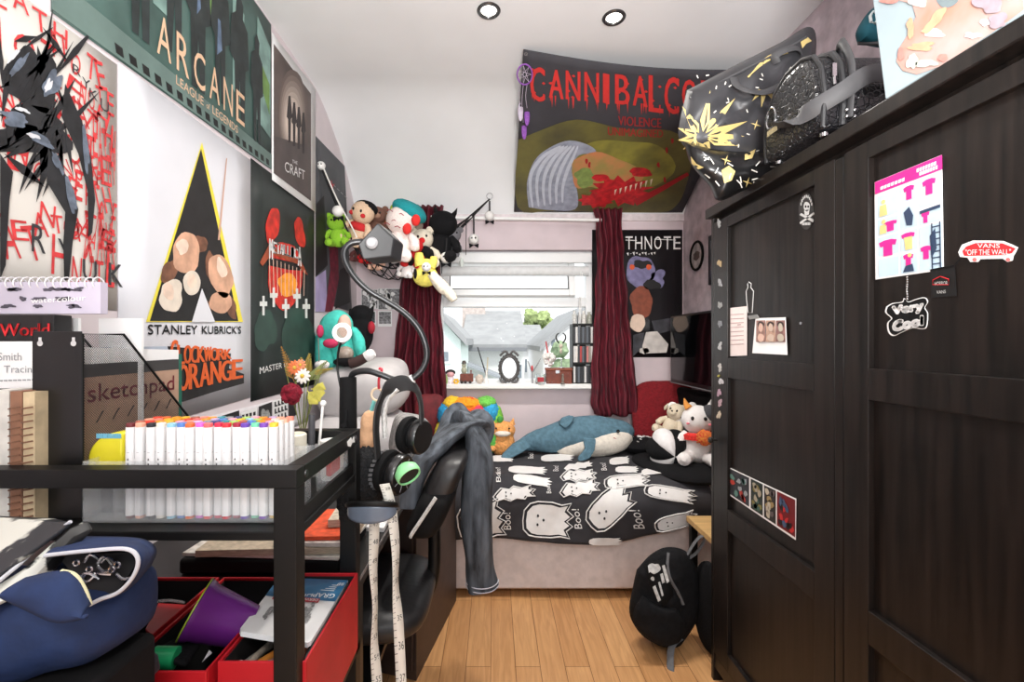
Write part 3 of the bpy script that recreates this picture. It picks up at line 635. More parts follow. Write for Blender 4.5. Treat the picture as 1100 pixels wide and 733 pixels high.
# 4 white poster with dark triangle ---------------------------------
t = pos('poster', 'white poster with tall black triangle and orange block title lettering', 200, 310)
paper_on_left([lwp(1.128, -.235), lwp(1.742, -.215), lwp(1.742, .69), lwp(1.128, .69)], pm('cool_white', (218, 219, 224), var=.03, scale=5, bump=.25), t, l=.0022)
lpolys('yellow_edge', [[(217, 153), (261, 346), (157, 346)]], pm('yellow', (232, 216, 70)), t, .0048)
lpolys('black_triangle', [[(216, 160), (256, 345), (161, 345)]], pm('poster_black', (28, 27, 28), var=.3, scale=20), t, .0056)
lpolys('tan_patch', [blob(200, 272, 15, 22, 16, .12, 2, .2), blob(237, 296, 12, 24, 14, .12, 4, -.25), blob(237, 325, 12, 12, 14, .1, 7)], pm('tan_skin', (206, 160, 132), var=.22, scale=22), t, .0064)
lpolys('cream_patch', [blob(184, 318, 13, 17, 14, .15, 5), blob(206, 304, 9.5, 13, 16, .04, 6)], pm('cream', (222, 210, 194), var=.1, scale=25), t, .0070)
lpolys('umber_patch', [blob(182, 292, 8, 14, 12, .2, 12, .3), blob(214, 262, 9, 9, 12, .2, 14), blob(222, 332, 5, 9, 10, .2, 15), blob(248, 330, 5, 14, 10, .2, 16, -.3), blob(226, 285, 5, 16, 10, .2, 18)], pm('umber_p', (120, 80, 60), var=.4, scale=30), t, .0061)
lpolys('thin_line', [[(243, 170), (244, 170), (236, 258), (234, 258)]], pm('tan_line', (200, 160, 140)), t, .0061)
lpolys('highlight_patch', [blob(196, 265, 6, 9, 10, .2, 21, .2), blob(238, 288, 5, 11, 10, .2, 22, -.25), blob(181, 313, 6, 9, 10, .2, 23), blob(206, 302, 5, 7, 10, .1, 24)], pm('tan_light', (232, 206, 186), var=.15, scale=30), t, .0074)
lpolys('white_wedge', [[(217, 310), (206, 346), (231, 346)]], pm('cool_white', (218, 219, 224)), t, .0076)
b = B(); L_ = .005
for d in (0, .35, -.35):
    b.text('STANLEY', lw(159, 359.5+d, L_), lw(212, 359+d, L_), lw(159, 349+d, L_), lw(212, 350+d, L_))
    b.text("KUBRICK'S", lw(217, 359+d, L_), lw(259, 358.5+d, L_), lw(217, 350.2+d, L_), lw(259, 350.8+d, L_))
b.build('black_lettering', pm('poster_black', (28, 27, 28)), t, smooth=False)
lpolys('title_shadow', [[(180, 372), (186, 425), (196, 432), (230, 421), (262, 412), (262, 402), (246, 396), (248, 380), (222, 376)]], pm('poster_black', (28, 27, 28)), t, .0050)
b = B()
for i, ch in enumerate('CLOCKWORK'):
    x0 = 183+i*7.2; h = 23-i*1.5 if i else 27
    for d in (0, .7, 1.3): b.text(ch, lw(x0+d, 393-i*.8, .0064+d*.0003), lw(x0+7.2+d, 392-i*.8, .0064+d*.0003), lw(x0+d, 393-i*.8-h, .0064+d*.0003), lw(x0+7.2+d, 392-i*.8-h, .0064+d*.0003))
for i, ch in enumerate('ORANGE'):
    x0 = 191+i*11.6; w_ = 10.5
    for d in (0, .8, 1.6): b.text(ch, lw(x0+d, 421-i*2.6, .0072+d*.0003), lw(x0+w_+d, 419-i*2.6, .0072+d*.0003), lw(x0+d, 392-i*1.1, .0072+d*.0003), lw(x0+w_+d, 391.5-i*1.1, .0072+d*.0003))
b.build('orange_lettering', pm('orange', (222, 98, 40), var=.12, scale=40), t, smooth=False)
# 5 dark poster with red glow ---------------------------------------
t = pos('poster', 'dark green black poster with red glow, white blocks and angular white title lettering', 302, 330)
paper_on_left([lwp(1.744, -.232), lwp(2.362, -.225), lwp(2.362, .70), lwp(1.744, .70)], pm('night_green', (34, 42, 40), var=.45, scale=5, c2=None), t, l=.0022)
lpolys('red_glow', [blob(306, 296, 18, 38, 18, .08, 3), blob(293, 242, 7, 20, 12, .15, 4, .15), blob(322, 250, 5.5, 16, 12, .15, 5, -.2)], pm('glow_red', (196, 44, 34), var=.35, scale=25), t, .0048)
lpolys('dark_band', [[(288, 276), (324, 284), (324, 291), (310, 290), (288, 285)]], pm('night', (24, 22, 24)), t, .0056)
lpolys('orange_glow', [blob(309, 306, 11, 12, 14, .15, 6)], pm('glow_orange', (240, 150, 40), var=.2, scale=30), t, .0056)
lpolys('wood_bar', [[(279, 282), (289, 263), (323, 280), (331, 296), (326, 293), (320, 284), (292, 273), (282, 286)]], pm('rust', (150, 70, 44), var=.3, scale=30), t, .006)
lpolys('pale_ray', [[(289+i*4.2, 277+i*1.5), (289.6+i*4.2, 277+i*1.5), (288.6+i*4.5-(i-4)*.5, 318), (288+i*4.5-(i-4)*.5, 318)] for i in range(10)], pm('ray', (214, 180, 160)), t, .0064)
lpolys('white_block', [[(x-4, y-3), (x-1.2, y-3), (x-1.2, y-9), (x+1.2, y-9), (x+1.2, y-3), (x+4, y-3), (x+4, y+2), (x+1.2, y+2), (x+1.2, y+12), (x-1.2, y+12), (x-1.2, y+2), (x-4, y+2)] for x, y in ((283, 327), (307, 330), (329, 330), (294, 318), (319, 319))], pm('bone_white', (216, 218, 214), var=.08, scale=60), t, .0066)
lpolys('green_mist', [blob(320, 362, 16, 34, 16, .2, 8), blob(285, 355, 12, 22, 14, .2, 9)], pm('mist_green', (44, 66, 58), var=.3, scale=8), t, .0044)
b = B()
for d in (-.4, 0, .4):
    n = 9; s_ = 'METALLICA'
    for i, ch in enumerate(s_):
        x0 = 289.5+i*3.85; e = 1.5 if i in (0, 8) else 0
        yb = 270+i*.95+(7 if i in (0, 8) else 0)-abs(i-4)*-.2; yt = 258.5+i*1.1-e*1.5
        b.text(ch, lw(x0+d, yb, .009), lw(x0+3.3+d, yb+1, .009), lw(x0+d, yt, .009), lw(x0+3.3+d, yt+1.1, .009))
b.text('MASTER', lw(279, 402, .0045), lw(303, 395.5, .0045), lw(279, 394.8, .0045), lw(303, 389.5, .0045))
b.text('OF', lw(305, 394.6, .0045), lw(309, 393.6, .0045), lw(305, 390.5, .0045), lw(309, 389.7, .0045))
b.text('PUPPETS', lw(311, 394, .0045), lw(333, 388.5, .0045), lw(311, 387.5, .0045), lw(333, 383, .0045))
b.build('lettering', pm('title_white', (232, 232, 230)), t, smooth=False)
# 3 sepia poster ------------------------------------------------------
t = pos('poster', 'white bordered sepia poster of four small standing figures against a light', 314, 130)
paper_on_left([lwp(1.90, .672), lwp(2.365, .668), lwp(2.365, 1.305), lwp(1.90, 1.285)], PAPER, t, l=.008)
lpolys('sepia_print', [[(294, 47), (334, 101), (334, 216), (294, 186)]], pm('sepia', (92, 80, 76), var=.3, scale=6), t, .0105)
for k in range(7):
    c_ = [int(a_+(b_-a_)*k/6) for a_, b_ in zip((104, 90, 84), (226, 210, 196))]
    lpolys('light_print', [blob(314, 122+k*1.5, 15.5-k*1.5, 48-k*4.6, 26, .02, 3)], pm('sepia_light%d' % k, c_, var=.05, scale=8), t, .0108+k*.0002)
lpolys('ground_print', [[(294, 146), (334, 158), (334, 216), (294, 186)]], pm('sepia_ground', (84, 74, 72), var=.2, scale=10), t, .0123)
def fig3(x, y0, y1, w): return [(x-w*.4, y1), (x-w*.5, y1-(y1-y0)*.5), (x-w, y1-(y1-y0)*.55), (x-w*.6, y0+(y1-y0)*.17), (x-w*.35, y0), (x+w*.35, y0), (x+w*.6, y0+(y1-y0)*.17), (x+w, y1-(y1-y0)*.55), (x+w*.5, y1-(y1-y0)*.5), (x+w*.4, y1)]
lpolys('silhouette', [fig3(311, 103, 153, 3), fig3(316, 110, 157, 2.8), fig3(321, 115, 160, 2.8), fig3(326, 121, 165, 2.5)], pm('sepia_dark', (48, 40, 40)), t, .0130)
b = B(); b.text('CRAFT', lw(306, 184, .0138), lw(327.5, 193.5, .0138), lw(306, 173, .0138), lw(327.5, 183.5, .0138)); b.text('THE', lw(314, 175, .0138), lw(319.5, 177, .0138), lw(314, 171.5, .0138), lw(319.5, 173.5, .0138))
b.build('lettering', pm('title_white', (232, 232, 230)), t, smooth=False)
# 6 dark poster in the corner -----------------------------------------
t = pos('poster', 'dark grey poster with small red star beside the corner, behind the hanging cord', 358, 240)
paper_on_left([lwp(2.38, .21), lwp(2.99, .19), lwp(2.84, 1.09), lwp(2.38, 1.07)], pm('slate', (74, 76, 80), var=.25, scale=4), t, l=.003)
st = [(356+5*math.cos(PI/2+PI*k/5)*(1 if k % 2 == 0 else .42)*.8, 200-7*math.sin(PI/2+PI*k/5)*(1 if k % 2 == 0 else .42)) for k in range(10)]
lpolys('star_print', [st], pm('star_red', (178, 40, 46)), t, .0052)
lpolys('violet_print', [[(339, 298), (350, 290), (352, 335), (339, 335)]], pm('violet', (158, 146, 184), var=.2, scale=10), t, .0052)
lpolys('maroon_print', [[(353, 250), (362, 236), (364, 300), (357, 335), (349, 335), (355, 290)]], pm('maroon_print', (112, 26, 48), var=.4, scale=25), t, .0056)
lpolys('dark_print', [[(339, 220), (348, 210), (352, 285), (339, 297)], [(365, 290), (374, 285), (376, 325), (360, 332)]], pm('night', (24, 22, 24)), t, .0052)
lpolys('faint_print', [[(350+i*4, 190+i*4), (352.5+i*4, 192.5+i*4), (352.5+i*4, 193.5+i*4), (350+i*4, 191+i*4)] for i in range(6)], pm('faint', (150, 150, 152)), t, .0052)
# strip of small cards below the posters --------------------------------
t = thing('print_strip', 'long pale strip holding a row of small black prints below the posters', 'strip', lw(260, 450))
paper_on_left([lwp(1.30, -.42), lwp(2.30, -.40), lwp(2.30, -.255), lwp(1.30, -.245)], pm('strip_grey', (206, 202, 205)), t, 'backing', .001)
def cardpx(x0, yt0, yb0, x1, yt1, yb1, m, name='print', l=.0032): return lpolys(name, [[(x0, yb0), (x1, yb1), (x1, yt1), (x0, yt0)]], m, t, l)
kb_ = pm('card_black', (26, 26, 27), var=.2, scale=40)
for a in ((219, 455, 475, 236, 448, 470), (238, 447, 470, 257, 441, 464), (259, 444, 468, 276, 438, 460), (278, 437, 462, 292, 432, 455), (293, 431, 458, 309, 426, 450), (310, 427, 452, 318, 424, 446)):
    mm = kb_ if a[0] not in (259, 293) else PAPER
    c_ = cardpx(*a, mm)
    if a[0] == 219: lpolys('pale_print', [blob(223+i*4.5, 460-i*.9, 1.7, 3, 8, .3, i) for i in range(3)], PAPER, c_, .0042)
    if a[0] == 259:
        lpolys('dark_print', [blob(263+i*7, 456-i*2, 3, 5, 9, .2, i) for i in range(2)]+[[(260+i*4, 446-i), (262.5+i*4, 445.4-i), (262.5+i*4, 449-i), (260+i*4, 449.6-i)] for i in range(4)], kb_, c_, .0042)
    if a[0] == 278: lpolys('grey_print', [blob(285, 447, 4.5, 8, 10, .3, 3)], pm('grey_leaf', (150, 152, 150), var=.5, scale=150), c_, .0042)
    if a[0] == 293: lpolys('boot_print', [[(295+i*3.6, 432+j*7.5-i*1.2), (296.4+i*3.6, 431.6+j*7.5-i*1.2), (296.6+i*3.6, 435+j*7.5-i*1.2), (298+i*3.6, 435.4+j*7.5-i*1.2), (298+i*3.6, 436.6+j*7.5-i*1.2), (295+i*3.6, 437.4+j*7.5-i*1.2)] for i in range(4) for j in range(3)], kb_, c_, .0042)
# prints on the window wall behind the curtain
rr = random.Random(2)
for (x0, y0, x1, y1, c_, l) in ((388, 311, 406, 332, (120, 120, 122), 'narrower black and white comic print, above the dark instant photo'), (406, 310, 431, 333, (128, 128, 130), 'wide black and white comic print on pink wall behind curtain'), (393, 334, 404, 350, (70, 80, 84), 'instant photo with dark picture beside black cat plush'), (406, 334, 421, 351, (44, 62, 72), 'instant photo of blue grey view on pink wall')):
    t = thing('wall_print', l, 'print', bw((x0+x1)/2, y1), 'small prints on the window wall')
    B().prism([bw(x0, y0, .001), bw(x1, y0, .001), bw(x1, y1, .001), bw(x0, y1, .001)], (0, -.001, 0)).build('card', PAPER, t, smooth=False)
    e = 1.2 if y0 > 333 else .6; e2 = 3 if y0 > 333 else .6
    pc = B().prism([bw(x0+e, y0+e, .003), bw(x1-e, y0+e, .003), bw(x1-e, y1-e2, .003), bw(x0+e, y1-e2, .003)], (0, -.0003, 0)).build('picture', pm('wp%d' % x0, c_, var=.7, scale=90), t, smooth=False)
    if y0 < 333:
        b = B()
        for i in range(9):
            cx = rr.uniform(x0+3, x1-3); cy = rr.uniform(y0+3, y1-3); b.prism([bw(a, d, .004) for a, d in blob(cx, cy, 2.2, 3.2, 7, .5, i)], (0, -.0002, 0))
        b.build('pale_patches', PAPER, pc, smooth=False)
# poster right of the window ------------------------------------------
t = thing('poster', 'black poster with torn white title lettering beside the television', 'poster', bw(690, 384))
B().grid(lambda u, v: bw(636+97*u, 384-137*v, .002), 4, 4).build('paper', pm('gloss_black', (22, 21, 24), .3, var=.3, scale=6), t, solid=.0012)
def bpolys(name, polys, m, l):
    b = B()
    for p in polys: b.prism([bw(x, y, l) for x, y in p], (0, -.0003, 0))
    return b.build(name, m, t, smooth=False)
bpolys('violet_cloud', [blob(688, 292, 15, 18, 16, .12, 3), blob(706, 300, 9, 9, 12, .3, 5)], pm('violet_cloud', (124, 120, 158), var=.3, scale=20), .0042)
bpolys('dark_cloud', [blob(690, 284, 9, 5, 12, .3, 3), blob(700, 306, 8, 6, 10, .3, 8)], pm('night', (24, 22, 24)), .005)
bpolys('amber_spot', [blob(679, 287, 2.6, 3, 10, .1, 3), blob(697, 287, 2.8, 3, 10, .1, 4)], pm('amber', (220, 90, 44)), .0056)
bpolys('brown_patch', [blob(689, 325, 12.5, 17, 16, .12, 6)], pm('auburn', (136, 70, 48), var=.2, scale=30), .005)
bpolys('cream_patch', [blob(685, 347, 8, 10, 12, .12, 7)], pm('peach', (232, 206, 186)), .0058)
bpolys('grey_patch', [[(694, 357), (706, 356), (718, 370), (716, 379), (692, 380), (690, 372)], blob(692, 377, 5, 3.4, 10, .2, 3)], pm('pale_linen', (206, 200, 194), var=.15, scale=20), .0058)
bpolys('slate_patch', [[(680, 360), (692, 357), (690, 374), (680, 383)], [(700, 345), (731, 340), (731, 352), (704, 360)]], pm('slate_dark', (58, 58, 64), var=.4, scale=15), .0052)
b = B()
for i, ch in enumerate('DEATHNOTE'):
    x0 = 641+i*10.3; b.text(ch, bw(x0, 268, .0045), bw(x0+7.8, 268, .0045), bw(x0, 254, .0045), bw(x0+7.8, 254, .0045))
b.tube([bw(672, 258, .005), bw(684, 258.5, .005)], .003, 5); b.tube([bw(703, 257, .005), bw(726, 258, .005)], .003, 5)
for i in range(10): b.prism([bw(673+i*3.2, 272+math.sin(i*2), .0045), bw(675.4+i*3.2, 271.4+math.sin(i*2), .0045), bw(675+i*3.2, 274+math.cos(i*3), .0045)], (0, -.0002, 0))
b.build('lettering', pm('title_white', (232, 232, 230)), t, smooth=False)
# round picture and small frame on right wall
def rw(px, py, l=.002): return onx(px, py, XR-l)
t = thing('round_picture', 'small round black rimmed picture on the mottled wall above the television', 'picture', rw(748, 288))
y0 = rw(749, 275).y; z0 = rw(749, 275).z
def el(r1, r2, x): return [(x, y0-.35*0+r1*1.0*math.cos(2*PI*k/28), z0+r2*math.sin(2*PI*k/28)) for k in range(28)]
y0 = 2.88
B().tube(el(.085, .088, XR-.008), .008, 8, closed=True).build('rim', BLKM, t)
B().prism(el(.083, .086, XR-.006), (.004, 0, 0)).build('picture', pm('round_grey', (176, 170, 168), var=.35, scale=30), t, smooth=False)
B().prism([(XR-.0085, y0+.04*math.cos(2*PI*k/12)*(1+.3*(k % 2)), z0+.03*math.sin(2*PI*k/12)) for k in range(12)], (.0005, 0, 0)).build('dark_print', pm('umber', (90, 76, 70), var=.4, scale=60), t, smooth=False)
t = thing('framed_picture', 'small black picture frame on mottled wall just behind the wardrobe', 'picture', (XR-.01, 2.56, EYE+.33))
B().box((XR-.02, 2.44, EYE+.33), (XR-.003, 2.70, EYE+.62)).build('frame', BLK, t, smooth=False, bevel=.004)
B().box((XR-.022, 2.47, EYE+.36), (XR-.019, 2.67, EYE+.59)).build('picture', pm('frame_grey', (70, 70, 74), .2, var=.3, scale=20), t, smooth=False)
# ---------------------------------------------------------------- music flag on the ceiling
Fa, Fb = V(0, 2.04, ZC-.015), V(0, 3.075, EYE+.87)
nrm = V(0, (Fa-Fb).z, -(Fa-Fb).y).normalized()
if nrm.y > 0: nrm = -nrm
def flp(px, py, l=0):
    d = V((px-VX)/F, 1, (VY-py)/F); o = V(0, 0, EYE); s = (Fa-o).dot(nrm)/d.dot(nrm); p = o+d*s
    return p+nrm*(l+.006*math.sin(p.x*9)+.0)
fc = [flp(552, 227), flp(741, 229), flp(806, 76), flp(562, 52)]
fc[1].x = XR-.012
def fS(u, v, l=0):
    p = (fc[0]*(1-u)+fc[1]*u)*(1-v)+(fc[3]*(1-u)+fc[2]*u)*v
    return p+nrm*l+V(0, 0, -.03*math.sin(PI*u)*v*v)
t = thing('flag', 'black green music flag with dripping red lettering hung from the ceiling', 'flag', flp(640, 227))
B().grid(lambda u, v: fS(u, v), 24, 24).build('cloth', pm('flag_black', (58, 57, 62), .8, var=.15, scale=6), t, solid=.002)
def fpolys(name, polys, m, l, cuts=1, px=True):
    b = B()
    for p in polys: 
        if len(p) > 6 and 'bone' not in name and 'red_print' not in name: p = [(w_.x, w_.y) for w_ in smooth_path([(x, y, 0) for x, y in list(p)+[p[0]]], 4)[:-1]]
        q = [flinv(x, y) for x, y in p]
        b.surf([q], lambda u, v: fS(u, v, l), cuts=cuts)
    return b.build(name, m, t, smooth=False)
def flinv(px, py):
    # photo pixel -> (u, v) on the cloth (a few steps of Newton on the cloth's own surface)
    u, v = .5, .5
    def pr(u, v):
        p = fS(u, v); return ((p.x)/p.y*F+VX, VY-(p.z-EYE)/p.y*F)
    for _ in range(12):
        a = pr(u, v); b_ = pr(u+.001, v); c_ = pr(u, v+.001)
        j = ((b_[0]-a[0])*1000, (c_[0]-a[0])*1000, (b_[1]-a[1])*1000, (c_[1]-a[1])*1000); det = j[0]*j[3]-j[1]*j[2]
        ex, ey = px-a[0], py-a[1]; u += (ex*j[3]-ey*j[1])/det*.8; v += (ey*j[0]-ex*j[2])/det*.8
    return u, v
fpolys('olive_print', [[(557, 150), (580, 140), (620, 128), (670, 138), (720, 140), (742, 160), (738, 196), (725, 222), (700, 228), (600, 226), (556, 222)]], pm('olive', (74, 70, 44), scale=5, c2=(112, 106, 52), detail=5), .003, 2)
fpolys('yellow_green_print', [blob(668, 178, 54, 30, 18, .1, 3)], pm('moss', (108, 104, 50), scale=6, c2=(158, 152, 62), detail=5), .0045, 2)
fpolys('grey_print', [[(568, 222), (566, 196), (574, 172), (590, 158), (612, 150), (634, 156), (640, 164), (622, 166), (614, 182), (620, 205), (618, 224), (590, 225)]], pm('silver_blue', (150, 156, 172), var=.2, scale=24), .006, 2)
fpolys('pale_streak', [[(571+i*6.4, 221-i), (568+i*7, 200), (570+i*7.5, 182), (582+i*6.6, 166), (600+i*4, 156), (601+i*4, 158), (584+i*6.6, 169), (573+i*7.5, 185), (571+i*7, 200), (573+i*6.4, 221-i)] for i in range(6)], pm('silver_pale', (196, 202, 214)), .007)
fpolys('ochre_print', [[(614, 172), (640, 162), (664, 170), (686, 180), (690, 192), (664, 205), (636, 200), (618, 200)]], pm('ochre', (156, 140, 78), scale=9, c2=(206, 128, 86), detail=5), .0068, 2)
fpolys('green_patch', [blob(628, 190, 11, 10, 12, .2, 6)], pm('sick_green', (130, 150, 80), var=.2, scale=30), .0074)
fpolys('red_print', [spiky(668, 204, 36, 17, 26, 3), spiky(640, 214, 20, 9, 18, 5), blob(688, 184, 12, 5, 12, .2, 2), blob(645, 190, 9, 4, 10, .2, 4)], pm('blood_red', (186, 34, 40), var=.35, scale=28), .008, 1)
fpolys('bone_print', [[(660+i*5.5, 203-i*1.6), (662.5+i*5.5, 202-i*1.6), (660+i*5.5, 209-i*1.4)] for i in range(8)], pm('bone', (220, 206, 180)), .009, 0)
fpolys('red_streak', [[(680, 214), (708, 200), (738, 184), (740, 187), (712, 204), (684, 220)]]+[blob(x, y, 1.4, 3, 8, .3, i) for i, (x, y) in enumerate(((716, 160), (707, 176), (714, 192), (722, 150), (630, 172), (633, 176)))], pm('streak_red', (170, 26, 34)), .009, 1)
b = B()
def ftext(s, x0, y0b, y0t, x1, y1b, y1t, l=.006):
    q = [flinv(x0, y0b), flinv(x1, y1b), flinv(x1, y1t), flinv(x0, y0t)]
    uv, fs = text_shape(s); vs = []
    for a, c in uv:
        u = (q[0][0]*(1-a)+q[1][0]*a)*(1-c)+(q[3][0]*(1-a)+q[2][0]*a)*c; v = (q[0][1]*(1-a)+q[1][1]*a)*(1-c)+(q[3][1]*(1-a)+q[2][1]*a)*c
        vs.append(fS(u, v, l))
    b._add(vs, fs)
n = 0
for s_, xs in (('CANNIBAL', (570, 590, 608, 628, 648, 661, 680, 697)), ('COR', (714, 733, 753))):
    for ch, x in zip(s_, xs):
        w_ = 15 if ch != 'I' else 6
        f_ = (x-570)/150; yb = 102+f_*14; yt = 72+f_*11; e = 5 if ch in 'CL' else 0
        for d in (-.45, .45): ftext(ch, x+d, yb+e, yt-e*.3, x+w_+d, yb+2+e, yt+1.4-e*.3)
        rr = random.Random(x)
        for k in range(3):
            xx = x+rr.uniform(1, w_-1); q = rr.uniform(4, 12); b.surf([[flinv(xx-.9, yb-2), flinv(xx+.9, yb-2), flinv(xx, yb+q)]], lambda u, v: fS(u, v, .0062), cuts=0)
            yy = rr.uniform(yt, yb); b.surf([[flinv(xx-2.2, yy), flinv(xx, yy-1.4), flinv(xx+2, yy+.6), flinv(xx, yy+1.8)]], lambda u, v: fS(u, v, .0064), cuts=0)
b.build('title_lettering', pm('title_red', (206, 52, 48)), t, smooth=False)
b = B(); 
for d in (-.2, .2):
    ftext('VIOLENCE', 664+d, 133.5, 123.5, 710+d, 136.5, 126.5); ftext('UNIMAGINED', 653+d, 144.5, 135.5, 712+d, 147, 138.5)
b.build('subtitle_lettering', pm('deep_red', (158, 36, 38)), t, smooth=False)
b = B(); b.lathe([(.004, 0), (.009, 0), (.009, .003), (.004, .003)], fS(.012, .985, .002), nrm, 14, closed=True); b.build('eyelet', STEEL, t)
# purple dream catcher on the flag's left edge
pu = mat('purple_yarn', (140, 84, 170), .9, var=.2, scale=120)
t = thing('dream_catcher', 'purple ring dream catcher hanging down the free edge of the music flag', 'dream catcher', at(563, 130, 2.3))
def dcp(px, py, l=.02): return flp(px, py, l)
B().tube([dcp(563.5+8*math.cos(2*PI*k/24), 76+11*math.sin(2*PI*k/24)) for k in range(24)], .0035, 8, closed=True).build('hoop', pu, t)
b = B()
for k in range(7): b.tube([dcp(563.5+7*math.cos(2*PI*k/7), 76+10*math.sin(2*PI*k/7)), dcp(563.5+7*math.cos(2*PI*(k+3)/7), 76+10*math.sin(2*PI*(k+3)/7))], .001, 5)
b.build('web', mat('pale_thread', (190, 180, 196), .9), t)
for i, (x, y0, y1) in enumerate(((559, 87, 108), (562, 87, 128), (566, 87, 112))): B().tube(smooth_path([dcp(x, y0), dcp(x-1.5, (y0+y1)/2), dcp(x, y1)], 4), .0014, 5).build('string', mat('pale_thread', (190, 180, 196)), t)
for x, y, c_ in ((559, 114, 'pale_thread'), (563, 134, 'purple_yarn'), (566, 119, 'purple_yarn')):
    B().ball(dcp(x, y+2), (.014, .006, .05), seg=10, rings=8).build('feather', MATS[c_], t)
# ---------------------------------------------------------------- bed
velv = mat('grey_velvet', (216, 205, 203), .8, var=.08, scale=25, bump=.15)
bed = thing('bed', 'single bed with pale grey upholstered base below the window', 'bed', (.43, 2.65, 0))
B().box((-.42, 2.22, .04), (XR-.02, YB-.03, .35)).build('base', velv, bed, bevel=.012)
B().box((-.41, 2.24, .352), (XR-.03, YB-.035, .535)).build('mattress', mat('mattress_white', (214, 210, 208), .9, var=.04), bed, bevel=.03, seg=3)
B().box((XR-.10, 2.23, .36), (XR-.012, YB-.04, EYE-.30)).build('headboard', BLKF, bed, bevel=.03, seg=3)
b = B()
for x, y in ((-.36, 2.28), (XR-.1, 2.28), (-.36, 3.0), (XR-.1, 3.0)): b.cyl((x, y, 0), (x, y, .05), .02)
b.build('foot', BLK, bed)
def dhem(x): return .30+.02*math.sin(x*5+1)+(.10*max(0, x-.55)/.5)-.03*math.exp(-((x-.25)/.3)**2)
def dS(x, s, l=0):
    hem = dhem(x); end = .70+.173+(.44-hem)
    if s < .70: p = V(x, 3.0-s, .556); n = V(0, 0, 1)
    elif s < .873:
        a = (s-.70)/.11; p = V(x, 2.30-.11*math.sin(a), .446+.11*math.cos(a)); n = V(0, -math.sin(a), math.cos(a))
    else: p = V(x, 2.19, .446-(s-.873)); n = V(0, -1, 0)
    q = noise.noise(V(x*3.2, s*4, 2))*.020+noise.noise(V(x*9+s*6, s*3, 5))*.010
    q += .012*math.sin(x*7+s*11)*max(0, min(1, (s-.5)*3))*.7
    return p+n*(q+l)
def inv(S, px, py, u, v, h=.001):
    def pr(u, v):
        p = S(u, v); return (p.x/p.y*F+VX, VY-(p.z-EYE)/p.y*F)
    for _ in range(25):
        a = pr(u, v); b_ = pr(u+h, v); c_ = pr(u, v+h)
        j = ((b_[0]-a[0])/h, (c_[0]-a[0])/h, (b_[1]-a[1])/h, (c_[1]-a[1])/h); det = j[0]*j[3]-j[1]*j[2]
        if abs(det) < 1e-6: break
        ex, ey = px-a[0], py-a[1]
        du = (ex*j[3]-ey*j[1])/det; dv = (ey*j[0]-ex*j[2])/det
        m = max(abs(du), abs(dv), .08)/.08; u += du/m; v += dv/m
    return u, v
def dinv(px, py): return inv(dS, px, py, (px-VX)/F*2.4, max(.02, min(1.0, (py-476)/110)))
dv = thing('duvet', 'black duvet printed with white ghosts and Boo lettering, hanging over bed front', 'duvet', (.35, 2.6, .53))
blk_d = mat('duvet_black', (50, 49, 53), .9, var=.12, scale=14, bump=.15)
def dfull(a, t):
    x = -.405+1.46*a; end = .873+.446-dhem(x)
    return dS(x, t*end)
B().grid(dfull, 90, 70).build('cover', blk_d, dv, solid=.012)
GH = [(-.5, .05), (-.48, .3), (-.36, .46), (-.2, .5), (.1, .5), (.3, .46), (.5, .5), (.42, .3), (.55, .15), (.42, .02), (.56, -.14), (.42, -.3), (.5, -.5), (.3, -.44), (.1, -.5), (-.2, -.5), (-.36, -.44), (-.48, -.25)]
BT = [(-.5, .1), (-.42, .4), (-.25, .3), (-.1, .5), (.05, .35), (.25, .48), (.3, .3), (.5, .35), (.42, .1), (.52, -.1), (.4, -.2), (.42, -.42), (.2, -.3), (0, -.5), (-.1, -.3), (-.3, -.45), (-.4, -.2)]
wg = mat('print_white_cotton', (226, 224, 222), .9, var=.04); bo = B(); wo = B(); ey = B(); lt = B()
gl_ = [(587, 558, 44, 32, -.05, 0), (653, 546, 46, 27, .75, 0), (516, 559, 42, 34, .2, 0), (718, 531, 46, 11, -.15, 0), (649, 581, 34, 8, 0, 0), (724, 560, 38, 13, .25, 0),
       (552, 531, 39, 12, .1, 1), (622, 526, 37, 13, .15, 1), (672, 519, 40, 11, .1, 0), (571, 518, 40, 9, -.15, 0), (621, 513, 33, 11, .05, 1), (566, 507.5, 40, 8, -.05, 0), (621, 503, 31, 8, .15, 1), (598, 494, 34, 8, .05, 0), (539, 495, 24, 7, 0, 0), (665, 497.5, 21, 8, .1, 0), (673, 507, 24, 7, 0, 0), (700, 509, 22, 7, .1, 0), (640, 490, 20, 5, 0, 0)]
for k, (cx, cy, w_, h_, r_, kind) in enumerate(gl_):
    src = BT if kind else GH
    def P_(e): return [dinv(cx+(x*w_*e*math.cos(r_)+y*h_*e*math.sin(r_)), cy+(-x*w_*e*math.sin(r_)+y*h_*e*math.cos(r_))) for x, y in src]
    cuts = 2 if w_ > 35 and h_ > 12 else 1
    wo.surf([P_(1)], lambda u, v: dS(u, v, .0125), cuts=cuts)
    if h_ > 10:
        ring = P_(1.16); pts = [dS(u, v, .012) for u, v in ring]; bo.tube(pts, .0032, 5, closed=True)
        for ex, e_y in ((-.22, -.14), (-.22, .16), (-.08, 0)):
            q = blob(0, 0, 1.2 if h_ > 20 else .9, 1.6 if h_ > 20 else .8, 8, 0)
            x, y = ex*w_, e_y*h_; X_, Y_ = cx+x*math.cos(r_)+y*math.sin(r_), cy-x*math.sin(r_)+y*math.cos(r_)
            ey.surf([[dinv(X_+a, Y_+b_) for a, b_ in q]], lambda u, v: dS(u, v, .0150), cuts=0)
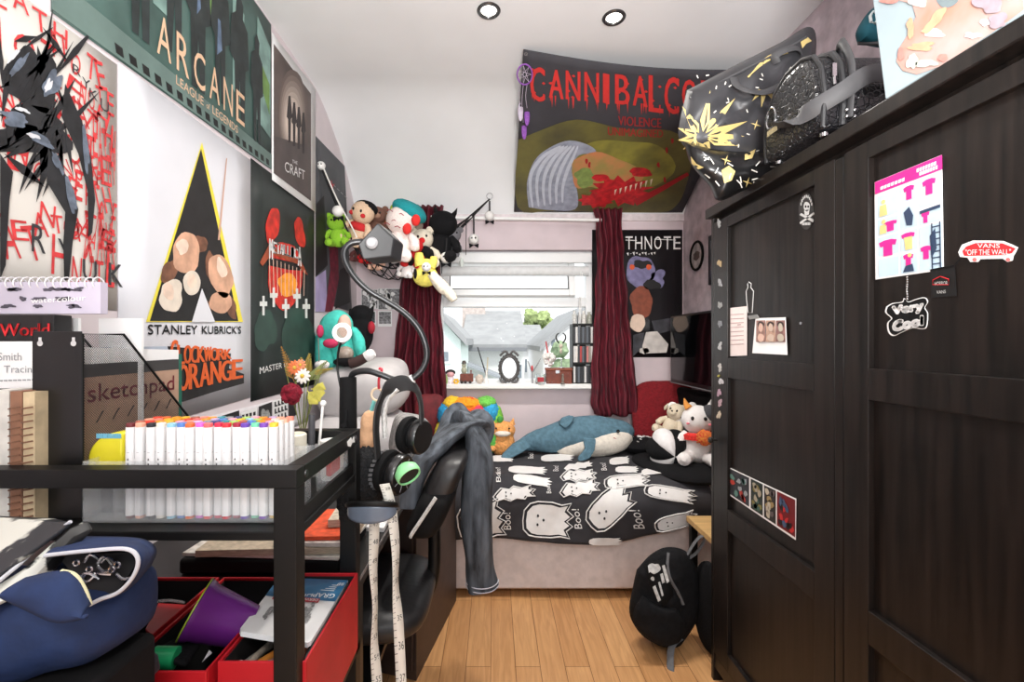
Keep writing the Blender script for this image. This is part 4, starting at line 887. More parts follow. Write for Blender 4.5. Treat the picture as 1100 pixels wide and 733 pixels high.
for x0, y0, x1, y1, t_ in ((617, 567, 625, 546, .18), (680, 567, 692, 547, .3), (541, 568, 549, 550, .05), (533, 520, 538, 510, .1), (587, 531, 592, 523, .2), (646, 508, 652, 500, .2), (533, 512, 538, 505, .1), (594, 509, 600, 503, 0), (567, 495, 573, 489, 0)):
    sl = (y0-y1)*t_
    q = [dinv(x1, y0), dinv(x1-sl, y1), dinv(x0-sl, y1), dinv(x0, y0)]
    uv, fs = text_shape('Boo!'); lt._add([dS(*[(q[0][i]*(1-a)+q[1][i]*a)*(1-c)+(q[3][i]*(1-a)+q[2][i]*a)*c for i in (0, 1)], .0128) for a, c in uv], fs)
wo.build('ghost_print', wg, dv); bo.build('outline_print', wg, dv); ey.build('eye_print', pm('black', (22, 24, 24)), dv); lt.build('lettering', wg, dv)
# --- shark plush
def tubepx(b, pts, Y, seg=20, flat=1.0, n=5, dy=0):
    P = smooth_path([(*at(x, y, Y), ) for x, y, r in pts], n); R = smooth_path([(r/F*Y, 0, 0) for x, y, r in pts], n)
    return b.tube([p+V(0, dy, 0) for p in P], [max(.002, r.x) for r in R], seg, flat=flat)
sh = thing('shark_plush', 'long blue plush shark with cream belly lying on the duvet below the window', 'plush toy', at(620, 490, 2.8))
blu = mat('shark_blue', (84, 116, 132), .95, var=.18, scale=45, bump=.4); crm = mat('plush_cream', (222, 214, 202), .95, var=.08, scale=60, bump=.4)
b = B(); tubepx(b, [(552, 484, 3), (562, 478, 7), (575, 474, 11), (592, 472, 15), (612, 468, 18.5), (636, 466, 19.5), (655, 466, 17), (668, 465, 13.5), (676, 465.5, 9), (680, 467, 3)], 2.8)
b.build('body', blu, sh, disp=.004, dscale=.012)
b = B(); tubepx(b, [(593, 480, 2), (602, 479, 8), (618, 477, 13), (640, 474, 15.5), (658, 471.5, 14), (670, 470, 10), (676.5, 469.5, 4)], 2.8, dy=-.036)
b.build('belly', crm, sh)
b = B(); b.prism([at(626, 470, 2.69), at(641, 471, 2.69), at(639, 484, 2.645), at(634, 493, 2.63), at(622, 498, 2.62), at(621, 493, 2.62), at(629, 483, 2.64)], (0, .03, 0)); b.build('flipper', blu, sh, bevel=.008, seg=3)
b = B(); b.prism([at(600, 456, 2.74), at(604, 450, 2.73), at(612, 447.5, 2.72), at(618, 448.5, 2.72), at(613, 456, 2.70), at(607, 461, 2.69)], (0, .03, .004)); b.build('dorsal_fin', blu, sh, bevel=.009, seg=3)
b = B(); b.prism([at(564, 471, 2.75), at(571, 481, 2.73), at(556, 490, 2.66), at(544, 496, 2.62), at(537, 496, 2.61), at(540, 490, 2.64), at(550, 480, 2.71)], (0, .04, .01)); b.build('tail_fin', blu, sh, bevel=.012, seg=3)
b = B(); b.prism([at(567, 474, 2.79), at(572, 464, 2.78), at(579, 466, 2.78), at(576, 475, 2.79)], (0, .025, 0)); b.build('tail_fin', blu, sh, bevel=.008, seg=3)
B().ball(at(664, 463.5, 2.70), .010).build('eye', mat('black_eye', (12, 12, 12), .15), sh)
b = B(); b.tube(smooth_path([at(659, 470.5, 2.688), at(666, 473, 2.695), at(673, 472.5, 2.715), at(677, 470, 2.745)], 4), .0035, 6); b.build('mouth', mat('mouth_pink', (176, 110, 104), .9), sh)
# --- rainbow fluffy plush backpack, cat plush
def fluff(name, c, **k): return mat(name, c, .95, var=.22, scale=70, bump=.8, **k)
rb = thing('rainbow_plush', 'big fluffy rainbow coloured plush behind the jeans under the window', 'plush toy', at(503, 486, 2.8))
FL = [(503, 458, 29, 27, (238, 176, 40), 2.86), (503, 444, 18, 17, (240, 92, 44), 2.80), (482, 446, 12, 15, (46, 150, 200), 2.80), (525, 443, 11, 14, (54, 160, 206), 2.82), (494, 455, 9, 9, (230, 40, 120), 2.75), (514, 450, 8, 15, (240, 60, 90), 2.765), (500, 435, 18, 8, (250, 150, 30), 2.80), (486, 434, 10, 8, (240, 190, 50), 2.81), (522, 433, 11, 7, (110, 190, 80), 2.83), (534, 456, 7, 20, (126, 196, 70), 2.84), (477, 465, 10, 14, (232, 208, 60), 2.80), (500, 467, 22, 9, (240, 200, 44), 2.77), (508, 476, 18, 10, (150, 92, 190), 2.75), (528, 472, 9, 14, (96, 184, 84), 2.80)]
for i, (x, y, r1, r2, c_, Yq) in enumerate(FL):
    B().ball(at(x, y, Yq), (r1/F*Yq, .075 if i else .09, r2/F*Yq), seg=40, rings=26).build('tuft', fluff('fluff%d' % i, c_), rb, disp=.022, dscale=.008)
b = B(); b.tube([at(488, 466, 2.70), at(500, 464.5, 2.69), at(516, 465, 2.70)], .005, 6); b.build('seam_line', BLKM, rb)
oc = thing('orange_cat_plush', 'round orange cat plush with a green leaf on its head under window', 'plush toy', at(540, 492, 2.78))
ogc = fluff('plush_orange', (226, 158, 92)); gcn = mat('felt_green', (70, 150, 66), .95)
b = B(); b.ball(at(540, 476, 2.78), (.075, .06, .09)); b.ball(at(540, 462, 2.78), (.08, .06, .055)); b.build('body', ogc, oc, remesh=.008, disp=.005, dscale=.01)
for x in (530, 550): B().cyl(at(x, 456, 2.78), at(x+(1.5 if x > 540 else -1.5), 449.5, 2.78), .02, .002).build('ear', ogc, oc)
B().ball(at(540, 466, 2.73), (.048, .03, .018)).build('muzzle', crm, oc)
for x in (533, 547): B().ball(at(x, 460.5, 2.722), .006).build('eye', MATS['black_eye'], oc)
B().ball(at(537, 451, 2.76), (.018, .012, .022)).build('leaf', gcn, oc)
for x in (529, 551): B().ball(at(x, 482, 2.73), (.02, .03, .018)).build('paw', ogc, oc)
# --- cushions
crush = mat('maroon_velvet', (104, 24, 32), .75, var=.35, scale=20, bump=.2)
def cushion(name, label, c, r, R, m, disp=0, cat='cushion', p=.55):
    b = B()
    def f(u, v):
        a = 2*PI*u; q = PI*(v-.5); sg = lambda t, e: math.copysign(abs(t)**e, t)
        return (r[0]*sg(math.cos(a), p)*sg(math.cos(q), .8), r[1]*sg(math.sin(a), p)*sg(math.cos(q), .8), r[2]*sg(math.sin(q), .9))
    M = Euler(R).to_matrix(); b.grid(lambda u, v: V(*c)+M@V(*f(u, v)), 40, 20, cu=True)
    return tag(b.build(name, m, disp=disp, dscale=.012), label, cat)
cushion('cushion', 'small maroon cushion standing between the toys curtain and the rainbow plush', at(462, 447, 2.88), (.10, .14, .045), (math.radians(78), 0, .2), crush)
cushion('cushion', 'large fluffy dark red cushion leaning on the wall under the television', at(718, 448, 2.96), (.23, .24, .055), (math.radians(72), 0, -.12), fluff('red_fleece', (118, 14, 24)), disp=.008)
cushion('throw', 'black folded throw spread over the head end of the bed', (1.07, 2.50, .570), (.26, .30, .040), (0, -.02, .25), BLKF, cat='throw', p=.7)
pf = thing('pillow', 'black floral pillow between the shark head and the panelled ball', 'pillow', at(690, 486, 2.78))
b = B(); b.ball(at(688, 478, 2.80), (.13, .13, .05)); b.build('cover', BLKF, pf)
b = B(); rr = random.Random(9)
for i in range(26):
    a = rr.uniform(0, 2*PI); q = rr.uniform(0, .95); x = .13*q*math.cos(a); y = .13*q*math.sin(a); z = .05*math.sqrt(1-q*q)
    c_ = at(688, 478, 2.80); b.ball((c_.x+x, c_.y+y, c_.z+z+.001), (.012, .008, .003), R=(y*4, x*4, a), seg=8, rings=5)
b.build('petal_print', wg, pf)
# panelled ball
bl_ = thing('panelled_ball', 'black and white panelled fabric ball on the black throw', 'ball', at(716, 500, 2.52))
cb = at(718, 483, 2.50); ax = V(-.05, -1, -.15).normalized(); a1 = V(1, 0, 0); a1 = (a1-ax*a1.dot(ax)).normalized(); a2 = ax.cross(a1)
for k in range(6):
    def f(u, v, k=k):
        t = -1+2*u; w_ = PI/6*.98; a = PI/2+k*PI/3+t*w_+.45; q = PI*v; bulge = 1+.16*(1-t*t)*math.sin(q)
        r = .104*bulge; return cb+ax*r*math.cos(q)+(a1*math.cos(a)+a2*math.sin(a))*r*math.sin(q)
    B().grid(f, 12, 18).build('panel', (BLKF if k % 2 else mat('ball_white', (228, 226, 226), .9, var=.04, scale=60, bump=.2)), bl_, doubles=True)
# generic plush animal: local coordinates, seated, looking along -Y, about 1 tall
def plush(name, label, loc, rot, size, body, muzzle=None, ears='round', earc=None, extra=None, group=None, limbs=True, cat='plush toy', disp=.012, eyes=True, belly=None, headc=None):
    t = thing(name, label, cat, loc, group, rot, size)
    K = dict(local=True, disp=disp, dscale=.05)
    b = B(); b.ball((0, 0, .30), (.23, .19, .30)); b.build('body', body, t, **K)
    hc = headc or body
    hd = B().ball((0, -.03, .74), (.27, .23, .25), seg=20, rings=14).build('head', hc, t, **K)
    for s in (-1, 1):
        if ears == 'round': B().ball((s*.2, -.0, .95), (.10, .05, .10)).build('ear', earc or hc, t, local=True)
        elif ears == 'cat': B().tube([(s*.15, 0, .92), (s*.19, 0, 1.0), (s*.215, 0, 1.10)], [.10, .06, .006], 12, flat=.6).build('ear', earc or hc, t, local=True)
        elif ears == 'long': B().tube([(s*.1, 0, .93), (s*.13, 0, 1.12), (s*.15, -.02, 1.32), (s*.15, -.02, 1.4)], [.05, .075, .06, .015], 12).build('ear', earc or hc, t, local=True)
        elif ears == 'flop': B().tube([(s*.2, 0, .90), (s*.31, 0, .86), (s*.36, -.02, .74), (s*.36, -.02, .68)], [.05, .075, .07, .02], 12, flat=.7).build('ear', earc or hc, t, local=True)
        if eyes: B().ball((s*.10, -.245, .77), (.028, .02, .034), seg=10, rings=8).build('eye', MATS['black_eye'], t, local=True)
        if limbs:
            B().tube([(s*.18, -.02, .50), (s*.30, -.08, .38), (s*.33, -.14, .26), (s*.33, -.16, .22)], [.07, .085, .085, .03], 12).build('arm', body, t, local=True)
            B().tube([(s*.12, -.05, .12), (s*.20, -.20, .10), (s*.24, -.36, .10), (s*.24, -.42, .11)], [.10, .11, .11, .04], 12).build('leg', body, t, local=True)
    if muzzle: B().ball((0, -.23, .68), (.12, .08, .085), seg=14, rings=10).build('muzzle', muzzle, t, local=True); B().ball((0, -.305, .715), (.03, .02, .022), seg=8, rings=6).build('nose', MATS['black_eye'], t, local=True)
    if belly: B().ball((0, -.06, .30), (.16, .155, .22)).build('belly', belly, t, local=True)
    if extra: extra(t)
    return t
lamb = mat('plush_lamb', (222, 208, 184), .95, var=.12, scale=60, bump=.6)
plush('lamb_plush', 'cream lamb plush lying over the panelled ball with head turned away', at(716, 469, 2.60), (-.35, .25, -.9), .20, lamb, muzzle=lamb, ears='flop')
whf = mat('plush_white', (236, 232, 230), .95, var=.05, scale=60, bump=.4); orf = mat('plush_ginger', (224, 150, 70), .95); gyf = mat('plush_charcoal', (70, 70, 74), .95)
def calico(t):
    B().tube([(-.14, -.06, .93), (-.19, -.04, 1.0), (-.215, -.02, 1.10)], [.11, .07, .012], 12, flat=.6).build('ginger_ear_patch', orf, t, local=True)
    B().ball((.17, -.07, .85), (.13, .17, .16)).build('charcoal_patch', gyf, t, local=True)
    B().lathe([(.18, -.05), (.25, -.06), (.26, .02), (.18, .06)], (0, -.02, .46), (0, 0, 1), 24, closed=True).build('scarf', mat('scarf_red', (214, 46, 40), .85, var=.4, scale=40), t, local=True)
    B().ball((.09, -.27, .46), (.13, .06, .12), wob=.5).build('scarf_bow', mat('scarf_gold', (224, 150, 60), .85, var=.5, scale=30, c2=(206, 40, 40)), t, local=True)
    for s in (-1, 1): B().ball((s*.17, -.225, .68), (.03, .02, .018), seg=8, rings=6).build('cheek', mat('cheek_pink', (232, 130, 140), .9), t, local=True)
    B().ball((.24, -.455, .10), (.05, .012, .04), seg=10, rings=8).build('foot_print', mat('foot_red', (190, 50, 56), .9), t, local=True)
plush('calico_cat_plush', 'white cat plush with ginger ear, charcoal patch and red gold scarf', at(750, 498, 2.42), (-.1, 0, -.35), .31, whf, ears='cat', extra=calico, disp=.004)
plush('grey_cat_plush', 'black and white plush with pointed ears behind the scarfed cat', at(733, 485, 2.62), (0, 0, -.1), .27, BLKF, headc=whf, ears='round', earc=whf)
# ---------------------------------------------------------------- curtains and rod
def velvet():
    return mat('crushed_velvet', (112, 20, 40), .7, var=.55, scale=26, stretch=(3, 3, .35), detail=6, bump=.3, c2=(48, 10, 20))
CV = velvet()
def curtain(label, prof, Y, nf, ph, hem=.02):
    # prof: (y px, x left px, x right px)
    def lr(v):
        y = prof[0][0]+(prof[-1][0]-prof[0][0])*v
        for a, b_ in zip(prof, prof[1:]):
            if a[0] <= y <= b_[0]+1e-6:
                t = (y-a[0])/(b_[0]-a[0]); t = t*t*(3-2*t); return y, a[1]+(b_[1]-a[1])*t, a[2]+(b_[2]-a[2])*t
        return y, prof[-1][1], prof[-1][2]
    def f(u, v):
        y, l, r = lr(v); x = l+(r-l)*u; p = at(x, y, Y)
        d = .022*math.sin(u*2*PI*nf+ph+1.2*noise.noise(V(u*3, v*4, ph)))+.012*noise.noise(V(u*9, v*7, 3+ph))
        z = p.z+(hem*.4*math.sin(u*2*PI*nf*.5+ph) if v > .97 else 0)
        return V(p.x+.004*math.sin(v*30+u*9), Y+d, z)
    return B().grid(f, 90, 60)
t = thing('curtain', 'dark red crushed velvet curtain behind the hammock of plush toys', 'curtain', at(450, 455, 3.0))
curtain('', [(221, 437, 476), (236, 438, 474), (260, 436, 473), (330, 428, 474), (400, 421, 478), (456, 420, 482)], 2.985, 6, .4).build('drape', CV, t, solid=.004)
t = thing('curtain', 'dark red crushed velvet curtain beside the disc rack and black poster', 'curtain', at(660, 447, 3.0))
curtain('', [(224, 638, 669), (238, 641, 669), (270, 642, 671), (330, 640, 676), (400, 636, 682), (432, 635, 687), (447, 640, 686)], 2.985, 5, 1.3).build('drape', CV, t, solid=.004)
t = thing('curtain_rod', 'thin white curtain rod across the top of the window wall', 'rod', at(556, 236, 2.98))
B().cyl(at(463, 233.5, 2.985), at(646, 236.5, 2.985), .011, seg=12).build('rod', WHT, t)
b = B(); 
for x in (476, 634): b.tube([at(x, 235, 2.985), at(x, 235, 3.098)], .007, 8)
b.build('bracket', WHT, t)
# ---------------------------------------------------------------- television
tv = thing('television', 'flat black television mounted on the mottled wall over the bed head', 'television', (1.14, 2.5, EYE-.1))
B().box((1.125, 2.12, EYE-.265), (1.165, 2.90, EYE+.16)).build('housing', mat('tv_black', (14, 14, 15), .3), tv, bevel=.006)
B().box((1.1235, 2.135, EYE-.235), (1.1255, 2.885, EYE+.147)).build('screen', mat('tv_screen', (6, 6, 8), .06), tv, smooth=False)
B().box((1.122, 2.12, EYE-.262), (1.1252, 2.90, EYE-.257)).build('trim_line', mat('tv_trim', (120, 120, 122), .3), tv, smooth=False)
b = B(); b.box((1.165, 2.45, EYE-.12), (1.19, 2.60, EYE+.02)); b.box((1.19, 2.49, EYE-.08), (XR-.002, 2.56, EYE-.02)); b.build('wall_bracket', BLK, tv)
# ---------------------------------------------------------------- low table and backpack
woodt = mat('oak_veneer', (206, 168, 112), .5, var=.12, scale=8, stretch=(1, 8, 1))
tb = thing('side_table', 'low oak topped table with black legs between bed and wardrobe', 'table', (1.08, 1.95, 0))
B().box((.905, 1.72, .405), (XR-.02, 2.14, .43)).build('table_top', woodt, tb, smooth=False, bevel=.002)
for x in (.925, XR-.05):
    for y in (1.75, 2.11): B().box((x-.014, y-.014, 0), (x+.014, y+.014, .405)).build('leg', BLK, tb, smooth=False)
bp = thing('backpack', 'black backpack with white printed flap slumped on the floor by the table', 'backpack', (.72, 1.88, 0))
pb_, SB = puffer([(684, 612), (699, 596), (716, 588), (736, 592), (748, 610), (753, 640), (750, 664), (737, 686), (724, 699), (706, 693), (687, 680), (676, 658), (680, 630)], 1.87, .09)
bpn = mat('backpack_nylon', (20, 20, 22), .9, var=.3, scale=50, bump=.25, spec=.2)
pb_(B()).build('body', bpn, bp)
pk_, SK = puffer([(690, 640), (706, 650), (728, 655), (736, 672), (730, 690), (716, 696), (698, 688), (682, 672), (681, 655)], 1.80, .05)
pk_(B()).build('front_pocket', bpn, bp)
b = B(); b.tube([SK(x, y, .002) for x, y in ((684, 650), (694, 643), (708, 650), (726, 655), (733, 668))], .0035, 6); b.build('pocket_piping', BLKM, bp)
b = B(); flat(b, [[(692, 606), (713, 601), (718, 612), (723, 640), (713, 652), (698, 630)]], SB, .006); b.build('printed_flap', BLKM, bp, solid=.004)
gw = mat('bag_print', (186, 186, 184), .9, var=.3, scale=60); b = B()
flat(b, [blob(703, 611, 6, 6, 12, .2, 3), blob(701, 622, 2, 2.4, 8, .2, 1), [(711, 608), (714, 607), (719, 625), (716, 627)], [(709, 617), (712, 616), (716, 633), (713, 634)], [(701, 631), (704, 629), (710, 645), (707, 647)], [(707, 626), (709, 625), (713, 640), (711, 641)], [(696, 608), (698, 606), (699, 614), (697, 616)]], SB, .0095)
b.build('white_print', gw, bp, smooth=False)
gs = mat('grey_webbing', (92, 92, 94), .85, var=.1, scale=80)
b = B(); b.tube(smooth_path([SB(718, 594, .004), SB(717, 608, .006), SB(720, 622, .006), SB(728, 636, .006), SB(734, 650, .006)], 5), .006, 8, flat=.5); b.build('zip', gs, bp)
b = B(); b.tube(smooth_path([at(738, 596, 1.86), at(747, 582, 1.86), at(754, 576, 1.86), at(756, 582, 1.86), at(748, 594, 1.86), at(740, 600, 1.86)], 5), .010, 8, flat=.3); b.build('top_loop', gs, bp)
b = B(); b.tube(smooth_path([at(731, 686, 1.83), at(722, 694, 1.79), at(720, 712, 1.75), at(722, 735, 1.70)], 5), .013, 8, flat=.25); b.build('strap', gs, bp)
cushion('black_bag', 'dark fabric bag standing behind the backpack against the table leg', (.87, 1.83, .18), (.035, .09, .178), (0, 0, .1), BLKF, cat='bag')
# ---------------------------------------------------------------- things on the window sill
SZ = EYE-.285; SY = 3.07
def sp(px, dz=0, Y=SY): return V((px-VX)/F*Y, Y, SZ+dz)
def s2(px, py, Y=SY): return at(px, py, Y)
t = thing('oval_mirror', 'small ornate pewter oval mirror standing on the window sill', 'mirror', sp(547))
pew = mat('pewter', (98, 96, 96), .45, .6, var=.4, scale=120, bump=.5)
c_ = s2(547, 395.5, 3.09); tiltm = lambda a, r1, r2, y=0: V(c_.x+r1*math.cos(a), c_.y-y, c_.z+r2*math.sin(a))
B().tube([tiltm(2*PI*k/40, .057, .078) for k in range(40)], .009, 8, closed=True).build('frame', pew, t)
b = B()
for k in range(44): b.ball(tiltm(2*PI*k/44, .066+.004*(k % 2), .088+.004*(k % 2)), .0075, seg=8, rings=6)
for s in (-1, 1):
    b.tube(smooth_path([s2(547+s*1, 381, 3.09), s2(547+s*4, 377.5, 3.09), s2(547+s*7, 379.5, 3.09), s2(547+s*10, 382.5, 3.09)], 4), .008, 8); b.tube(smooth_path([s2(547+s*2, 409, 3.09), s2(547+s*5, 411, 3.08), s2(547+s*8.5, 409.5, 3.08), s2(547+s*9.5, 406, 3.09)], 4), .009, 8)
b.build('scrollwork', pew, t)
B().prism([tiltm(2*PI*k/40, .055, .076) for k in range(40)], (0, .003, 0)).build('mirror_glass', mat('mirror', (245, 245, 245), .02, 1.0, var=0), t, smooth=False)
# little doll, cart with figure, shell
t = thing('doll_figurine', 'tiny dark haired figurine in pastel clothes beside the toy cart on sill', 'figurine', sp(484))
B().lathe([(.0, 0), (.030, 0), (.032, .02), (.02, .045), (.0, .05)], sp(484), seg=16).build('body', mat('doll_white', (226, 214, 222), .6, var=.3, scale=60), t)
B().ball(sp(484, .062), (.028, .026, .024)).build('head', mat('doll_face', (222, 170, 176), .6), t)
B().ball(sp(484, .072, SY+.006), (.034, .026, .022)).build('hair', mat('doll_hair', (50, 38, 40), .7), t)
b = B()
for k in range(6): b.ball(sp(490, .016, SY-.035)+V(.013*math.cos(k*PI/3), 0, .013*math.sin(k*PI/3)), (.008, .006, .008), seg=8, rings=6)
f_ = b.build('toy_flower', mat('toy_yellow', (236, 186, 50), .6)); tag(f_, 'tiny yellow flower shaped toy in front of the dark haired figurine', 'toy')
tag(B().lathe([(0, 0), (.012, 0), (.015, .03), (.008, .05), (.009, .06), (0, .062)], sp(479, 0, SY-.02), seg=14).build('green_bottle', mat('green_plastic', (150, 180, 110), .4)), 'tiny green bottle half hidden by the curtain behind dark haired figurine', 'bottle')
brn = mat('brown_carved', (112, 52, 36), .55, var=.2, scale=60)
t = thing('toy_cart', 'small brown wooden toy cart on the window sill', 'toy', sp(501))
B().box(sp(494, .012, SY-.02), sp(508.5, .065, SY+.03)).build('body', brn, t, bevel=.003)
b = B()
for x in (496, 500, 505): b.cyl(sp(x, .01, SY-.024), sp(x, .01, SY+.034), .010)
b.build('wheel', mat('dark_wheel', (46, 34, 30), .6), t)
b = B(); b.tube([sp(506, .065), sp(506, .08)], .004, 6); b.ball(sp(506, .084), .006); b.build('funnel', brn, t)
t = thing('bear_figurine', 'small pale grey green bear figurine seated on top of the toy cart', 'figurine', sp(498.5, .065))
pgr = mat('stone_green', (176, 180, 160), .7, var=.2, scale=80)
b = B(); b.ball(sp(498.5, .088), (.02, .017, .026)); b.ball(sp(498.5, .122), (.016, .015, .018)); b.build('body', pgr, t)
B().lathe([(.0, 0), (.02, 0), (.012, .012), (.012, .018), (0, .02)], sp(498.5, .134), seg=14).build('hat', mat('hat_dark', (90, 82, 78), .7), t)
tag(B().ball(sp(515, .029), (.028, .02, .03), wob=.3).build('pebble', mat('shell_beige', (206, 192, 180), .8, var=.15, scale=60)), 'pale rounded stone beside the toy cart on the sill', 'stone')
t = thing('incense_holder', 'white incense holder with one long dark leaning stick on the sill', 'incense', sp(523))
B().lathe([(0, 0), (.02, 0), (.016, .02), (.006, .05), (.006, .085), (0, .09)], sp(522.5), seg=14).build('holder', mat('white_ceramic', (232, 230, 226), .4), t)
B().tube([sp(522, .06), s2(513, 373, SY)], .004, 6).build('stick', BLK, t)
B().tube([sp(523, .06), s2(524, 384, SY)], .004, 6).build('stick', mat('pale_stick', (210, 200, 170), .7), t)
# antlers / clear ornament
gls = mat('clear_glass', (240, 246, 246), .05, trans=.9, var=0)
t = thing('wire_ornament', 'Y shaped grey wire ornament with red centre by the small mirror', 'ornament', sp(572))
for pts in (((572, 412), (571.5, 400), (567, 388)), ((572, 400), (576, 394), (581, 385))): B().tube([s2(x, y) for x, y in pts], [.006, .005, .003], 8).build('branch', mat('ornament_grey', (150, 150, 152), .4), t)
B().ball(s2(571.5, 396), (.008, .008, .022)).build('red_heart', mat('ornament_red', (190, 50, 56), .5), t)
t = thing('glass_candle', 'small clear glass candle jar with red label in front of brown chest', 'candle', sp(581, 0, SY-.03))
B().lathe([(0, 0), (.034, 0), (.036, .01), (.036, .062), (.033, .064), (.033, .012), (0, .012)], sp(581, 0, SY-.03), seg=24).build('jar', gls, t)
B().lathe([(0, .013), (.030, .013), (.030, .045), (0, .045)], sp(581, 0, SY-.03), seg=24).build('wax', mat('wax', (230, 226, 220), .6), t)
B().box(sp(577.5, .016, SY-.068), sp(584, .046, SY-.064)).build('label', mat('label_red', (168, 40, 52), .6), t)
ch = thing('wooden_chest', 'little brown wooden treasure chest on the sill beside the disc rack', 'box', sp(600, 0, SY))
B().box(sp(587, 0, SY-.03), sp(612, .085, SY+.06)).build('body', brn, ch, bevel=.003)
B().box(sp(586.5, .086, SY-.033), sp(612.5, .104, SY+.063)).build('lid', mat('brown_lid', (130, 66, 44), .55, var=.2, scale=50), ch, bevel=.004)
B().box(sp(597, .07, SY-.036), sp(601, .09, SY-.03)).build('clasp', STEEL, ch)
b = B()
for x in (589, 593, 605, 610):
    for z in (.012, .07): b.ball(sp(x, z, SY-.031), .003, seg=8, rings=6)
b.build('stud', STEEL, ch)
t = thing('white_ornament', 'white ruffled ornament with a red stick on the brown chest', 'ornament', sp(590, .104, SY))
b = B(); rr = random.Random(6)
for i in range(14): b.ball(sp(590+rr.uniform(-4.5, 4.5), .104+rr.uniform(.02, .10), SY+rr.uniform(-.01, .02)), rr.uniform(.012, .024), wob=.5, seg=10, rings=7)
b.build('ruffle', mat('white_gloss', (226, 224, 220), .4), t)
B().tube([s2(590, 388), s2(586.5, 367)], .005, 6).build('stick', mat('ornament_red', (190, 50, 56)), t)
t = thing('horned_skull', 'small horned skull on a thin stand on the brown chest', 'ornament', sp(602.5, .104, SY))
B().lathe([(0, 0), (.022, 0), (.022, .004), (.003, .006), (.003, .06), (0, .06)], sp(603, .104, SY), seg=14).build('stand', STEEL, t)
b = B(); b.ball(s2(602.5, 372), (.013, .013, .016)); b.ball(s2(602.5, 377), (.008, .009, .02)); b.build('skull', mat('bone_skull', (206, 194, 178), .6), t)
for s in (-1, 1): B().tube(smooth_path([s2(602.5+s*2, 369, SY), s2(602.5+s*5, 364, SY), s2(602.5+s*4.5, 360, SY), s2(602.5+s*2, 358, SY)], 5), [.0055]*6+[.005]*5+[.004]*4+[.002], 8).build('horn', mat('horn_black', (30, 28, 28), .5), t)
tag(B().lathe([(0, 0), (.014, 0), (.016, .006), (.006, .014), (.01, .034), (.006, .05), (.009, .062), (0, .07)], sp(604.5, 0, SY-.055), seg=16).build('glass_figurine', mat('smoky_glass', (170, 160, 150), .1, trans=.5)), 'tiny smoky glass figurine standing before the brown chest', 'figurine')
# disc rack: three tiers of cases
dk = thing('disc_rack', 'black three tier disc rack on sill against the curtain', 'rack', sp(624.5, 0, 3.11))
x0, x1 = sp(614, 0, 3.09).x, sp(637, 0, 3.09).x
b = B(); b.box((x0, 3.05, SZ), (x0+.006, 3.17, SZ+.40)); b.box((x1-.006, 3.05, SZ), (x1, 3.17, SZ+.40))
b.box((x0, 3.165, SZ), (x1, 3.17, SZ+.40)); b.build('side_frame', BLK, dk, smooth=False)
for k in range(4): B().box((x0+.006, 3.05, SZ+.13*k), (x1-.006, 3.165, SZ+.13*k+(.012 if k else .006))).build('shelf', BLK, dk, smooth=False)
cols = [(60, 60, 64), (40, 42, 46), (210, 208, 206), (170, 60, 58), (196, 120, 116), (226, 222, 216), (90, 96, 104), (150, 140, 130)]
case0 = None; rr = random.Random(12); nm = ('bottom', 'middle', 'top')
for tier in range(3):
    w_ = (x1-x0-.014)/9
    for k in range(9):
        cc = cols[(k*3+tier*2) % 8] if tier == 1 else (cols[rr.choice((0, 1, 1, 2, 6))])
        mm = mat('case_%d_%d_%d' % cc, cc, .35, var=.1, scale=90)
        z0 = SZ+.13*tier+(.0125 if tier else .0065)
        o = B().box((x0+.007+w_*k, 3.055, z0), (x0+.007+w_*k+w_*.88, 3.163, z0+.108)).build('disc_case', mm, smooth=False)
        tag(o, 'slim plastic disc case standing in the %s tier of the black rack' % nm[tier], 'disc case', 'disc cases in the %s tier' % nm[tier])
for i, (px, h, w_, c_) in enumerate(((617, .09, .016, (196, 196, 192)), (622, .075, .014, (120, 122, 124)), (627, .088, .018, (206, 204, 198)), (633, .08, .018, (150, 152, 140)))):
    tag(B().lathe([(0, 0), (w_, 0), (w_, h*.7), (w_*.5, h*.8), (w_*.55, h), (0, h)], (sp(px, 0, 3.11).x, 3.11, SZ+.403), seg=16).build('jar', mat('jar%d' % i, c_, .25, var=.3, scale=80)), ['tallest silver grey jar on top of the disc rack', 'short grey jar second along on top of the disc rack', 'pale cream jar third along on top of the disc rack', 'olive grey jar against the curtain on top of disc rack'][i], 'jar')
# ---------------------------------------------------------------- black trolley, near left
TX0, TX1, TY0, TY1 = XL+.012, -.302, .70, 1.035
ZTOP = EYE-.198; ZTRAY = EYE-.294
tro = thing('trolley', 'black metal trolley with raised tray rim holding the marker box', 'trolley', (-.61, .87, 0))
def gb(name, *boxes, m=BLK, par=tro, bev=.0015):
    b = B()
    for a, c in boxes: b.box(a, c)
    return b.build(name, m, par, smooth=False, bevel=bev)
for x in (TX0, TX1-.036):
    for y in (TY0, TY1-.032): gb('post', ((x, y, .0), (x+.036, y+.032, ZTOP-.029)))
gb('tray_rim', ((TX0, TY0, ZTOP-.029), (TX1, TY0+.030, ZTOP)), ((TX0, TY1-.030, ZTOP-.029), (TX1, TY1, ZTOP)), ((TX1-.028, TY0+.030, ZTOP-.029), (TX1, TY1-.030, ZTOP)), ((TX0, TY0+.03, ZTOP-.029), (TX0+.028, TY1-.03, ZTOP)))
gb('tray', ((TX0+.002, TY0+.002, ZTRAY-.014), (TX1-.002, TY1-.002, ZTRAY)), ((TX1-.012, TY0+.033, ZTRAY), (TX1-.006, TY1-.034, ZTRAY+.025)))
gb('shelf', ((TX0, TY0+.002, .555), (TX1, TY1, .575)), ((TX0, TY0+.01, .12), (TX1, TY1, .14)))
b = B(); 
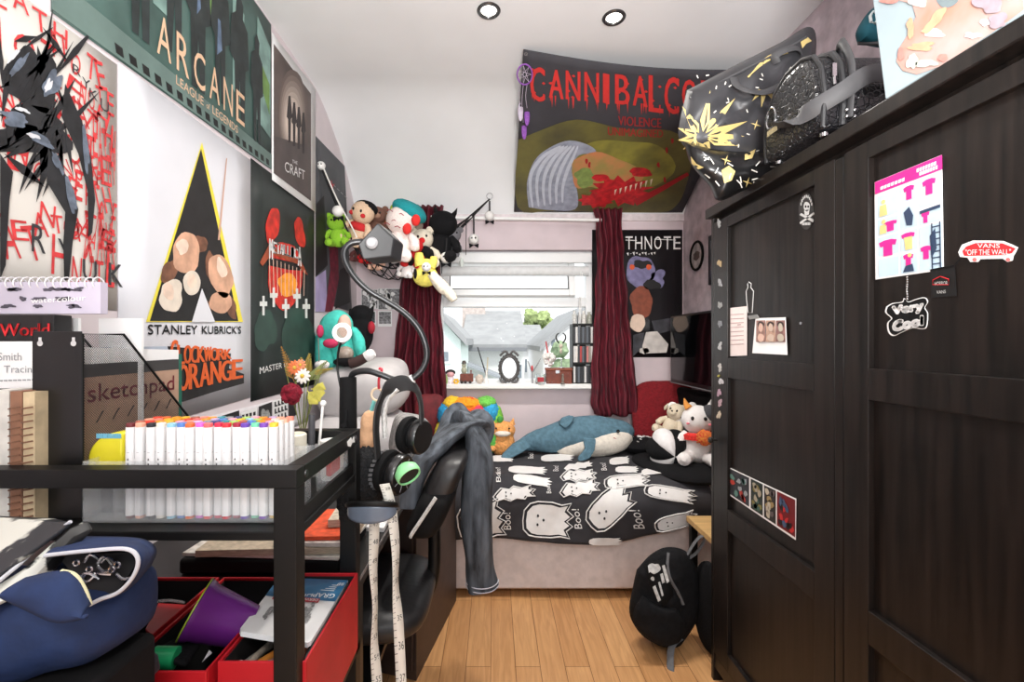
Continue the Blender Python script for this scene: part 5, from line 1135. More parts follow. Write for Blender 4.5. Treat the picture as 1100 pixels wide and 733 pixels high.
for y in (.735, 1.0): b.lathe([(0, 0), (.006, 0), (.0055, .002), (.0, .0025)], (TX1, y, ZTOP-.015), (1, 0, 0), 14)
b.build('screw', mat('dark_steel', (70, 70, 72), .3, .9), tro)
b = B()
for pts in (((.94, -.010), (.965, -.006), (.972, -.014), (.985, -.008), (.99, -.022), (.972, -.019), (.962, -.025), (.945, -.02)),): b.prism([(TX1+.0005, y, ZTOP+z) for y, z in pts], (.0008, 0, 0))
tag(b.build('sticker', PAPER, smooth=False), 'small torn white sticker on the end rail of the black trolley', 'sticker')
# --- clear marker box and its markers
acr = mat('clear_acrylic', (240, 244, 246), .05, var=0, alpha=.16)
bx0, bx1, by0, by1 = -.662, -.338, .735, .845; mz = ZTRAY+.006
mb = thing('marker_box', 'clear acrylic grid box standing on the trolley full of white markers', 'box', (-.49, .79, ZTRAY))
b = B(); b.box((bx0, by0, ZTRAY+.001), (bx1, by1, ZTRAY+.004)); b.box((bx0, by0, ZTRAY+.004), (bx0+.002, by1, ZTRAY+.10)); b.box((bx1-.002, by0, ZTRAY+.004), (bx1, by1, ZTRAY+.10)); b.box((bx0, by0, ZTRAY+.004), (bx1, by0+.0018, ZTRAY+.10)); b.box((bx0, by1-.0018, ZTRAY+.004), (bx1, by1, ZTRAY+.10))
b.build('shell', acr, mb, smooth=False)
b = B()
for x in (bx0+.048, bx0+.092, bx0+.138): b.box((x-.001, by0+.002, ZTRAY+.004), (x+.001, by1-.002, ZTRAY+.09))
b.build('divider', acr, mb, smooth=False)
mkw = mat('marker_white', (240, 239, 238), .4, var=.02)
caps = {'maroon': (112, 44, 48), 'peach': (246, 178, 150), 'black': (40, 40, 48), 'cream': (240, 234, 220), 'sky blue': (150, 204, 226), 'blue': (90, 134, 206), 'orange': (232, 112, 58), 'magenta': (220, 108, 208), 'coral': (232, 110, 110), 'crimson': (208, 44, 78), 'red': (220, 50, 60), 'dark red': (160, 34, 60), 'purple': (104, 66, 170), 'mint': (110, 206, 164), 'violet': (122, 72, 176), 'lilac': (206, 180, 220), 'yellow': (244, 196, 60), 'amber': (240, 160, 44), 'rust': (190, 110, 90), 'scarlet': (232, 66, 46), 'lime': (170, 206, 110), 'grey': (150, 152, 156), 'pink': (244, 170, 190), 'navy': (60, 72, 130), 'teal': (60, 150, 160), 'salmon': (240, 150, 130)}
front = ['maroon', 'peach', 'black', 'cream', 'sky blue', 'blue', 'orange', 'magenta', 'coral', 'crimson', 'red', 'dark red', 'purple', 'mint', 'violet', 'yellow']
rows = [front, ['rust', 'scarlet', 'amber', 'yellow', 'pink', 'salmon', 'lilac', 'grey', 'navy', 'teal', 'lime', 'rust', 'blue', 'amber', 'pink', 'cream'], ['peach', 'salmon', 'yellow', 'amber', 'scarlet', 'coral', 'amber', 'lilac', 'blue', 'pink', 'yellow', 'sky blue', 'lime', 'orange', 'cream', 'peach'], ['scarlet', 'orange', 'amber', 'yellow', 'rust', 'salmon', 'amber', 'teal', 'grey', 'navy', 'lime', 'pink', 'amber', 'lilac', 'peach', 'salmon']]
def rsq(r, e=.7, n=20): return [(r*math.copysign(abs(math.cos(2*PI*k/n))**e, math.cos(2*PI*k/n)), r*math.copysign(abs(math.sin(2*PI*k/n))**e, math.sin(2*PI*k/n))) for k in range(n)]
proto = None; MESH = {}
def marker(x, y, cname, row, col, label):
    t = thing('marker', label, 'marker', (x, y, mz), 'white markers in the clear box')
    cm = mat('cap_'+cname, caps[cname], .4, var=.03)
    if 'body' not in MESH:
        b = B(); b.prism([(px, py, .005) for px, py in rsq(.0068)], (0, 0, .143)); o = b.build('body', mkw, t, local=True, ang=30); MESH['body'] = o.data
        b = B()
        for z in (.052, .107): b.lathe([(.0069, 0), (.00705, .0003), (.0069, .0006)], (0, 0, z), seg=20)
        o = b.build('seam', mat('seam_grey', (150, 150, 150), .6), t, local=True); MESH['seam'] = o.data
        b = B(); b.prism([(-.0018, -.0070, .095), (.0012, -.0070, .095), (-.0003, -.0070, .0985)], (0, .0004, 0)); b.box((-.0014, -.0070, .086), (.001, -.0066, .090)); b.prism([(-.0018, -.0070, .064), (.0012, -.0070, .064), (-.0003, -.0070, .0605)], (0, .0004, 0))
        o = b.build('printed_mark', BLK, t, local=True, smooth=False); MESH['mark'] = o.data
    else:
        for n, k in (('body', 'body'), ('seam', 'seam'), ('printed_mark', 'mark')):
            if n == 'printed_mark' and (row > 0 or col % 3 == 1): continue
            o = link(bpy.data.objects.new(n, MESH[k])); o.parent = t
    for k in ('top_plug', 'base_plug'):
        key = k+cname
        if key not in MESH:
            b = B()
            if k == 'top_plug': b.prism([(px, py, .148) for px, py in rsq(.0062)], (0, 0, .0065))
            else: b.prism([(px, py, 0) for px, py in rsq(.0062)], (0, 0, .005))
            MESH[key] = b.build(k, cm, t, local=True, ang=30, bevel=.0008).data
        else: link(bpy.data.objects.new(k, MESH[key])).parent = t
xs = []
x = bx0+.085
for c in range(16):
    xs.append(x+.0); x += .0150+(.0035 if c in (1, 3) else 0)
x_shift = ((134+6-VX)/F*.742)-xs[0]; xs = [q+x_shift for q in xs]
used = {}
ordn = ('front', 'second', 'third', 'back')
for r in range(4):
    for c in range(16):
        cn = rows[r][c]
        marker(xs[c], .744+r*.0195+.002*math.sin(c*3), cn, r, c, '%s capped white marker in %s row of the box%s' % (cn, ordn[r], '' if rows[r].count(cn) == 1 else (' beside the %s cap' % rows[r][c-1] if c else ' at the end')))
for c_ in (bx0, bx1): pass
# yellow case, cream pot, clear drawer on tray end
t = thing('tape_case', 'bright yellow round shouldered case with blue strip beside the markers', 'case', (-.60, .79, ZTRAY))
yl = mat('yellow_plastic', (232, 218, 44), .4, var=.03)
pts = [(0, 0), (.060, 0), (.060, .085), (.050, .085)]+[(.050-.05*math.sin(PI/2*k/8), .035+.05*math.cos(PI/2*k/8)) for k in range(1, 9)]
o_ = V(at(93, 500, .765).x, .765, ZTRAY+.055)
B().prism([(o_.x+x, .765, o_.z+z) for x, z in pts], (0, .03, 0)).build('body', yl, t, bevel=.004)
B().box((o_.x+.02, .77, ZTRAY+.005), (o_.x+.058, .79, o_.z)).build('stand', BLK, t, smooth=False)
b = B(); rr = random.Random(3)
for i in range(11): b.prism([(o_.x+.018+i*.0038+dx, .764, o_.z+.080+dz) for dx, dz in ((-.001, -.0045), (.0022, -.004), (.0018, .0035), (-.0008, .004))], (0, .001, 0))
b.build('blue_strip', mat('print_sky', (110, 180, 206), .6), t, smooth=False)
tag(B().lathe([(0, 0), (.020, 0), (.022, .02), (.022, .105), (.019, .108), (.018, .10), (0, .10)], (-.398, .915, ZTRAY+.001), seg=28).build('cream_pot', mat('cream_ceramic', (230, 226, 208), .4)), 'plain cream pot standing beyond the end of the marker box', 'pot')
tag(B().lathe([(0, 0), (.022, 0), (.024, .03), (.024, .082), (.0, .085)], (-.345, .975, ZTRAY+.001), seg=24).build('white_jar', mat('white_ceramic', (232, 230, 226), .4)), 'short white lidded jar behind the cream pot on the trolley', 'jar')
t = thing('pencil_cup', 'clear small cup holding a round headed pin brush and a dark tube', 'cup', (-.385, 1.0, ZTRAY))
B().lathe([(0, 0), (.018, 0), (.02, .07), (.018, .07), (.016, .004), (0, .004)], (-.385, .995, ZTRAY+.001), seg=20).build('cup', acr, t)
b = B(); b.cyl((-.385, .995, ZTRAY+.006), (-.372, .995, ZTRAY+.155), .003); b.ball((-.3715, .995, ZTRAY+.158), .007, seg=10, rings=8); b.build('pin_brush', mat('white_ceramic', (232, 230, 226)), t)
B().cyl((-.395, .99, ZTRAY+.006), (-.394, .99, ZTRAY+.135), .007).build('dark_tube', mat('gun_grey', (76, 76, 80), .3), t)
t = thing('clear_drawer', 'small clear plastic drawer with red contents at trolley end', 'box', (-.33, .86, ZTRAY))
b = B(); 
for a, c in (((-.334, .86, ZTRAY+.026), (-.332, .985, ZTRAY+.078)), ((-.316, .86, ZTRAY+.026), (-.3145, .985, ZTRAY+.078)), ((-.332, .86, ZTRAY+.026), (-.316, .862, ZTRAY+.078)), ((-.332, .983, ZTRAY+.026), (-.316, .985, ZTRAY+.078)), ((-.334, .86, ZTRAY+.001), (-.3145, .985, ZTRAY+.026))): b.box(a, c)
b.build('shell', acr, t, smooth=False)
B().box((-.330, .895, ZTRAY+.027), (-.318, .95, ZTRAY+.065)).build('red_contents', mat('red_card', (190, 22, 34)), t, bevel=.004)
# --- magazine file
mf = thing('magazine_file', 'black mesh magazine file with solid spine standing on the trolley', 'magazine file', (-.717, .88, ZTRAY))
mx0, mx1, my0, my1, mz1 = -.757, -.677, .75, 1.01, EYE+.016
bm_ = B(); bm_.box((mx0, my0, ZTRAY+.001), (mx1, my0+.002, mz1)); bm_.build('spine', mat('file_black', (20, 20, 21), .35, var=.1), mf, smooth=False, bevel=.001)
def meshmat():
    m = bpy.data.materials.new('wire_mesh'); m.use_nodes = True; N = m.node_tree.nodes; L = m.node_tree.links; b = N['Principled BSDF']
    b.inputs['Base Color'].default_value = col4((44, 44, 46)); b.inputs['Roughness'].default_value = .5
    tc = N.new('ShaderNodeTexCoord'); mp = N.new('ShaderNodeMapping'); mp.inputs['Rotation'].default_value = (PI/4, 0, 0); L.new(tc.outputs['Object'], mp.inputs[0])
    se = N.new('ShaderNodeSeparateXYZ'); L.new(mp.outputs[0], se.inputs[0]); outs = []
    for a in ('Y', 'Z'):
        mu = N.new('ShaderNodeMath'); mu.operation = 'MULTIPLY'; mu.inputs[1].default_value = 330; L.new(se.outputs[a], mu.inputs[0])
        fr = N.new('ShaderNodeMath'); fr.operation = 'FRACT'; L.new(mu.outputs[0], fr.inputs[0])
        lt_ = N.new('ShaderNodeMath'); lt_.operation = 'LESS_THAN'; lt_.inputs[1].default_value = .25; L.new(fr.outputs[0], lt_.inputs[0]); outs.append(lt_)
    mxm = N.new('ShaderNodeMath'); mxm.operation = 'MAXIMUM'; L.new(outs[0].outputs[0], mxm.inputs[0]); L.new(outs[1].outputs[0], mxm.inputs[1]); L.new(mxm.outputs[0], b.inputs['Alpha'])
    return m
WM = meshmat()
side = [(my0+.002, ZTRAY+.001), (my1, ZTRAY+.001), (my1, EYE-.165), (my0+.085, EYE+.012), (my0+.002, EYE+.012)]
for x in (mx1-.001, mx0+.001): B().face([(x, y, z) for y, z in side]).build('mesh_side', WM, mf, smooth=False)
b = B()
for x in (mx1, mx0): b.tube([(x, y, z) for y, z in side], .0022, 8, closed=True)
b.build('wire_edge', BLK, mf)
B().box((mx0, my0, ZTRAY+.001), (mx1, my1, ZTRAY+.003)).build('base', BLK, mf, smooth=False)
b = B()
for x in (-.745, -.690): b.lathe([(0, 0), (.0045, 0), (.0045, -.0006), (0, -.0006)], (x, my0-.0002, EYE-.004), (0, 1, 0), 16); b.box((x-.0022, my0-.0008, EYE-.004), (x+.0022, my0, EYE+.006))
b.build('hanging_hole', mat('hole_light', (206, 206, 206), .6), mf, smooth=False)
# --- pads and books standing left of and inside the file
def pad(name, label, x0, x1, y, th, z0, z1, m, R=None): 
    t = thing(name, label, 'pad' if 'pad' in name else 'book', ((x0+x1)/2, y, z0)); B().box((x0, y, z0), (x1, y+th, z1)).build('block', m, t, smooth=False, bevel=.001); return t
def fpx(px, py, Y): return at(px, py, Y-.0012)
zb = ZTRAY+.001
t = pad('tracing_pad', 'white tracing paper pad with grey lettering beside the mesh magazine file', XL+.012, at(36, 0, .775).x, .775, .012, zb, at(0, 367, .775).z, PAPER)
b = B(); b.text('Smith', fpx(-2, 387.5, .775), fpx(23, 387.5, .775), fpx(-2, 379, .775), fpx(23, 379, .775)); b.text('Tracing', fpx(4, 403, .775), fpx(40, 403, .775), fpx(4, 393, .775), fpx(40, 393, .775))
for i in range(9): b.box(fpx(-6+i*5, 410-i*.15, .775), fpx(-2.5+i*5, 408.7-i*.15, .775)+V(0, .0006, 0))
b.build('lettering', mat('print_grey', (150, 152, 154), .6), t, smooth=False)
b = B(); b.box(V(XL+.012, .773, at(0, 419, .775).z), at(36, 417.5, .775)); b.build('edge_line', BLK, t, smooth=False)
t = pad('book', 'black book with bold red lettering behind the tracing pad', XL+.008, at(58, 0, .795).x, .795, .034, zb, at(0, 338, .795).z, mat('book_black', (20, 19, 20), .4))
b = B(); 
for d in (-.25, .25): b.text('the World', fpx(-32+d, 362, .795), fpx(53+d, 360.5, .795), fpx(-32+d, 348, .795), fpx(53+d, 347.5, .795))
b.build('lettering', mat('book_red', (220, 40, 46), .5), t, smooth=False)
t = thing('watercolour_pad', 'spiral bound lilac watercolour pad with cloudy landscape cover behind books', 'pad', (-.81, .80, EYE+.048))
wx0, wx1 = XL+.012, at(108, 0, .80).x
B().box((wx0, .80, EYE+.048), (wx1, .815, at(0, 303, .80).z)).build('block', mat('lilac_cover', (190, 184, 200), .6, var=.12, scale=10), t, smooth=False)
b = B()
for k in range(16):
    x = wx0+.01+(wx1-wx0-.02)*k/15; b.tube([(x+.0015*math.cos(a), .8075+.0105*math.cos(a), at(0, 303, .80).z-.002+.011*math.sin(a)) for a in [2*PI*q/12 for q in range(12)]], .0013, 5, closed=True)
b.build('spiral', mat('coil_white', (214, 212, 214), .35), t)
b = B(); rr = random.Random(8)
for i in range(14):
    x = rr.uniform(2, 100); y = rr.choice((311, 321, 329)); w_ = rr.uniform(6, 14); b.prism([fpx(x+a, y+c, .80) for a, c in blob(0, 0, w_*.6, 2.0, 10, .5, i)], (0, .0006, 0))
b.build('landscape_print', mat('landscape_dark', (74, 70, 82), .6, var=.4, scale=60), t, smooth=False)
b = B(); b.text('watercolour', fpx(33, 326, .799), fpx(92, 323, .799), fpx(33, 320.5, .799), fpx(92, 317, .799)); b.build('lettering', PAPER, t, smooth=False)
for (x0, x1, y0, Y, l) in ((56, 84, 342, .84, 'white paper pad standing between the red lettered book and magazine file'), (106, 152, 342, .885, 'thick white paper pad standing inside the mesh file')):
    tag(B().box(at(x0, 0, Y).xy[:]+(zb,) if False else (at(x0, 0, Y).x, Y, zb), (at(x1, 0, Y).x, Y+.006, at(0, y0, Y).z)).build('paper_pad', PAPER, smooth=False), l, 'pad')
# notebooks with spines to the room
for i, (x0, x1, c_, l) in enumerate(((-14, 6, (214, 212, 204), 'pale grey notebook beside the brown spiral notebooks under tracing pad'), (6, 20, (150, 108, 84), 'brown spiral notebook under the tracing pad, darker one'), (20, 34, (206, 186, 150), 'cream and brown spiral notebook next to the magazine file'))):
    Y = .722; t = thing('notebook', l, 'notebook', (at((x0+x1)/2, 0, Y).x, Y+.05, zb))
    B().box((at(x0, 0, Y).x+.001, Y+.006, zb), (at(x1, 0, Y).x-.001, Y+.05, at(0, 420+i, Y).z)).build('block', mat('nb%d' % i, c_, .7, var=.15, scale=40), t, smooth=False)
    if i:
        b = B()
        for k in range(17): z = zb+.012+k*.0108; b.tube([(at((x0+x1)/2, 0, Y).x-.009+.018*q/5, Y+.003-.003*math.sin(PI*q/5), z+.003*q/5) for q in range(6)], .0014, 5)
        b.build('coil', mat('coil_brown', (120, 84, 62), .5), t)
# inside / behind file: pads seen through the mesh
def slab(name, label, pts, th, m, cat): return tag(B().prism(pts, (th, 0, 0)).build(name, m, smooth=False), label, cat)
def fx(px, py, X): return onx(px, py, X)
t = thing('sketchpad', 'brown card sketchpad with dark red lettering inside the mesh file', 'pad', (-.70, .85, zb))
X = -.69
q = [fx(86, 413, X), fx(164, 417, X), fx(164, 463, X), fx(86, 470, X)]
y0, y1 = q[0].y, q[1].y; zt = q[0].z
B().box((X-.012, .765, zb+.003), (X, 1.0, EYE-.062)).build('block', mat('kraft', (172, 140, 118), .8, var=.08, scale=40), t, smooth=False)
B().box((X-.012, .765, EYE-.062), (X, 1.0, EYE-.040)).build('dark_band', mat('kraft_dark', (60, 58, 58), .7), t, smooth=False)
b = B()
for d in (0, .0008): b.text('sketchpad', (X+.0008, .775, EYE-.115+d), (X+.0008, .985, EYE-.115+d), (X+.0008, .775, EYE-.075+d), (X+.0008, .985, EYE-.075+d))
b.build('lettering', mat('maroon_ink', (132, 52, 62), .7), t, smooth=False)
b = B()
for i in range(6): b.prism([(X+.0008, .79+i*.034, EYE-.142), (X+.0008, .793+i*.034, EYE-.142), (X+.0008, .808+i*.034, EYE-.123), (X+.0008, .804+i*.034, EYE-.123)], (.0004, 0, 0))
b.build('pencil_print', mat('dark_ink', (70, 56, 52), .7), t, smooth=False)
B().box((X-.012, .765, zb+.003), (X+.0005, 1.0, zb+.08)).build('lower_band', mat('kraft_dark', (60, 58, 58)), t, smooth=False)
slab('white_pad', 'white paper pad in the mesh file behind the sketchpad', [(-.712, .765, zb+.003), (-.712, 1.02, zb+.003), (-.712, 1.02, EYE-.02), (-.712, .765, EYE-.01)], .008, PAPER, 'pad')
t = thing('green_edged_board', 'pale board with dark green edging sticking out of the mesh file', 'board', (-.725, .98, zb))
X = -.73
B().box((X, .77, zb+.003), (X+.004, 1.055, EYE-.035)).build('board', mat('board_pale', (220, 224, 222), .6), t, smooth=False)
b = B(); b.box((X-.001, 1.035, zb+.003), (X+.006, 1.06, EYE-.03)); b.box((X-.001, .77, EYE-.04), (X+.006, 1.035, EYE-.03)); b.build('green_edging', mat('bottle_green', (30, 110, 92), .5), t, smooth=False)
slab('plastic_wallet', 'frosted blue grey plastic wallet standing behind the green edged board', [(-.748, .80, zb+.003), (-.748, 1.05, zb+.003), (-.748, 1.05, EYE-.03), (-.748, 1.035, EYE-.012), (-.748, .82, EYE-.012), (-.748, .80, EYE-.03)], .006, mat('frosted_plastic', (176, 184, 198), .4), 'wallet')
# --- red boxes on the trolley shelf
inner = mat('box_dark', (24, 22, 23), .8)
def redbox(label, x0, x1, y0, y1, z1, c=RED):
    t = thing('storage_box', label, 'box', ((x0+x1)/2, (y0+y1)/2, .576)); z0 = .5765; w = .004
    b = B(); b.box((x0, y0, z0), (x1, y0+w, z1)); b.box((x0, y1-w, z0), (x1, y1, z1)); b.box((x0, y0+w, z0), (x0+w, y1-w, z1)); b.box((x1-w, y0+w, z0), (x1, y1-w, z1)); b.box((x0+w, y0+w, z0), (x1-w, y1-w, z0+w))
    b.build('shell', RED, t, smooth=False, bevel=.0012)
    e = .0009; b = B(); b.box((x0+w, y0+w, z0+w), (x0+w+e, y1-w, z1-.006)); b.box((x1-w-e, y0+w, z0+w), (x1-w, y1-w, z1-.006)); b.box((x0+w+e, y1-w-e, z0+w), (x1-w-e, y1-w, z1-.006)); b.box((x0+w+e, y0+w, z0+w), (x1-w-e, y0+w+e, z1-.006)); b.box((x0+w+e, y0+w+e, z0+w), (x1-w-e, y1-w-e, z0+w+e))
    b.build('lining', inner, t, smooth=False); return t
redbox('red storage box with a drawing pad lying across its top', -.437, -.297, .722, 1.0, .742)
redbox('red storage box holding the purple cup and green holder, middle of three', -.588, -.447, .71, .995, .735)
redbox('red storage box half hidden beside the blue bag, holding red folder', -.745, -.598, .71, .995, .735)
pc = thing('purple_cup', 'purple plastic tumbler with lime rim lying in the middle red box', 'cup', at(235, 662, .86))
a_, c_ = at(210, 655, .82), at(262, 672, .84); dirn = (c_-a_)
B().lathe([(.050, 0), (.052, .002), (.049, .012), (.047, .014), (.036, .098), (.0, .10), (0, .096), (.033, .094), (.046, .004)], a_, dirn, 36).build('body', mat('purple_plastic', (104, 34, 122), .35, var=.05), pc)
B().lathe([(.0505, -.0015), (.0525, -.0015), (.0525, .0008), (.0505, .0008)], a_, dirn, 36, closed=True).build('rim', mat('lime_rim', (166, 190, 50), .4), pc)
gt = thing('green_holder', 'small green hollow pencil holder in the middle red box', 'holder', at(185, 708, .76))
B().lathe([(.012, 0), (.017, 0), (.017, .034), (.0, .036), (0, .03), (.012, .028)], at(165, 707, .745), (1, .15, -.12), 24).build('body', mat('leaf_plastic', (30, 160, 100), .4), gt)
tag(B().prism([at(219, 710, .73), at(217, 712, .73), at(224, 700, .765), at(227, 703, .765)], (0, .002, .001)).build('paper_slip', PAPER, smooth=False), 'thin white slip of paper in the middle red box', 'paper')
tag(B().prism([at(160, 700, .74), at(200, 712, .74), at(215, 690, .80), at(205, 675, .86)], (0, .0, -.012)).build('black_pouch', BLKF, bevel=.005), 'black fabric pouch lying under the purple tumbler', 'pouch')
t = thing('red_folder', 'red folder with clear edge inside the red box beside the blue bag', 'folder', (-.65, .9, .66))
B().prism([at(156, 676, .82), at(170, 648, .93), at(205, 650, .93), at(172, 690, .80)], (0, .003, -.01)).build('cover', mat('folder_red', (178, 20, 28), .4), t, bevel=.001)
B().tube([at(166, 646.5, .935), at(182, 645, .935), at(198, 647.5, .935)], .003, 6).build('clear_edge', acr, t)
t = thing('paint_tube', 'small blue, yellow and pink paint tube with grey end', 'tube', at(150, 660, .83))
B().prism([at(141, 648, .85), at(158, 640, .85), at(159, 652, .85), at(142, 659, .85)], (0, .008, 0)).build('grey_end', mat('tube_grey', (158, 156, 158), .4), t, bevel=.002)
for i, (pl, c_) in enumerate(((((143, 659), (152, 655), (150, 664), (145, 666)), (50, 74, 160)), (((152, 654), (159, 652), (156, 661), (150, 661)), (206, 50, 100)), (((144, 665), (156, 660), (151, 669), (145, 668)), (226, 196, 50)))): B().prism([at(x, y, .85) for x, y in pl], (0, .007, 0)).build('colour_band', mat('tubec%d' % i, c_, .4), t, bevel=.001)
# graphic pad on right box
gp = thing('graphic_pad', 'white and blue drawing pad with pencil sketch resting on a red box', 'pad', at(320, 650, .86))
q = [at(256, 678, .772), at(333, 691, .755), at(374, 624, .98), at(300, 621, 1.0)]
nq = (q[1]-q[0]).cross(q[3]-q[0]).normalized()
zq = lambda u, v, l=0: (q[0]*(1-u)+q[1]*u)*(1-v)+(q[3]*(1-u)+q[2]*u)*v+nq*l
b = B(); b.prism([zq(*p) for p in ((.04, 0), (.97, 0), (1, .03), (1, 1), (0, 1), (0, .04))], -nq*.008); b.build('block', PAPER, gp, smooth=False)
B().prism([zq(*p, .0006) for p in ((0, .60), (1, .60), (1, 1), (0, 1))], nq*.0003).build('blue_header', mat('pad_blue', (38, 104, 146), .45, var=.2, scale=20), gp, smooth=False)
B().prism([zq(*p, .0012) for p in ((.42, .55), (.78, .55), (.78, .615), (.42, .615))], nq*.0003).build('red_label', mat('label_red', (168, 40, 52)), gp, smooth=False)
b = B()
# printed upside down to the camera, as the pad lies
b.text('GRAPHIC', zq(.95, .72, .0014), zq(.45, .72, .0014), zq(.95, .64, .0014), zq(.45, .64, .0014))
for i in range(4): b.prism([zq(.5+.02*i, .77+i*.035, .0014), zq(.9, .77+i*.035, .0014), zq(.9, .78+i*.035, .0014), zq(.5+.02*i, .78+i*.035, .0014)], nq*.0002)
b.text('8B', zq(.98, .94, .0014), zq(.88, .94, .0014), zq(.98, .88, .0014), zq(.88, .88, .0014))
b.build('lettering', PAPER, gp, smooth=False)
b = B(); b.text('DERWENT', zq(.76, .605, .0018), zq(.44, .605, .0018), zq(.76, .565, .0018), zq(.44, .565, .0018)); b.build('label_lettering', PAPER, gp, smooth=False)
b = B(); rr = random.Random(10)
for i in range(16):
    u, v = (rr.gauss(.72, .06), rr.gauss(.38, .07)) if i < 9 else (rr.gauss(.25, .07), rr.gauss(.40, .10)); b.prism([zq(u+x*.035, v+y*.06, .0008+i*.00005) for x, y in blob(0, 0, 1, 1, 9, .6, i)], nq*.0001)
b.build('pencil_sketch', mat('graphite', (140, 140, 140), .6, var=.4, scale=200), gp, smooth=False)
rr = random.Random(15)
for i in range(7):
    c_ = [(150, 146, 140), (196, 186, 170), (214, 140, 60), (120, 100, 90), (190, 60, 50), (170, 170, 172), (210, 190, 120)][i]
    x = -.418+i*.016; y = .745+rr.uniform(-.004, .012)
    t = thing('paint_pen', '%s pen lying in the red box below the drawing pad' % ['grey', 'ivory', 'orange', 'brown', 'red', 'silver', 'straw'][i], 'pen', (x, y, .70), 'pens in the red box under the drawing pad')
    B().cyl((x, y, .708+rr.uniform(0, .012)), (min(x+rr.uniform(-.01, .03), -.316), y+.11, .69), .007, .005, 12).build('barrel', mat('pen%d' % i, c_, .3, var=.2, scale=80), t)
    B().cyl((x-.0005, y-.012, .712), (x, y+.001, .714), .0075, .0075, 12).build('cap', mat('pencap', (176, 176, 174), .25, alpha=.6), t)
for i, (x, c_) in enumerate(((-.318, (150, 90, 60)), (-.311, (60, 60, 62)), (-.325, (120, 40, 40)))):
    tag(B().tube([(x, .74, .726), (x, .97, .733)], .0035, 6).build('pencil', mat('pencil%d' % i, c_, .5)), ['brown pencil in the red box under the drawing pad edge', 'dark pencil against the side of the red drawing pad box', 'maroon pencil under the edge of the white drawing pad'][i], 'pencil')
# --- blue bag on a black trunk, near left
tag(B().box((-.80, .40, 0), (-.47, .64, .845)).build('trunk', BLKM, bevel=.01), 'black trunk standing on the floor under the blue bag', 'trunk')
nav = mat('blue_canvas', (24, 44, 84), .8, var=.18, scale=30, bump=.3); pip = mat('grey_piping', (196, 198, 204), .6); pipy = mat('cream_piping', (214, 210, 170), .6)
bb = thing('blue_bag', 'blue canvas shoulder bag with open flap lying on the black trunk', 'bag', (-.60, .60, .80))
def bb_px(px, py, Y): return at(px, py, Y)
cB = at(60, 660, .60)
def bbf(u, v):
    a = 2*PI*u; q = PI*(v-.5); sg = lambda t, e: math.copysign(abs(t)**e, t)
    x = .150*sg(math.cos(a), .6)*sg(math.cos(q), .5); y = .085*sg(math.sin(a), .7)*sg(math.cos(q), .5); z = .070*sg(math.sin(q), .8)
    w_ = .016*noise.noise(V(x*14, y*18, z*18+2))+.006*math.sin(x*60+y*40)*noise.noise(V(x*9, y*9, 4)); z += .12*x*(1 if x > 0 else .2)
    return V(-.617+x, .60+y, .888+z*.76+w_+.007*math.sin(x*30+y*20))
B().grid(bbf, 48, 24, cu=True).build('body', nav, bb)
rim = [(48, 597), (95, 592), (135, 590), (148, 600), (144, 618), (128, 636), (108, 644), (96, 650)]
R3 = smooth_path([at(x, y, .55-.0*i) for i, (x, y) in enumerate(rim)], 6)
B().tube(R3, .0024, 8).build('piping', pip, bb)
b = B(); n_ = len(R3)
back = smooth_path([at(x, y, .64) for x, y in ((75, 578), (110, 578), (150, 580), (166, 590), (162, 605), (150, 625), (132, 645), (110, 655))], 6)
b.grid(lambda u, v: R3[min(n_-1, int(round(u*(n_-1))))]*(1-v)+back[min(n_-1, int(round(u*(n_-1))))]*v, n_-1, 6); b.build('flap', nav, bb, solid=.004)
R4 = smooth_path([at(x, y, .515) for x, y in ((66, 614), (80, 618), (90, 632), (97, 650))], 6)
b = B(); low = smooth_path([at(x, y, .50) for x, y in ((0, 640), (30, 655), (62, 668), (95, 662))], 6)
top4 = smooth_path([at(x, y, .515) for x, y in ((28, 622), (66, 614), (84, 622), (97, 650))], 6)
b.grid(lambda u, v: top4[min(18, int(round(u*18)))]*(1-v)+low[min(18, int(round(u*18)))]*v+V(0, -.01*math.sin(PI*v), 0), 18, 6); b.build('front_panel', nav, bb, solid=.004)
B().tube(R4, .0024, 8).build('cream_piping', pipy, bb)
b = B(); b.prism([at(60, 596, .585), at(140, 594, .585), at(146, 606, .585), at(128, 634, .575), at(98, 648, .565), at(85, 625, .565)], (0, .02, -.004)); b.build('lining', inner, bb)
b = B(); rr = random.Random(21)
for i in range(9): p_ = at(rr.uniform(78, 132), rr.uniform(603, 625), .566); b.tube(smooth_path([p_, p_+V(.01, -.002, rr.uniform(-.006, .01)), p_+V(.02, 0, rr.uniform(-.01, .006))], 3), .0018, 6)
for x, y in ((82, 605), (120, 612), (126, 607), (96, 612)): b.tube([at(x+3*math.cos(a), y+3*math.sin(a), .562) for a in [2*PI*k/10 for k in range(10)]], .0013, 5, closed=True)
b.build('buckle', STEEL, bb)
bw_m = mat('cow_hide_print', (206, 206, 198), .5, c2=(24, 24, 26), scale=24, var=0, detail=5, edge=.02)
fo = thing('patterned_folder', 'black and cream splashed wallet folder lying on top of the blue bag', 'folder', at(30, 600, .55))
B().prism([at(-60, 660, .48), at(76, 561, .60), at(60, 557, .66), at(-40, 552, .66)], (0, 0, -.006)).build('cover', mat('folder_slate', (206, 206, 196), .45, c2=(38, 40, 44), scale=11, var=0, detail=6, edge=.02), fo, smooth=False, bevel=.002)
B().tube(smooth_path([at(-20, 640, .50), at(20, 607, .545), at(50, 580, .59), at(76, 560.5, .60)], 4), .0024, 8).build('edge_binding', pip, fo)
B().prism([at(-60, 680, .47), at(22, 640, .53), at(80, 580, .595), at(74, 566, .60), at(20, 614, .545), at(-60, 664, .485)], (0, .03, .0)).build('pages', bw_m, fo, bevel=.004)
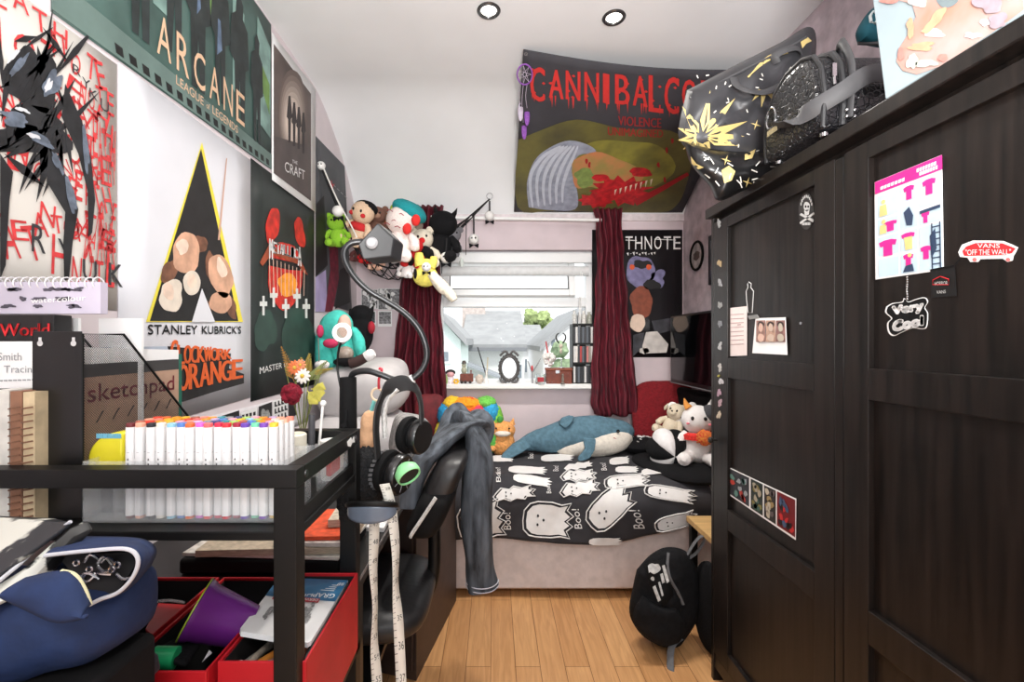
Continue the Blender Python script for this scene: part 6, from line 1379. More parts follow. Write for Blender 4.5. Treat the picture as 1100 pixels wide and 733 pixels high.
t = thing('laptop_sleeve', 'dark laptop sleeve lying across a red box against the blue bag', 'sleeve', at(110, 660, .68))
B().prism([at(60, 715, .655), at(105, 690, .655), at(143, 656, .69), at(163, 668, .70), at(130, 695, .675), at(95, 733, .655)], (0, .008, .012)).build('cover', BLKF, t, bevel=.006, seg=3)
tag(B().prism([at(100, 740, .62), at(104, 722, .62), at(112, 716, .62), at(140, 717, .62), at(149, 724, .62), at(152, 742, .62)], (0, .04, .0)).build('glasses_case', mat('case_grey', (46, 48, 52), .4), bevel=.006, seg=3), 'dark grey hard case at the bottom edge before the middle red box', 'case')
# ---------------------------------------------------------------- desk along the left wall
dk_m = mat('desk_black', (26, 25, 25), .4, var=.15, scale=30)
ds = thing('desk', 'black desk under the posters with a silver edged top', 'desk', (-.61, 1.55, 0))
B().box((XL+.005, 1.055, .67), (-.31, 2.02, .70)).build('desktop', dk_m, ds, smooth=False, bevel=.002)
b = B(); b.box((-.311, 1.055, .693), (-.3085, 2.02, .7005)); b.build('metal_edge', STEEL, ds, smooth=False)
for x in (XL+.03, -.36):
    for y in (1.08, 1.96): B().box((x, y, 0), (x+.04, y+.04, .67)).build('leg', dk_m, ds, smooth=False)
B().box((XL+.03, 1.12, .28), (-.34, 1.96, .30)).build('lower_shelf', dk_m, ds, smooth=False)
# papers on the desk
zp = .701
tag(B().box((-.74, 1.07, zp), (-.36, 1.30, zp+.036)).build('black_case', BLKM, bevel=.008), 'flat black case on the desk under the stack of papers', 'case')
for i, (x0, x1, y0, y1, z, h, c_, l) in enumerate(((-.735, -.355, 1.075, 1.30, .0365, .008, (214, 208, 200), 'bottom sheaf of loose cream papers on the flat black case'), (-.70, -.350, 1.07, 1.28, .0450, .016, (188, 172, 150), 'thick tan paper stack on the desk behind trolley'), (-.52, -.352, 1.08, 1.28, .0615, .010, (226, 214, 206), 'cream sketchbook under the orange book on the desk'), (-.48, -.355, 1.09, 1.27, .072, .010, (222, 84, 44), 'orange covered book on top of the desk paper stack'), (-.42, -.37, 1.14, 1.28, .0825, .020, (206, 196, 176), 'small cream book lying on the orange book'))):
    tag(B().box((x0, y0, zp+z), (x1, y1, zp+z+h), R=(0, 0, (-.06, .05, -.03, .04, .1)[i])).build('paper_stack' if i < 2 else 'book', mat('stack%d' % i, c_, .7, var=.25, scale=60, stretch=(1, 1, 14)), smooth=False, bevel=.001), l, 'paper' if i < 2 else 'book')
tag(B().prism([(-.40, 1.32, zp), (-.315, 1.31, zp), (-.315, 1.50, zp), (-.41, 1.48, zp)], (0, 0, .012)).build('paper_stack', PAPER, smooth=False), 'white leaflets near the desk edge by the tape measure', 'paper')
# vase with flowers on the desk
vs = thing('bud_vase', 'clear glass bud vase holding dried flowers on the desk', 'vase', (-.60, 1.46, zp))
vx, vy = at(325, 0, 1.46).x, 1.46
vgl = mat('vase_glass', (206, 214, 206), .05, alpha=.42, var=0)
B().lathe([(0, 0), (.036, 0), (.040, .01), (.040, .085), (.032, .12), (.020, .155), (.017, .20), (.019, .232), (.017, .232), (.015, .20), (.018, .155), (.030, .12), (.037, .085), (.037, .012), (0, .01)], (vx, vy, zp), seg=28).build('glass', vgl, vs)
fl = thing('flower_posy', 'posy of dark red carnation, white daisies and yellow leaves in the vase', 'flowers', (vx, vy, zp+.02))
def fp(px, py, Y=1.45): return at(px, py, Y)
b = B()
for x, y in ((317, 410), (316, 392), (328, 396), (340, 405), (334, 385), (306, 395), (345, 398)): b.tube(smooth_path([(vx, vy, zp+.02), (vx, vy, zp+.22), fp(x, y)], 5), .0016, 5)
b.build('stem', mat('stem_green', (110, 120, 60), .7), fl)
b = B(); rr = random.Random(14); cc = fp(314, 423, 1.42)
for i in range(60):
    a, e = rr.uniform(0, 2*PI), rr.uniform(-.3, 1); d = V(math.cos(a)*math.sqrt(1-e*e*.9), -abs(e), math.sin(a)*math.sqrt(1-e*e*.9)); b.ball(cc+d*.024, (.011, .011, .004), R=(rr.uniform(0, 3), rr.uniform(0, 3), a), seg=8, rings=5, wob=.4)
b.ball(cc, .026); b.build('carnation', mat('carnation_red', (128, 18, 40), .9, var=.35, scale=90), fl)
def daisy(px, py, r, c_, n, name):
    o = fp(px, py, 1.43); b = B()
    for k in range(n):
        a = 2*PI*k/n; b.ball(o+V(math.cos(a)*r*.6, -.001, math.sin(a)*r*.6), (r*.42, .002, r*.2), R=(0, -a, 0), seg=8, rings=5)
    f_ = b.build('petals', c_, fl); B().ball(o+V(0, -.004, 0), r*.26, seg=8, rings=6).build('centre', mat('daisy_yellow', (210, 176, 70), .8), f_)
daisy(325, 404, .026, mat('petal_white', (238, 234, 226), .8), 11, ''); daisy(317, 395, .024, mat('petal_orange', (220, 120, 70), .8), 12, ''); daisy(323, 392, .018, mat('petal_salmon', (230, 150, 110), .8), 10, '')
def frond(px0, py0, px1, py1, m, n=12, w=.020, Y=1.45):
    b = B(); p0, p1 = fp(px0, py0, Y), fp(px1, py1, Y); d = (p1-p0); sd = V(-d.z, 0, d.x).normalized()
    b.tube([p0, p1], .0012, 5)
    for k in range(n):
        t_ = (k+1)/(n+1); p = p0+d*t_; L_ = w*(1-t_*.8)
        for s in (-1, 1): b.prism([p, p+sd*s*L_*.6+d.normalized()*L_*.5+V(0, -.003, .002), p+sd*s*L_+d.normalized()*L_*1.1, p+sd*s*L_*.4+d.normalized()*L_*1.0], (0, .0012, 0))
    b.build('frond', m, fl, smooth=False)
ol = mat('frond_olive', (150, 132, 60), .85, var=.3, scale=40); yg = mat('frond_yellow', (206, 200, 96), .85, var=.2, scale=40); gr = mat('frond_green', (120, 128, 76), .85, var=.3, scale=40)
frond(316, 410, 302, 372, mat('frond_brown', (156, 116, 54), .85, var=.3, scale=40)); frond(328, 405, 333, 380, ol); frond(332, 410, 352, 388, gr); frond(334, 418, 348, 420, yg, w=.03, n=8); frond(330, 420, 342, 432, yg, w=.03, n=8); frond(336, 402, 358, 396, ol, w=.012); frond(325, 408, 324, 384, ol)
# ---------------------------------------------------------------- office chair and jeans
chx = thing('office_chair', 'black padded office chair turned to the desk with jeans over its back', 'chair', (-.40, 1.52, 0))
lea = mat('black_leather', (34, 33, 34), .42, var=.12, scale=50, bump=.1)
def backf(u, v, k=1, dz=0, hz_=.11):
    a = 2*PI*u; q = PI*(v-.5); sg = lambda t, e: math.copysign(abs(t)**e, t)
    x = .050*k*sg(math.cos(a), .55)*sg(math.cos(q), .5); y = .205*k*sg(math.sin(a), .4)*sg(math.cos(q), .35); z = hz_*sg(math.sin(q), .5)+dz
    return V(-.165+x+z*.45, 1.54+y, .79+z)
B().grid(backf, 60, 36, cu=True).build('backrest', lea, chx)
B().grid(lambda u, v: backf(u, v, 1.14, -.055, .075), 60, 30, cu=True).build('back_shell', BLKM, chx)
def seatf(u, v):
    a = 2*PI*u; q = PI*(v-.5); sg = lambda t, e: math.copysign(abs(t)**e, t)
    return V(-.42+.23*sg(math.cos(a), .5)*sg(math.cos(q), .4), 1.44+.22*sg(math.sin(a), .5)*sg(math.cos(q), .4), .455+.05*sg(math.sin(q), .8))
B().grid(seatf, 48, 16, cu=True).build('seat', lea, chx)
B().cyl((-.42, 1.43, .11), (-.42, 1.43, .41), .028).build('gas_column', BLK, chx)
B().tube(smooth_path([(-.36, 1.46, .40), (-.24, 1.50, .40), (-.20, 1.53, .48), (-.20, 1.53, .68)], 5), .022, 10, flat=1).build('back_bar', BLK, chx)
for k in range(5):
    a = 2*PI*k/5+.35; e = V(-.42+.225*math.cos(a), 1.43+.225*math.sin(a), .065)
    B().tube([(-.42, 1.43, .115), e], [.028, .018], 10).build('base_arm', BLK, chx); B().cyl(e+V(-.012, 0, -.037), e+V(.012, 0, -.037), .028).build('caster', BLK, chx)
jn = thing('jeans', 'faded grey denim jeans draped over the back of the office chair', 'jeans', (-.05, 1.53, .5))
den = mat('grey_denim', (98, 105, 114), .9, scale=16, stretch=(2.2, 2.2, .5), detail=8, bump=.3, c2=(30, 33, 38), edge=.2)
def leg(path, name):
    P = smooth_path([V(*p[:3]) for p in path], 7); W = smooth_path([(p[3], p[4], 0) for p in path], 7); n = len(P)-1
    def f(u, v):
        i = min(n, int(round(v*n))); t = (P[min(i+1, n)]-P[max(i-1, 0)]).normalized(); a = V(0, 1, 0); a = (a-t*a.dot(t)).normalized(); c = t.cross(a)
        th = 2*PI*u; rp = 1+.10*math.sin(3*th+v*9)*(.5+.5*math.sin(v*20))+.09*noise.noise(V(math.cos(th)*2, math.sin(th)*2, v*9))
        return P[i]+(a*math.cos(th)*W[i].x+c*math.sin(th)*W[i].y)*rp
    return B().grid(f, 36, n, cu=True).build(name, den, jn)
leg([(-.10, 1.78, .90, .035, .02), (-.09, 1.73, .935, .06, .024), (-.075, 1.64, .945, .085, .026), (-.060, 1.57, .915, .09, .036), (-.052, 1.53, .85, .08, .05), (-.052, 1.50, .74, .068, .052), (-.050, 1.49, .62, .062, .050), (-.045, 1.50, .52, .06, .046), (-.036, 1.50, .445, .056, .050)], 'right_leg')
leg([(-.09, 1.76, .93, .06, .024), (-.10, 1.66, .945, .10, .024), (-.135, 1.57, .935, .105, .024), (-.18, 1.50, .905, .095, .028), (-.225, 1.45, .86, .075, .034), (-.250, 1.41, .80, .06, .032), (-.255, 1.39, .74, .05, .028)], 'left_leg')
b = B(); b.tube(smooth_path([at(520, 463, 1.72), at(512, 459, 1.74), at(500, 463, 1.76), at(508, 468, 1.74)], 5), .014, 8, flat=.4); b.build('waistband', mat('denim_pale', (196, 196, 206), .9), jn)
b = B()
for th in (0, .045): b.tube(smooth_path([(-.037+.054*math.cos(a), 1.50+.058*math.sin(a), .452+th*.3) for a in [PI*1.0+PI*k/10 for k in range(11)]], 2), .0016, 5)
b.build('hem_stitch', mat('denim_pale', (196, 196, 206)), jn)
t = tag(B().tube(smooth_path([at(468, 535, 1.30), at(455, 555, 1.29), at(443, 573, 1.28), (at(441, 577, 1.28))], 5), .0085, 8, flat=.6).build('rope', mat('white_rope', (206, 204, 200), .9, var=.25, scale=150)), 'thick white cord hanging beside the chair back', 'cord')
dr = thing('drawer_unit', 'dark brown drawer pedestal beyond the chair, in front of the bed end', 'drawers', (-.28, 1.95, 0))
dbm = mat('dark_brown_board', (64, 50, 44), .5, var=.15, scale=20)
Rz = .19; c0 = V(-.178, 2.195, 0); ux = V(-math.cos(Rz*0)*.30, 0, 0); uy = V(-.105, -.52, 0)
b = B(); b.prism([c0, c0+uy, c0+uy+V(-.20, .06, 0), c0+V(-.20, .0, 0)], (0, 0, .665)); b.build('carcass', dbm, dr, smooth=False, bevel=.002)
for z0, z1 in ((.04, .24), (.25, .45), (.46, .645)):
    n0 = V(-.52, .105, 0).normalized()*-.012; q0, q1 = c0+uy+V(-.01, .003, 0), c0+uy+V(-.19, .057, 0)
    o = B().prism([q0+V(0, 0, z0), q1+V(0, 0, z0), q1+V(0, 0, z1), q0+V(0, 0, z1)], V(-.004, -.012, 0)).build('drawer', dbm, dr, smooth=False, bevel=.002)
    m_ = (q0+q1)/2+V(-.006, -.02, (z0+z1)/2); B().cyl(m_-V(.04, -.012, 0), m_+V(.04, -.012, 0), .005).build('handle', STEEL, o)
# ---------------------------------------------------------------- pale grey seat cushion with turquoise doll
sg_ = mat('pale_grey_leatherette', (196, 192, 192), .6, var=.06, scale=14, bump=.08)
bbg = thing('padded_seat', 'large pale grey padded seat in the corner behind the desk', 'seat', (-.70, 2.45, 0))
def pouf(c, r, R=(0, 0, 0), p=.55):
    M = Euler(R).to_matrix(); c = V(*c); sg = lambda t, e: math.copysign(abs(t)**e, t)
    def f(u, v):
        a = 2*PI*u; q = PI*(v-.5); d = V(r[0]*sg(math.cos(a), p)*sg(math.cos(q), p), r[1]*sg(math.sin(a), p)*sg(math.cos(q), p), r[2]*sg(math.sin(q), p))
        return c+M@d+V(0, 0, .006*noise.noise(d*7))
    return f
B().grid(pouf((-.685, 2.40, .30), (.235, .30, .295)), 44, 28, cu=True).build('base_cushion', sg_, bbg)
B().grid(pouf((-.69, 2.36, .735), (.235, .24, .15), (.1, 0, 0)), 44, 28, cu=True).build('middle_cushion', sg_, bbg)
B().grid(pouf((-.69, 2.46, 1.005), (.225, .23, .14), (.12, -.08, 0)), 44, 28, cu=True).build('top_cushion', sg_, bbg)
turq = mat('turquoise_fleece', (70, 194, 180), .95, var=.1, scale=50, bump=.3); pk = mat('raspberry', (190, 50, 90), .9)
DY = 2.36
td = thing('hooded_doll', 'turquoise hooded plush doll sitting on the pale grey seat', 'plush toy', at(366, 395, DY))
def tb_(name, parts, m, **k):
    b = B()
    for x, y, r1, r2, Y in parts: b.ball(at(x, y, Y), (r1/F*Y, (r1+r2)/2/F*Y*.85, r2/F*Y), seg=24, rings=16)
    return b.build(name, m, td, **k)
def soft(name, out, Y, th, m):
    p_, S_ = puffer(out, Y, th); p_(B()).build(name, m, td); return S_
soft('hood', [(342, 352), (346, 342), (355, 335), (364, 333), (373, 337), (379, 346), (378, 358), (370, 367), (356, 369), (346, 364)], DY-.02, .075, turq)
soft('coat', [(338, 362), (346, 356), (356, 366), (368, 370), (380, 360), (390, 366), (393, 376), (388, 386), (376, 390), (362, 395), (342, 396), (337, 380)], DY+.02, .07, turq)
soft('coat_flap', [(341, 360), (349, 362), (356, 374), (359, 394), (341, 396), (338, 378)], DY-.03, .05, turq)
soft('coat_flap', [(377, 351), (384, 353), (392, 366), (391, 380), (386, 387), (379, 374)], DY-.03, .045, turq)
tb_('face', [(370, 350, 7, 12, DY-.085)], mat('doll_skin', (216, 180, 164), .9), remesh=0)
tb_('pink_earpad', [(344, 356, 3.5, 7, DY-.085)], pk); tb_('pink_collar', [(355, 369, 8, 5, DY-.10)], pk)
tb_('shirt', [(371, 380, 9, 8, DY-.06)], mat('pewter_satin', (156, 142, 130), .35, var=.2, scale=60)); tb_('skirt', [(372, 389, 14, 5, DY-.07)], BLKF)
tb_('paw', [(346, 392, 8, 5, DY-.09)], whf)
for pts in (((378, 391, 6), (386, 388, 5.5), (393, 384, 5)), ((370, 392, 5), (380, 393, 5.5), (386, 391, 4))): tubepx(B(), pts, DY-.11) if False else None
b = B(); tubepx(b, [(376, 391, 5), (385, 388, 5.5), (394, 383, 5)], DY-.12); b.build('leg', mat('doll_brown', (64, 44, 42), .9), td)
b = B(); tubepx(b, [(393, 384, 5.5), (398, 381, 6), (402, 379, 4)], DY-.12); b.build('shoe', whf, td)
b = B(); b.tube([at(342, 363, DY-.105), at(343, 393, DY-.105)], .003, 6); b.build('zip', mat('zip_brown', (120, 130, 120), .6), td)
ck = thing('black_cat_plush', 'black pointed eared plush sitting behind the turquoise doll', 'plush toy', at(385, 365, 2.52))
b = B(); b.ball(at(387, 357, 2.56), (.075, .06, .12)); b.ball(at(388, 338, 2.56), (.065, .055, .055)); b.build('body', BLKF, ck, remesh=.008)
for x0, x1, y1 in ((379, 376, 332), (396, 401, 329)): B().tube([at(x0, 340, 2.56), at((x0+x1)/2, 335, 2.56), at(x1, y1, 2.56)], [.024, .016, .004], 10).build('ear', BLKF, ck)
B().ball(at(399, 352, 2.52), (.02, .02, .035)).build('red_lining', mat('lining_red', (150, 24, 40), .9), ck)
# ---------------------------------------------------------------- gooseneck lamp clamped at the trolley's end, ring mirror, headphones
GY = 1.10
gn = thing('gooseneck_lamp', 'black gooseneck lamp curving up from a tall clamp behind the trolley', 'lamp', at(374, 470, GY))
gm = mat('gooseneck_black', (38, 39, 41), .32, .3, var=.1, scale=120)
path = [(377, 408), (379, 402), (387, 399), (397, 399), (410, 403), (424, 408), (440, 408), (452, 399), (458, 386), (457, 370), (449, 352), (434, 336), (414, 323), (397, 313), (382, 299), (372, 283), (370, 271), (376, 262), (388, 260), (400, 261)]
B().tube(smooth_path([at(x, y, GY-.02*math.sin(i*.5)) for i, (x, y) in enumerate(path)], 6), .0075, 12).build('gooseneck', gm, gn)
B().lathe([(.0, 0), (.021, 0), (.021, .002), (.0195, .135), (.0195, .138), (.012, .139), (0, .139)], at(374, 467, GY), seg=24).build('pole', BLKM, gn)
b = B(); b.box(at(367, 470, GY-.03), at(381, 500, GY+.03)); b.box(at(352, 468, GY-.03), at(384, 474, GY+.03)); b.tube(smooth_path([at(372, 440, GY-.022), at(371, 455, GY-.026), at(366, 467, GY-.03), at(354, 471, GY-.03)], 5), [.006]*6+[.012]*10, 10, flat=.8); b.build('clamp', BLKM, gn, bevel=.004)
hd = B(); 
hp = [at(384, 262, GY-.05), at(406, 239, GY-.05), at(424, 256, GY-.02), at(421, 276, GY-.02), at(390, 279, GY-.05)]
hd.prism(hp, (.012, .05, -.004)); hd.build('lamp_head', mat('lamp_grey', (34, 35, 37), .45, var=.06), gn, bevel=.004, seg=3)
B().lathe([(0, 0), (.013, 0), (.014, .006), (.010, .012), (0, .012)], at(400, 262, GY-.055), (0, -1, .1), 20).build('swivel_cap', mat('swivel_grey', (150, 150, 152), .35), gn)
B().cyl(at(436, 411, GY), at(444, 407, GY), .011).build('white_joint', mat('white_tape', (220, 218, 214), .6), gn)
rm = thing('ring_mirror', 'small white ringed round mirror on a thin black stalk', 'mirror', at(367, 358, 1.12))
b = B(); c_ = at(367.5, 357.5, 1.08); b.lathe([(.0135, -.003), (.022, -.004), (.0235, 0), (.022, .004), (.0135, .003)], c_, (0, 1, 0), 36, closed=True); b.build('ring', mat('ring_white', (236, 236, 236), .4), rm)
B().lathe([(0, -.001), (.0137, -.001), (.0137, .001), (0, .001)], c_, (0, 1, 0), 32).build('glass', mat('glass_tint', (176, 160, 146), .1, .3, alpha=.5), rm)
B().tube(smooth_path([at(366, 368, 1.08), at(363.5, 378, 1.09), at(362.5, 395, 1.10), at(365, 412, 1.10), at(367, 420, 1.09)], 5), .0028, 8).build('stalk', BLK, rm)
HY = 1.06
hpn = thing('headphones', 'black over ear headphones with silver starburst cup hanging from the gooseneck', 'headphones', at(425, 470, HY))
B().tube(smooth_path([at(x, y, HY+d) for x, y, d in ((406, 492, -.03), (404, 460, -.03), (407, 436, -.025), (415, 420, -.02), (427, 413, 0), (438, 412, .02), (447, 418, .04), (452, 434, .05), (453, 456, .05))], 6), .020, 10, flat=.28, up=(1, 0, .3)).build('headband', mat('band_black', (32, 32, 33), .6), hpn)
b = B(); b.tube(smooth_path([at(x, y, HY) for x, y in ((414, 470), (413, 445), (418, 428), (428, 418))], 6), .014, 8, flat=.4); b.build('headband_padding', mat('padding_white', (214, 214, 212), .9, var=.2, scale=120, bump=.5), hpn)
def cup(c, ax, r, star, nm):
    o = B().lathe([(0, 0), (r*.9, 0), (r, .006), (r, .018), (r*.8, .026), (r*.78, .034), (0, .034)], c, ax, 32).build(nm, mat('cup_black', (22, 22, 23), .3, coat=.3), hpn)
    b = B(); A = V(*ax).normalized(); b.lathe([(r*.5, .034), (r*1.02, .034), (r*1.08, .042), (r*1.02, .052), (r*.5, .052)], c, ax, 32, closed=True); b.build('ear_cushion', BLKM, o)
    if star:
        a1 = A.orthogonal().normalized(); a2 = A.cross(a1); b = B()
        for k in range(8):
            a = 2*PI*k/8+.3; d = a1*math.cos(a)+a2*math.sin(a); e = A.cross(d); cc = V(*c)-A*.0012
            b.prism([cc+e*.0014, cc+d*r*.8+e*.0004, cc+d*r*.8-e*.0004, cc-e*.0014], -A*.0006)
        b.build('starburst', mat('silver_print', (190, 194, 204), .35), o, smooth=False)
    return o
ca = (.93, -.30, .18)
cup(at(434, 511, HY-.02), (-.93, .42, .10), .047, True, 'left_cup'); cup(at(455, 470, HY+.045), (-.90, .45, .05), .043, False, 'right_cup')
b = B(); A = V(-.93, .42, .10).normalized(); o_ = at(434, 511, HY-.02)
for k in range(26):
    a = 2*PI*k/26; a1 = A.orthogonal().normalized(); a2 = A.cross(a1); p = o_+A*.058+(a1*math.cos(a)+a2*math.sin(a))*.044; b.box(p-V(.006, .003, .003), p+V(.006, .003, .003))
b.build('ribbed_ring', mat('rib_grey', (90, 90, 92), .4), hpn, bevel=.001)
fur = mat('black_fur', (26, 26, 28), 1, var=.5, scale=160, bump=1)
b = B(); b.ball(at(394, 514, HY+.02), (.05, .045, .075)); b.build('fur_cover', fur, hpn, disp=.022, dscale=.006, sub=1)
t = thing('fur_tail', 'black furry tail hanging below the lamp clamp', 'tail', at(374, 565, 1.08))
b = B(); tubepx(b, [(373, 505, 5), (372, 520, 8), (373, 540, 10), (375, 556, 9), (377, 566, 3)], 1.02); b.build('fur', fur, t, disp=.014, dscale=.006)
t = thing('mint_cup', 'glowing mint green hollow earbud case hanging by the starburst headphone cup', 'case', at(437, 507, 1.0))
B().lathe([(0, -.014), (.016, -.012), (.027, .0), (.028, .012), (.026, .018), (.024, .018), (.024, .006), (0, .0)], at(436, 506, 1.0), (.55, -.55, -.55), 28).build('shell', mat('mint_plastic', (150, 226, 160), .4), t)
B().lathe([(0, .010), (.0235, .012), (.0235, .014), (0, .016)], at(436, 506, 1.0), (.55, -.55, -.55), 24).build('dark_inside', inner, t)
t = thing('tinted_visor', 'blue grey tinted visor hanging under the black furry headphone cover', 'visor', at(400, 548, 1.0))
b = B()
def vis(u, v): a = PI*(u-.5)*1.1; return V(at(401, 0, 1.0).x+.052*math.sin(a), .99-.03*math.cos(a), at(0, 546, 1.0).z+(v-.5)*.034*(math.cos(a)*.8+.3))
b.grid(vis, 20, 6); b.build('lens', mat('visor_tint', (104, 116, 132), .2), t, solid=.003)
B().tube(smooth_path([vis(i/10, 1)+V(0, 0, .005) for i in range(11)], 2), .006, 8).build('frame', BLK, t)
t = thing('plush_keyring', 'peach plush keyring on a wooden ring and red hook by the headphones', 'keyring', at(400, 470, 1.12))
b = B(); b.tube(smooth_path([at(x, y, 1.13) for x, y in ((407, 396), (410, 397), (409, 402), (407, 408), (407, 418))], 4), .0035, 8); b.build('red_hook', mat('hook_red', (176, 24, 44), .4), t)
B().tube([at(405+6*math.cos(2*PI*k/20), 424+6.5*math.sin(2*PI*k/20), 1.14) for k in range(20)], .003, 8, closed=True).build('wooden_ring', mat('ring_wood', (226, 200, 170), .6), t)
B().tube([at(402, 431, 1.14), at(399, 441, 1.14)], .010, 8, flat=.5).build('teal_ribbon', mat('ribbon_teal', (120, 200, 196), .8), t)
b = B(); b.ball(at(397, 455, 1.16), (.024, .02, .035)); b.ball(at(395, 472, 1.16), (.028, .022, .035)); b.build('plush', mat('plush_peach', (228, 180, 140), .95, var=.1, scale=60, bump=.4), t, remesh=.005)
tp_ = thing('tape_measure', 'white tailor tape measure hung in two strands from the headphones', 'tape measure', at(415, 733, 1.0))
tmw = mat('tape_white', (226, 224, 214), .6, var=.04)
def ribbon(pts, Y, w, tw, nums):
    P = smooth_path([at(x, y, Y) for x, y in pts], 8); n = len(P)-1
    T = smooth_path([(a, 0, 0) for a in tw], 8)
    def f(u, v, l=0):
        i = min(n, max(0, v*n)); j = int(min(n-1, i)); t = i-j; p = P[j]*(1-t)+P[j+1]*t; k = min(len(T)-1, int(v*(len(T)-1)+.5)); a = T[k].x
        return p+V(math.cos(a), math.sin(a), 0)*w*(u-.5)+V(math.sin(a), -math.cos(a), 0)*l
    o = B().grid(f, 2, n*2).build('strand', tmw, tp_, solid=.0006)
    b = B()
    for k in range(46):
        v = (k+.5)/46; 
        for u0, u1 in ((0, .28),): b._add([f(u0, v, .0006), f(u1, v, .0006), f(u1, v+.002, .0006), f(u0, v+.002, .0006)], [(0, 1, 2, 3)])
    for k, s_ in enumerate(nums):
        v = .04+k*.085
        uv, fs = text_shape(s_); b._add([f(.40+.5*a, v+.022*(1-c), .0007) for a, c in uv], fs)
    b.build('printed_scale', mat('dark_print', (60, 58, 56), .7), o, smooth=False)
ribbon([(401, 540), (402, 570), (401, 610), (403, 650), (402, 690), (405, 735), (406, 790)], 1.0, .022, (.2, .3, .9, 1.3, 1.1, .4, .3), ['46', '47', '48', '49', '50', '51', '52', '53', '54', '55'])
ribbon([(413, 520), (420, 545), (425, 590), (425, 630), (428, 670), (431, 735), (432, 790)], .985, .022, (.5, .4, .9, 1.2, .5, .2, .2), ['28', '29', '30', '31', '32', '33', '34', '35', '36', '37'])
tag(B().grid(pouf(tuple(at(440, 470, 1.75)), (.07, .12, .085), (0, .2, .3)), 30, 20, cu=True).build('grey_jacket', mat('heather_grey', (150, 148, 146), .95, var=.3, scale=60, bump=.5)), 'crumpled grey knitted top on the far end of the desk', 'clothing')
# ---------------------------------------------------------------- bags on top of the wardrobe
gold = mat('gold_print', (206, 184, 120), .5, var=.06); nyl = mat('grey_nylon', (58, 58, 61), .42, var=.25, scale=7, spec=.4); wht_p = mat('pale_print', (220, 218, 210), .6)
tg = thing('tote_bag', 'large black tote bag with gold suns and stars on the wardrobe far end', 'bag', (.86, 1.5, ZT))
up, S1 = puffer([(738, 97), (792, 69), (838, 46), (867, 29), (877, 42), (872, 95), (862, 150), (838, 182), (800, 188), (752, 168), (731, 152), (730, 132)], 1.46, .10, (.0004, .0004))
up(B()).build('body', nyl, tg)
lo, S2 = puffer([(735, 152), (770, 160), (825, 165), (845, 172), (830, 188), (800, 204), (772, 216), (762, 200), (742, 176)], 1.42, .08)
lo(B()).build('crumpled_base', mat('black_nylon', (22, 22, 23), .3, var=.3, scale=14, bump=.4, spec=.5), tg)
def petal(cx, cy, a, L_, w):
    dx, dy = math.cos(a), -math.sin(a); nx, ny = -dy, dx
    out = [(cx+dx*6, cy+dy*6), (cx+dx*L_*.35+nx*w, cy+dy*L_*.35+ny*w), (cx+dx*L_, cy+dy*L_), (cx+dx*L_*.35-nx*w, cy+dy*L_*.35-ny*w)]
    inn = [(cx+dx*9, cy+dy*9), (cx+dx*L_*.34+nx*w*.42, cy+dy*L_*.34+ny*w*.42), (cx+dx*L_*.7, cy+dy*L_*.7), (cx+dx*L_*.34+nx*w*.05, cy+dy*L_*.34+ny*w*.05)]
    return out, inn
b = B(); b2 = B()
for a, L_ in ((80, 52), (122, 40), (50, 56), (20, 52), (158, 28), (2, 46), (186, 26), (212, 24), (-12, 42), (-60, 20), (-105, 18), (240, 20)):
    o, i = petal(754, 148, math.radians(a), L_, 5.2); flat(b, [o], S1, .003); flat(b2, [i], S1, .005)
flat(b, [[(750+5*math.cos(t), 151+7*math.sin(t)) for t in [PI*.55+PI*.9*k/8 for k in range(9)]]+[(748.5+3*math.cos(t), 150+5*math.sin(t)) for t in [PI*1.45-PI*.9*k/8 for k in range(9)]]], S1, .006)
for r0 in (9, 13, 17, 21): 
    e = r0*.55; pts = [(802+42*k/10+e*.2, 78-26*k/10-e*.8*math.sin(PI*k/10)+4) for k in range(11)]; inn = [(p[0]+.3, p[1]+1.5) for p in pts[::-1]]
    flat(b, [pts+inn], S1, .003)
for a, L_ in ((-60, 22), (-100, 24), (-130, 22)): flat(b, [petal(822, 92, math.radians(a), L_, 3)[0]], S1, .003)
flat(b, [[(860, 45), (868, 40), (872, 44), (866, 47), (862, 52)]], S1, .003)
b.build('gold_sun_print', gold, tg); b2.build('sun_ray_fill', nyl, tg)
b = B(); rr = random.Random(31)
for i in range(26):
    x, y = rr.uniform(748, 850), rr.uniform(70, 180); a = rr.uniform(0, 3); flat(b, [[(x+dx*math.cos(a)-dy*math.sin(a), y+dx*math.sin(a)+dy*math.cos(a)) for dx, dy in ((-1.8, -.6), (1.8, -.6), (1.8, .6), (-1.8, .6))]], S1, .003)
for i in range(16):
    x, y = rr.uniform(756, 832), rr.uniform(166, 204); a = rr.uniform(0, 3); flat(b, [[(x+dx*math.cos(a)-dy*math.sin(a), y+dx*math.sin(a)+dy*math.cos(a)) for dx, dy in ((-3.5, -.6), (3.5, -.6), (3.5, .6), (-3.5, .6))]], S2, .004)
b.build('dash_print', wht_p, tg)
b = B()
for x, y in ((812, 134), (780, 172), (803, 196)):
    S_ = S1 if y < 150 else S2
    for a in (.3, 1.87): flat(b, [[(x+dx*math.cos(a)-dy*math.sin(a), y+dx*math.sin(a)+dy*math.cos(a)) for dx, dy in ((-6, 0), (0, -.9), (6, 0), (0, .9))]], S_, .005)
for o_ in ([(775, 183), (783, 178), (790, 184), (786, 194), (778, 197), (785, 188)], [(800, 166), (812, 160), (808, 170), (800, 172)], [(742, 168), (748, 176), (756, 180), (750, 182), (743, 176)]): flat(b, [o_], S2, .004)
b.build('gold_star_print', gold, tg)
web = mat('grey_strap', (70, 70, 72), .6, var=.08)
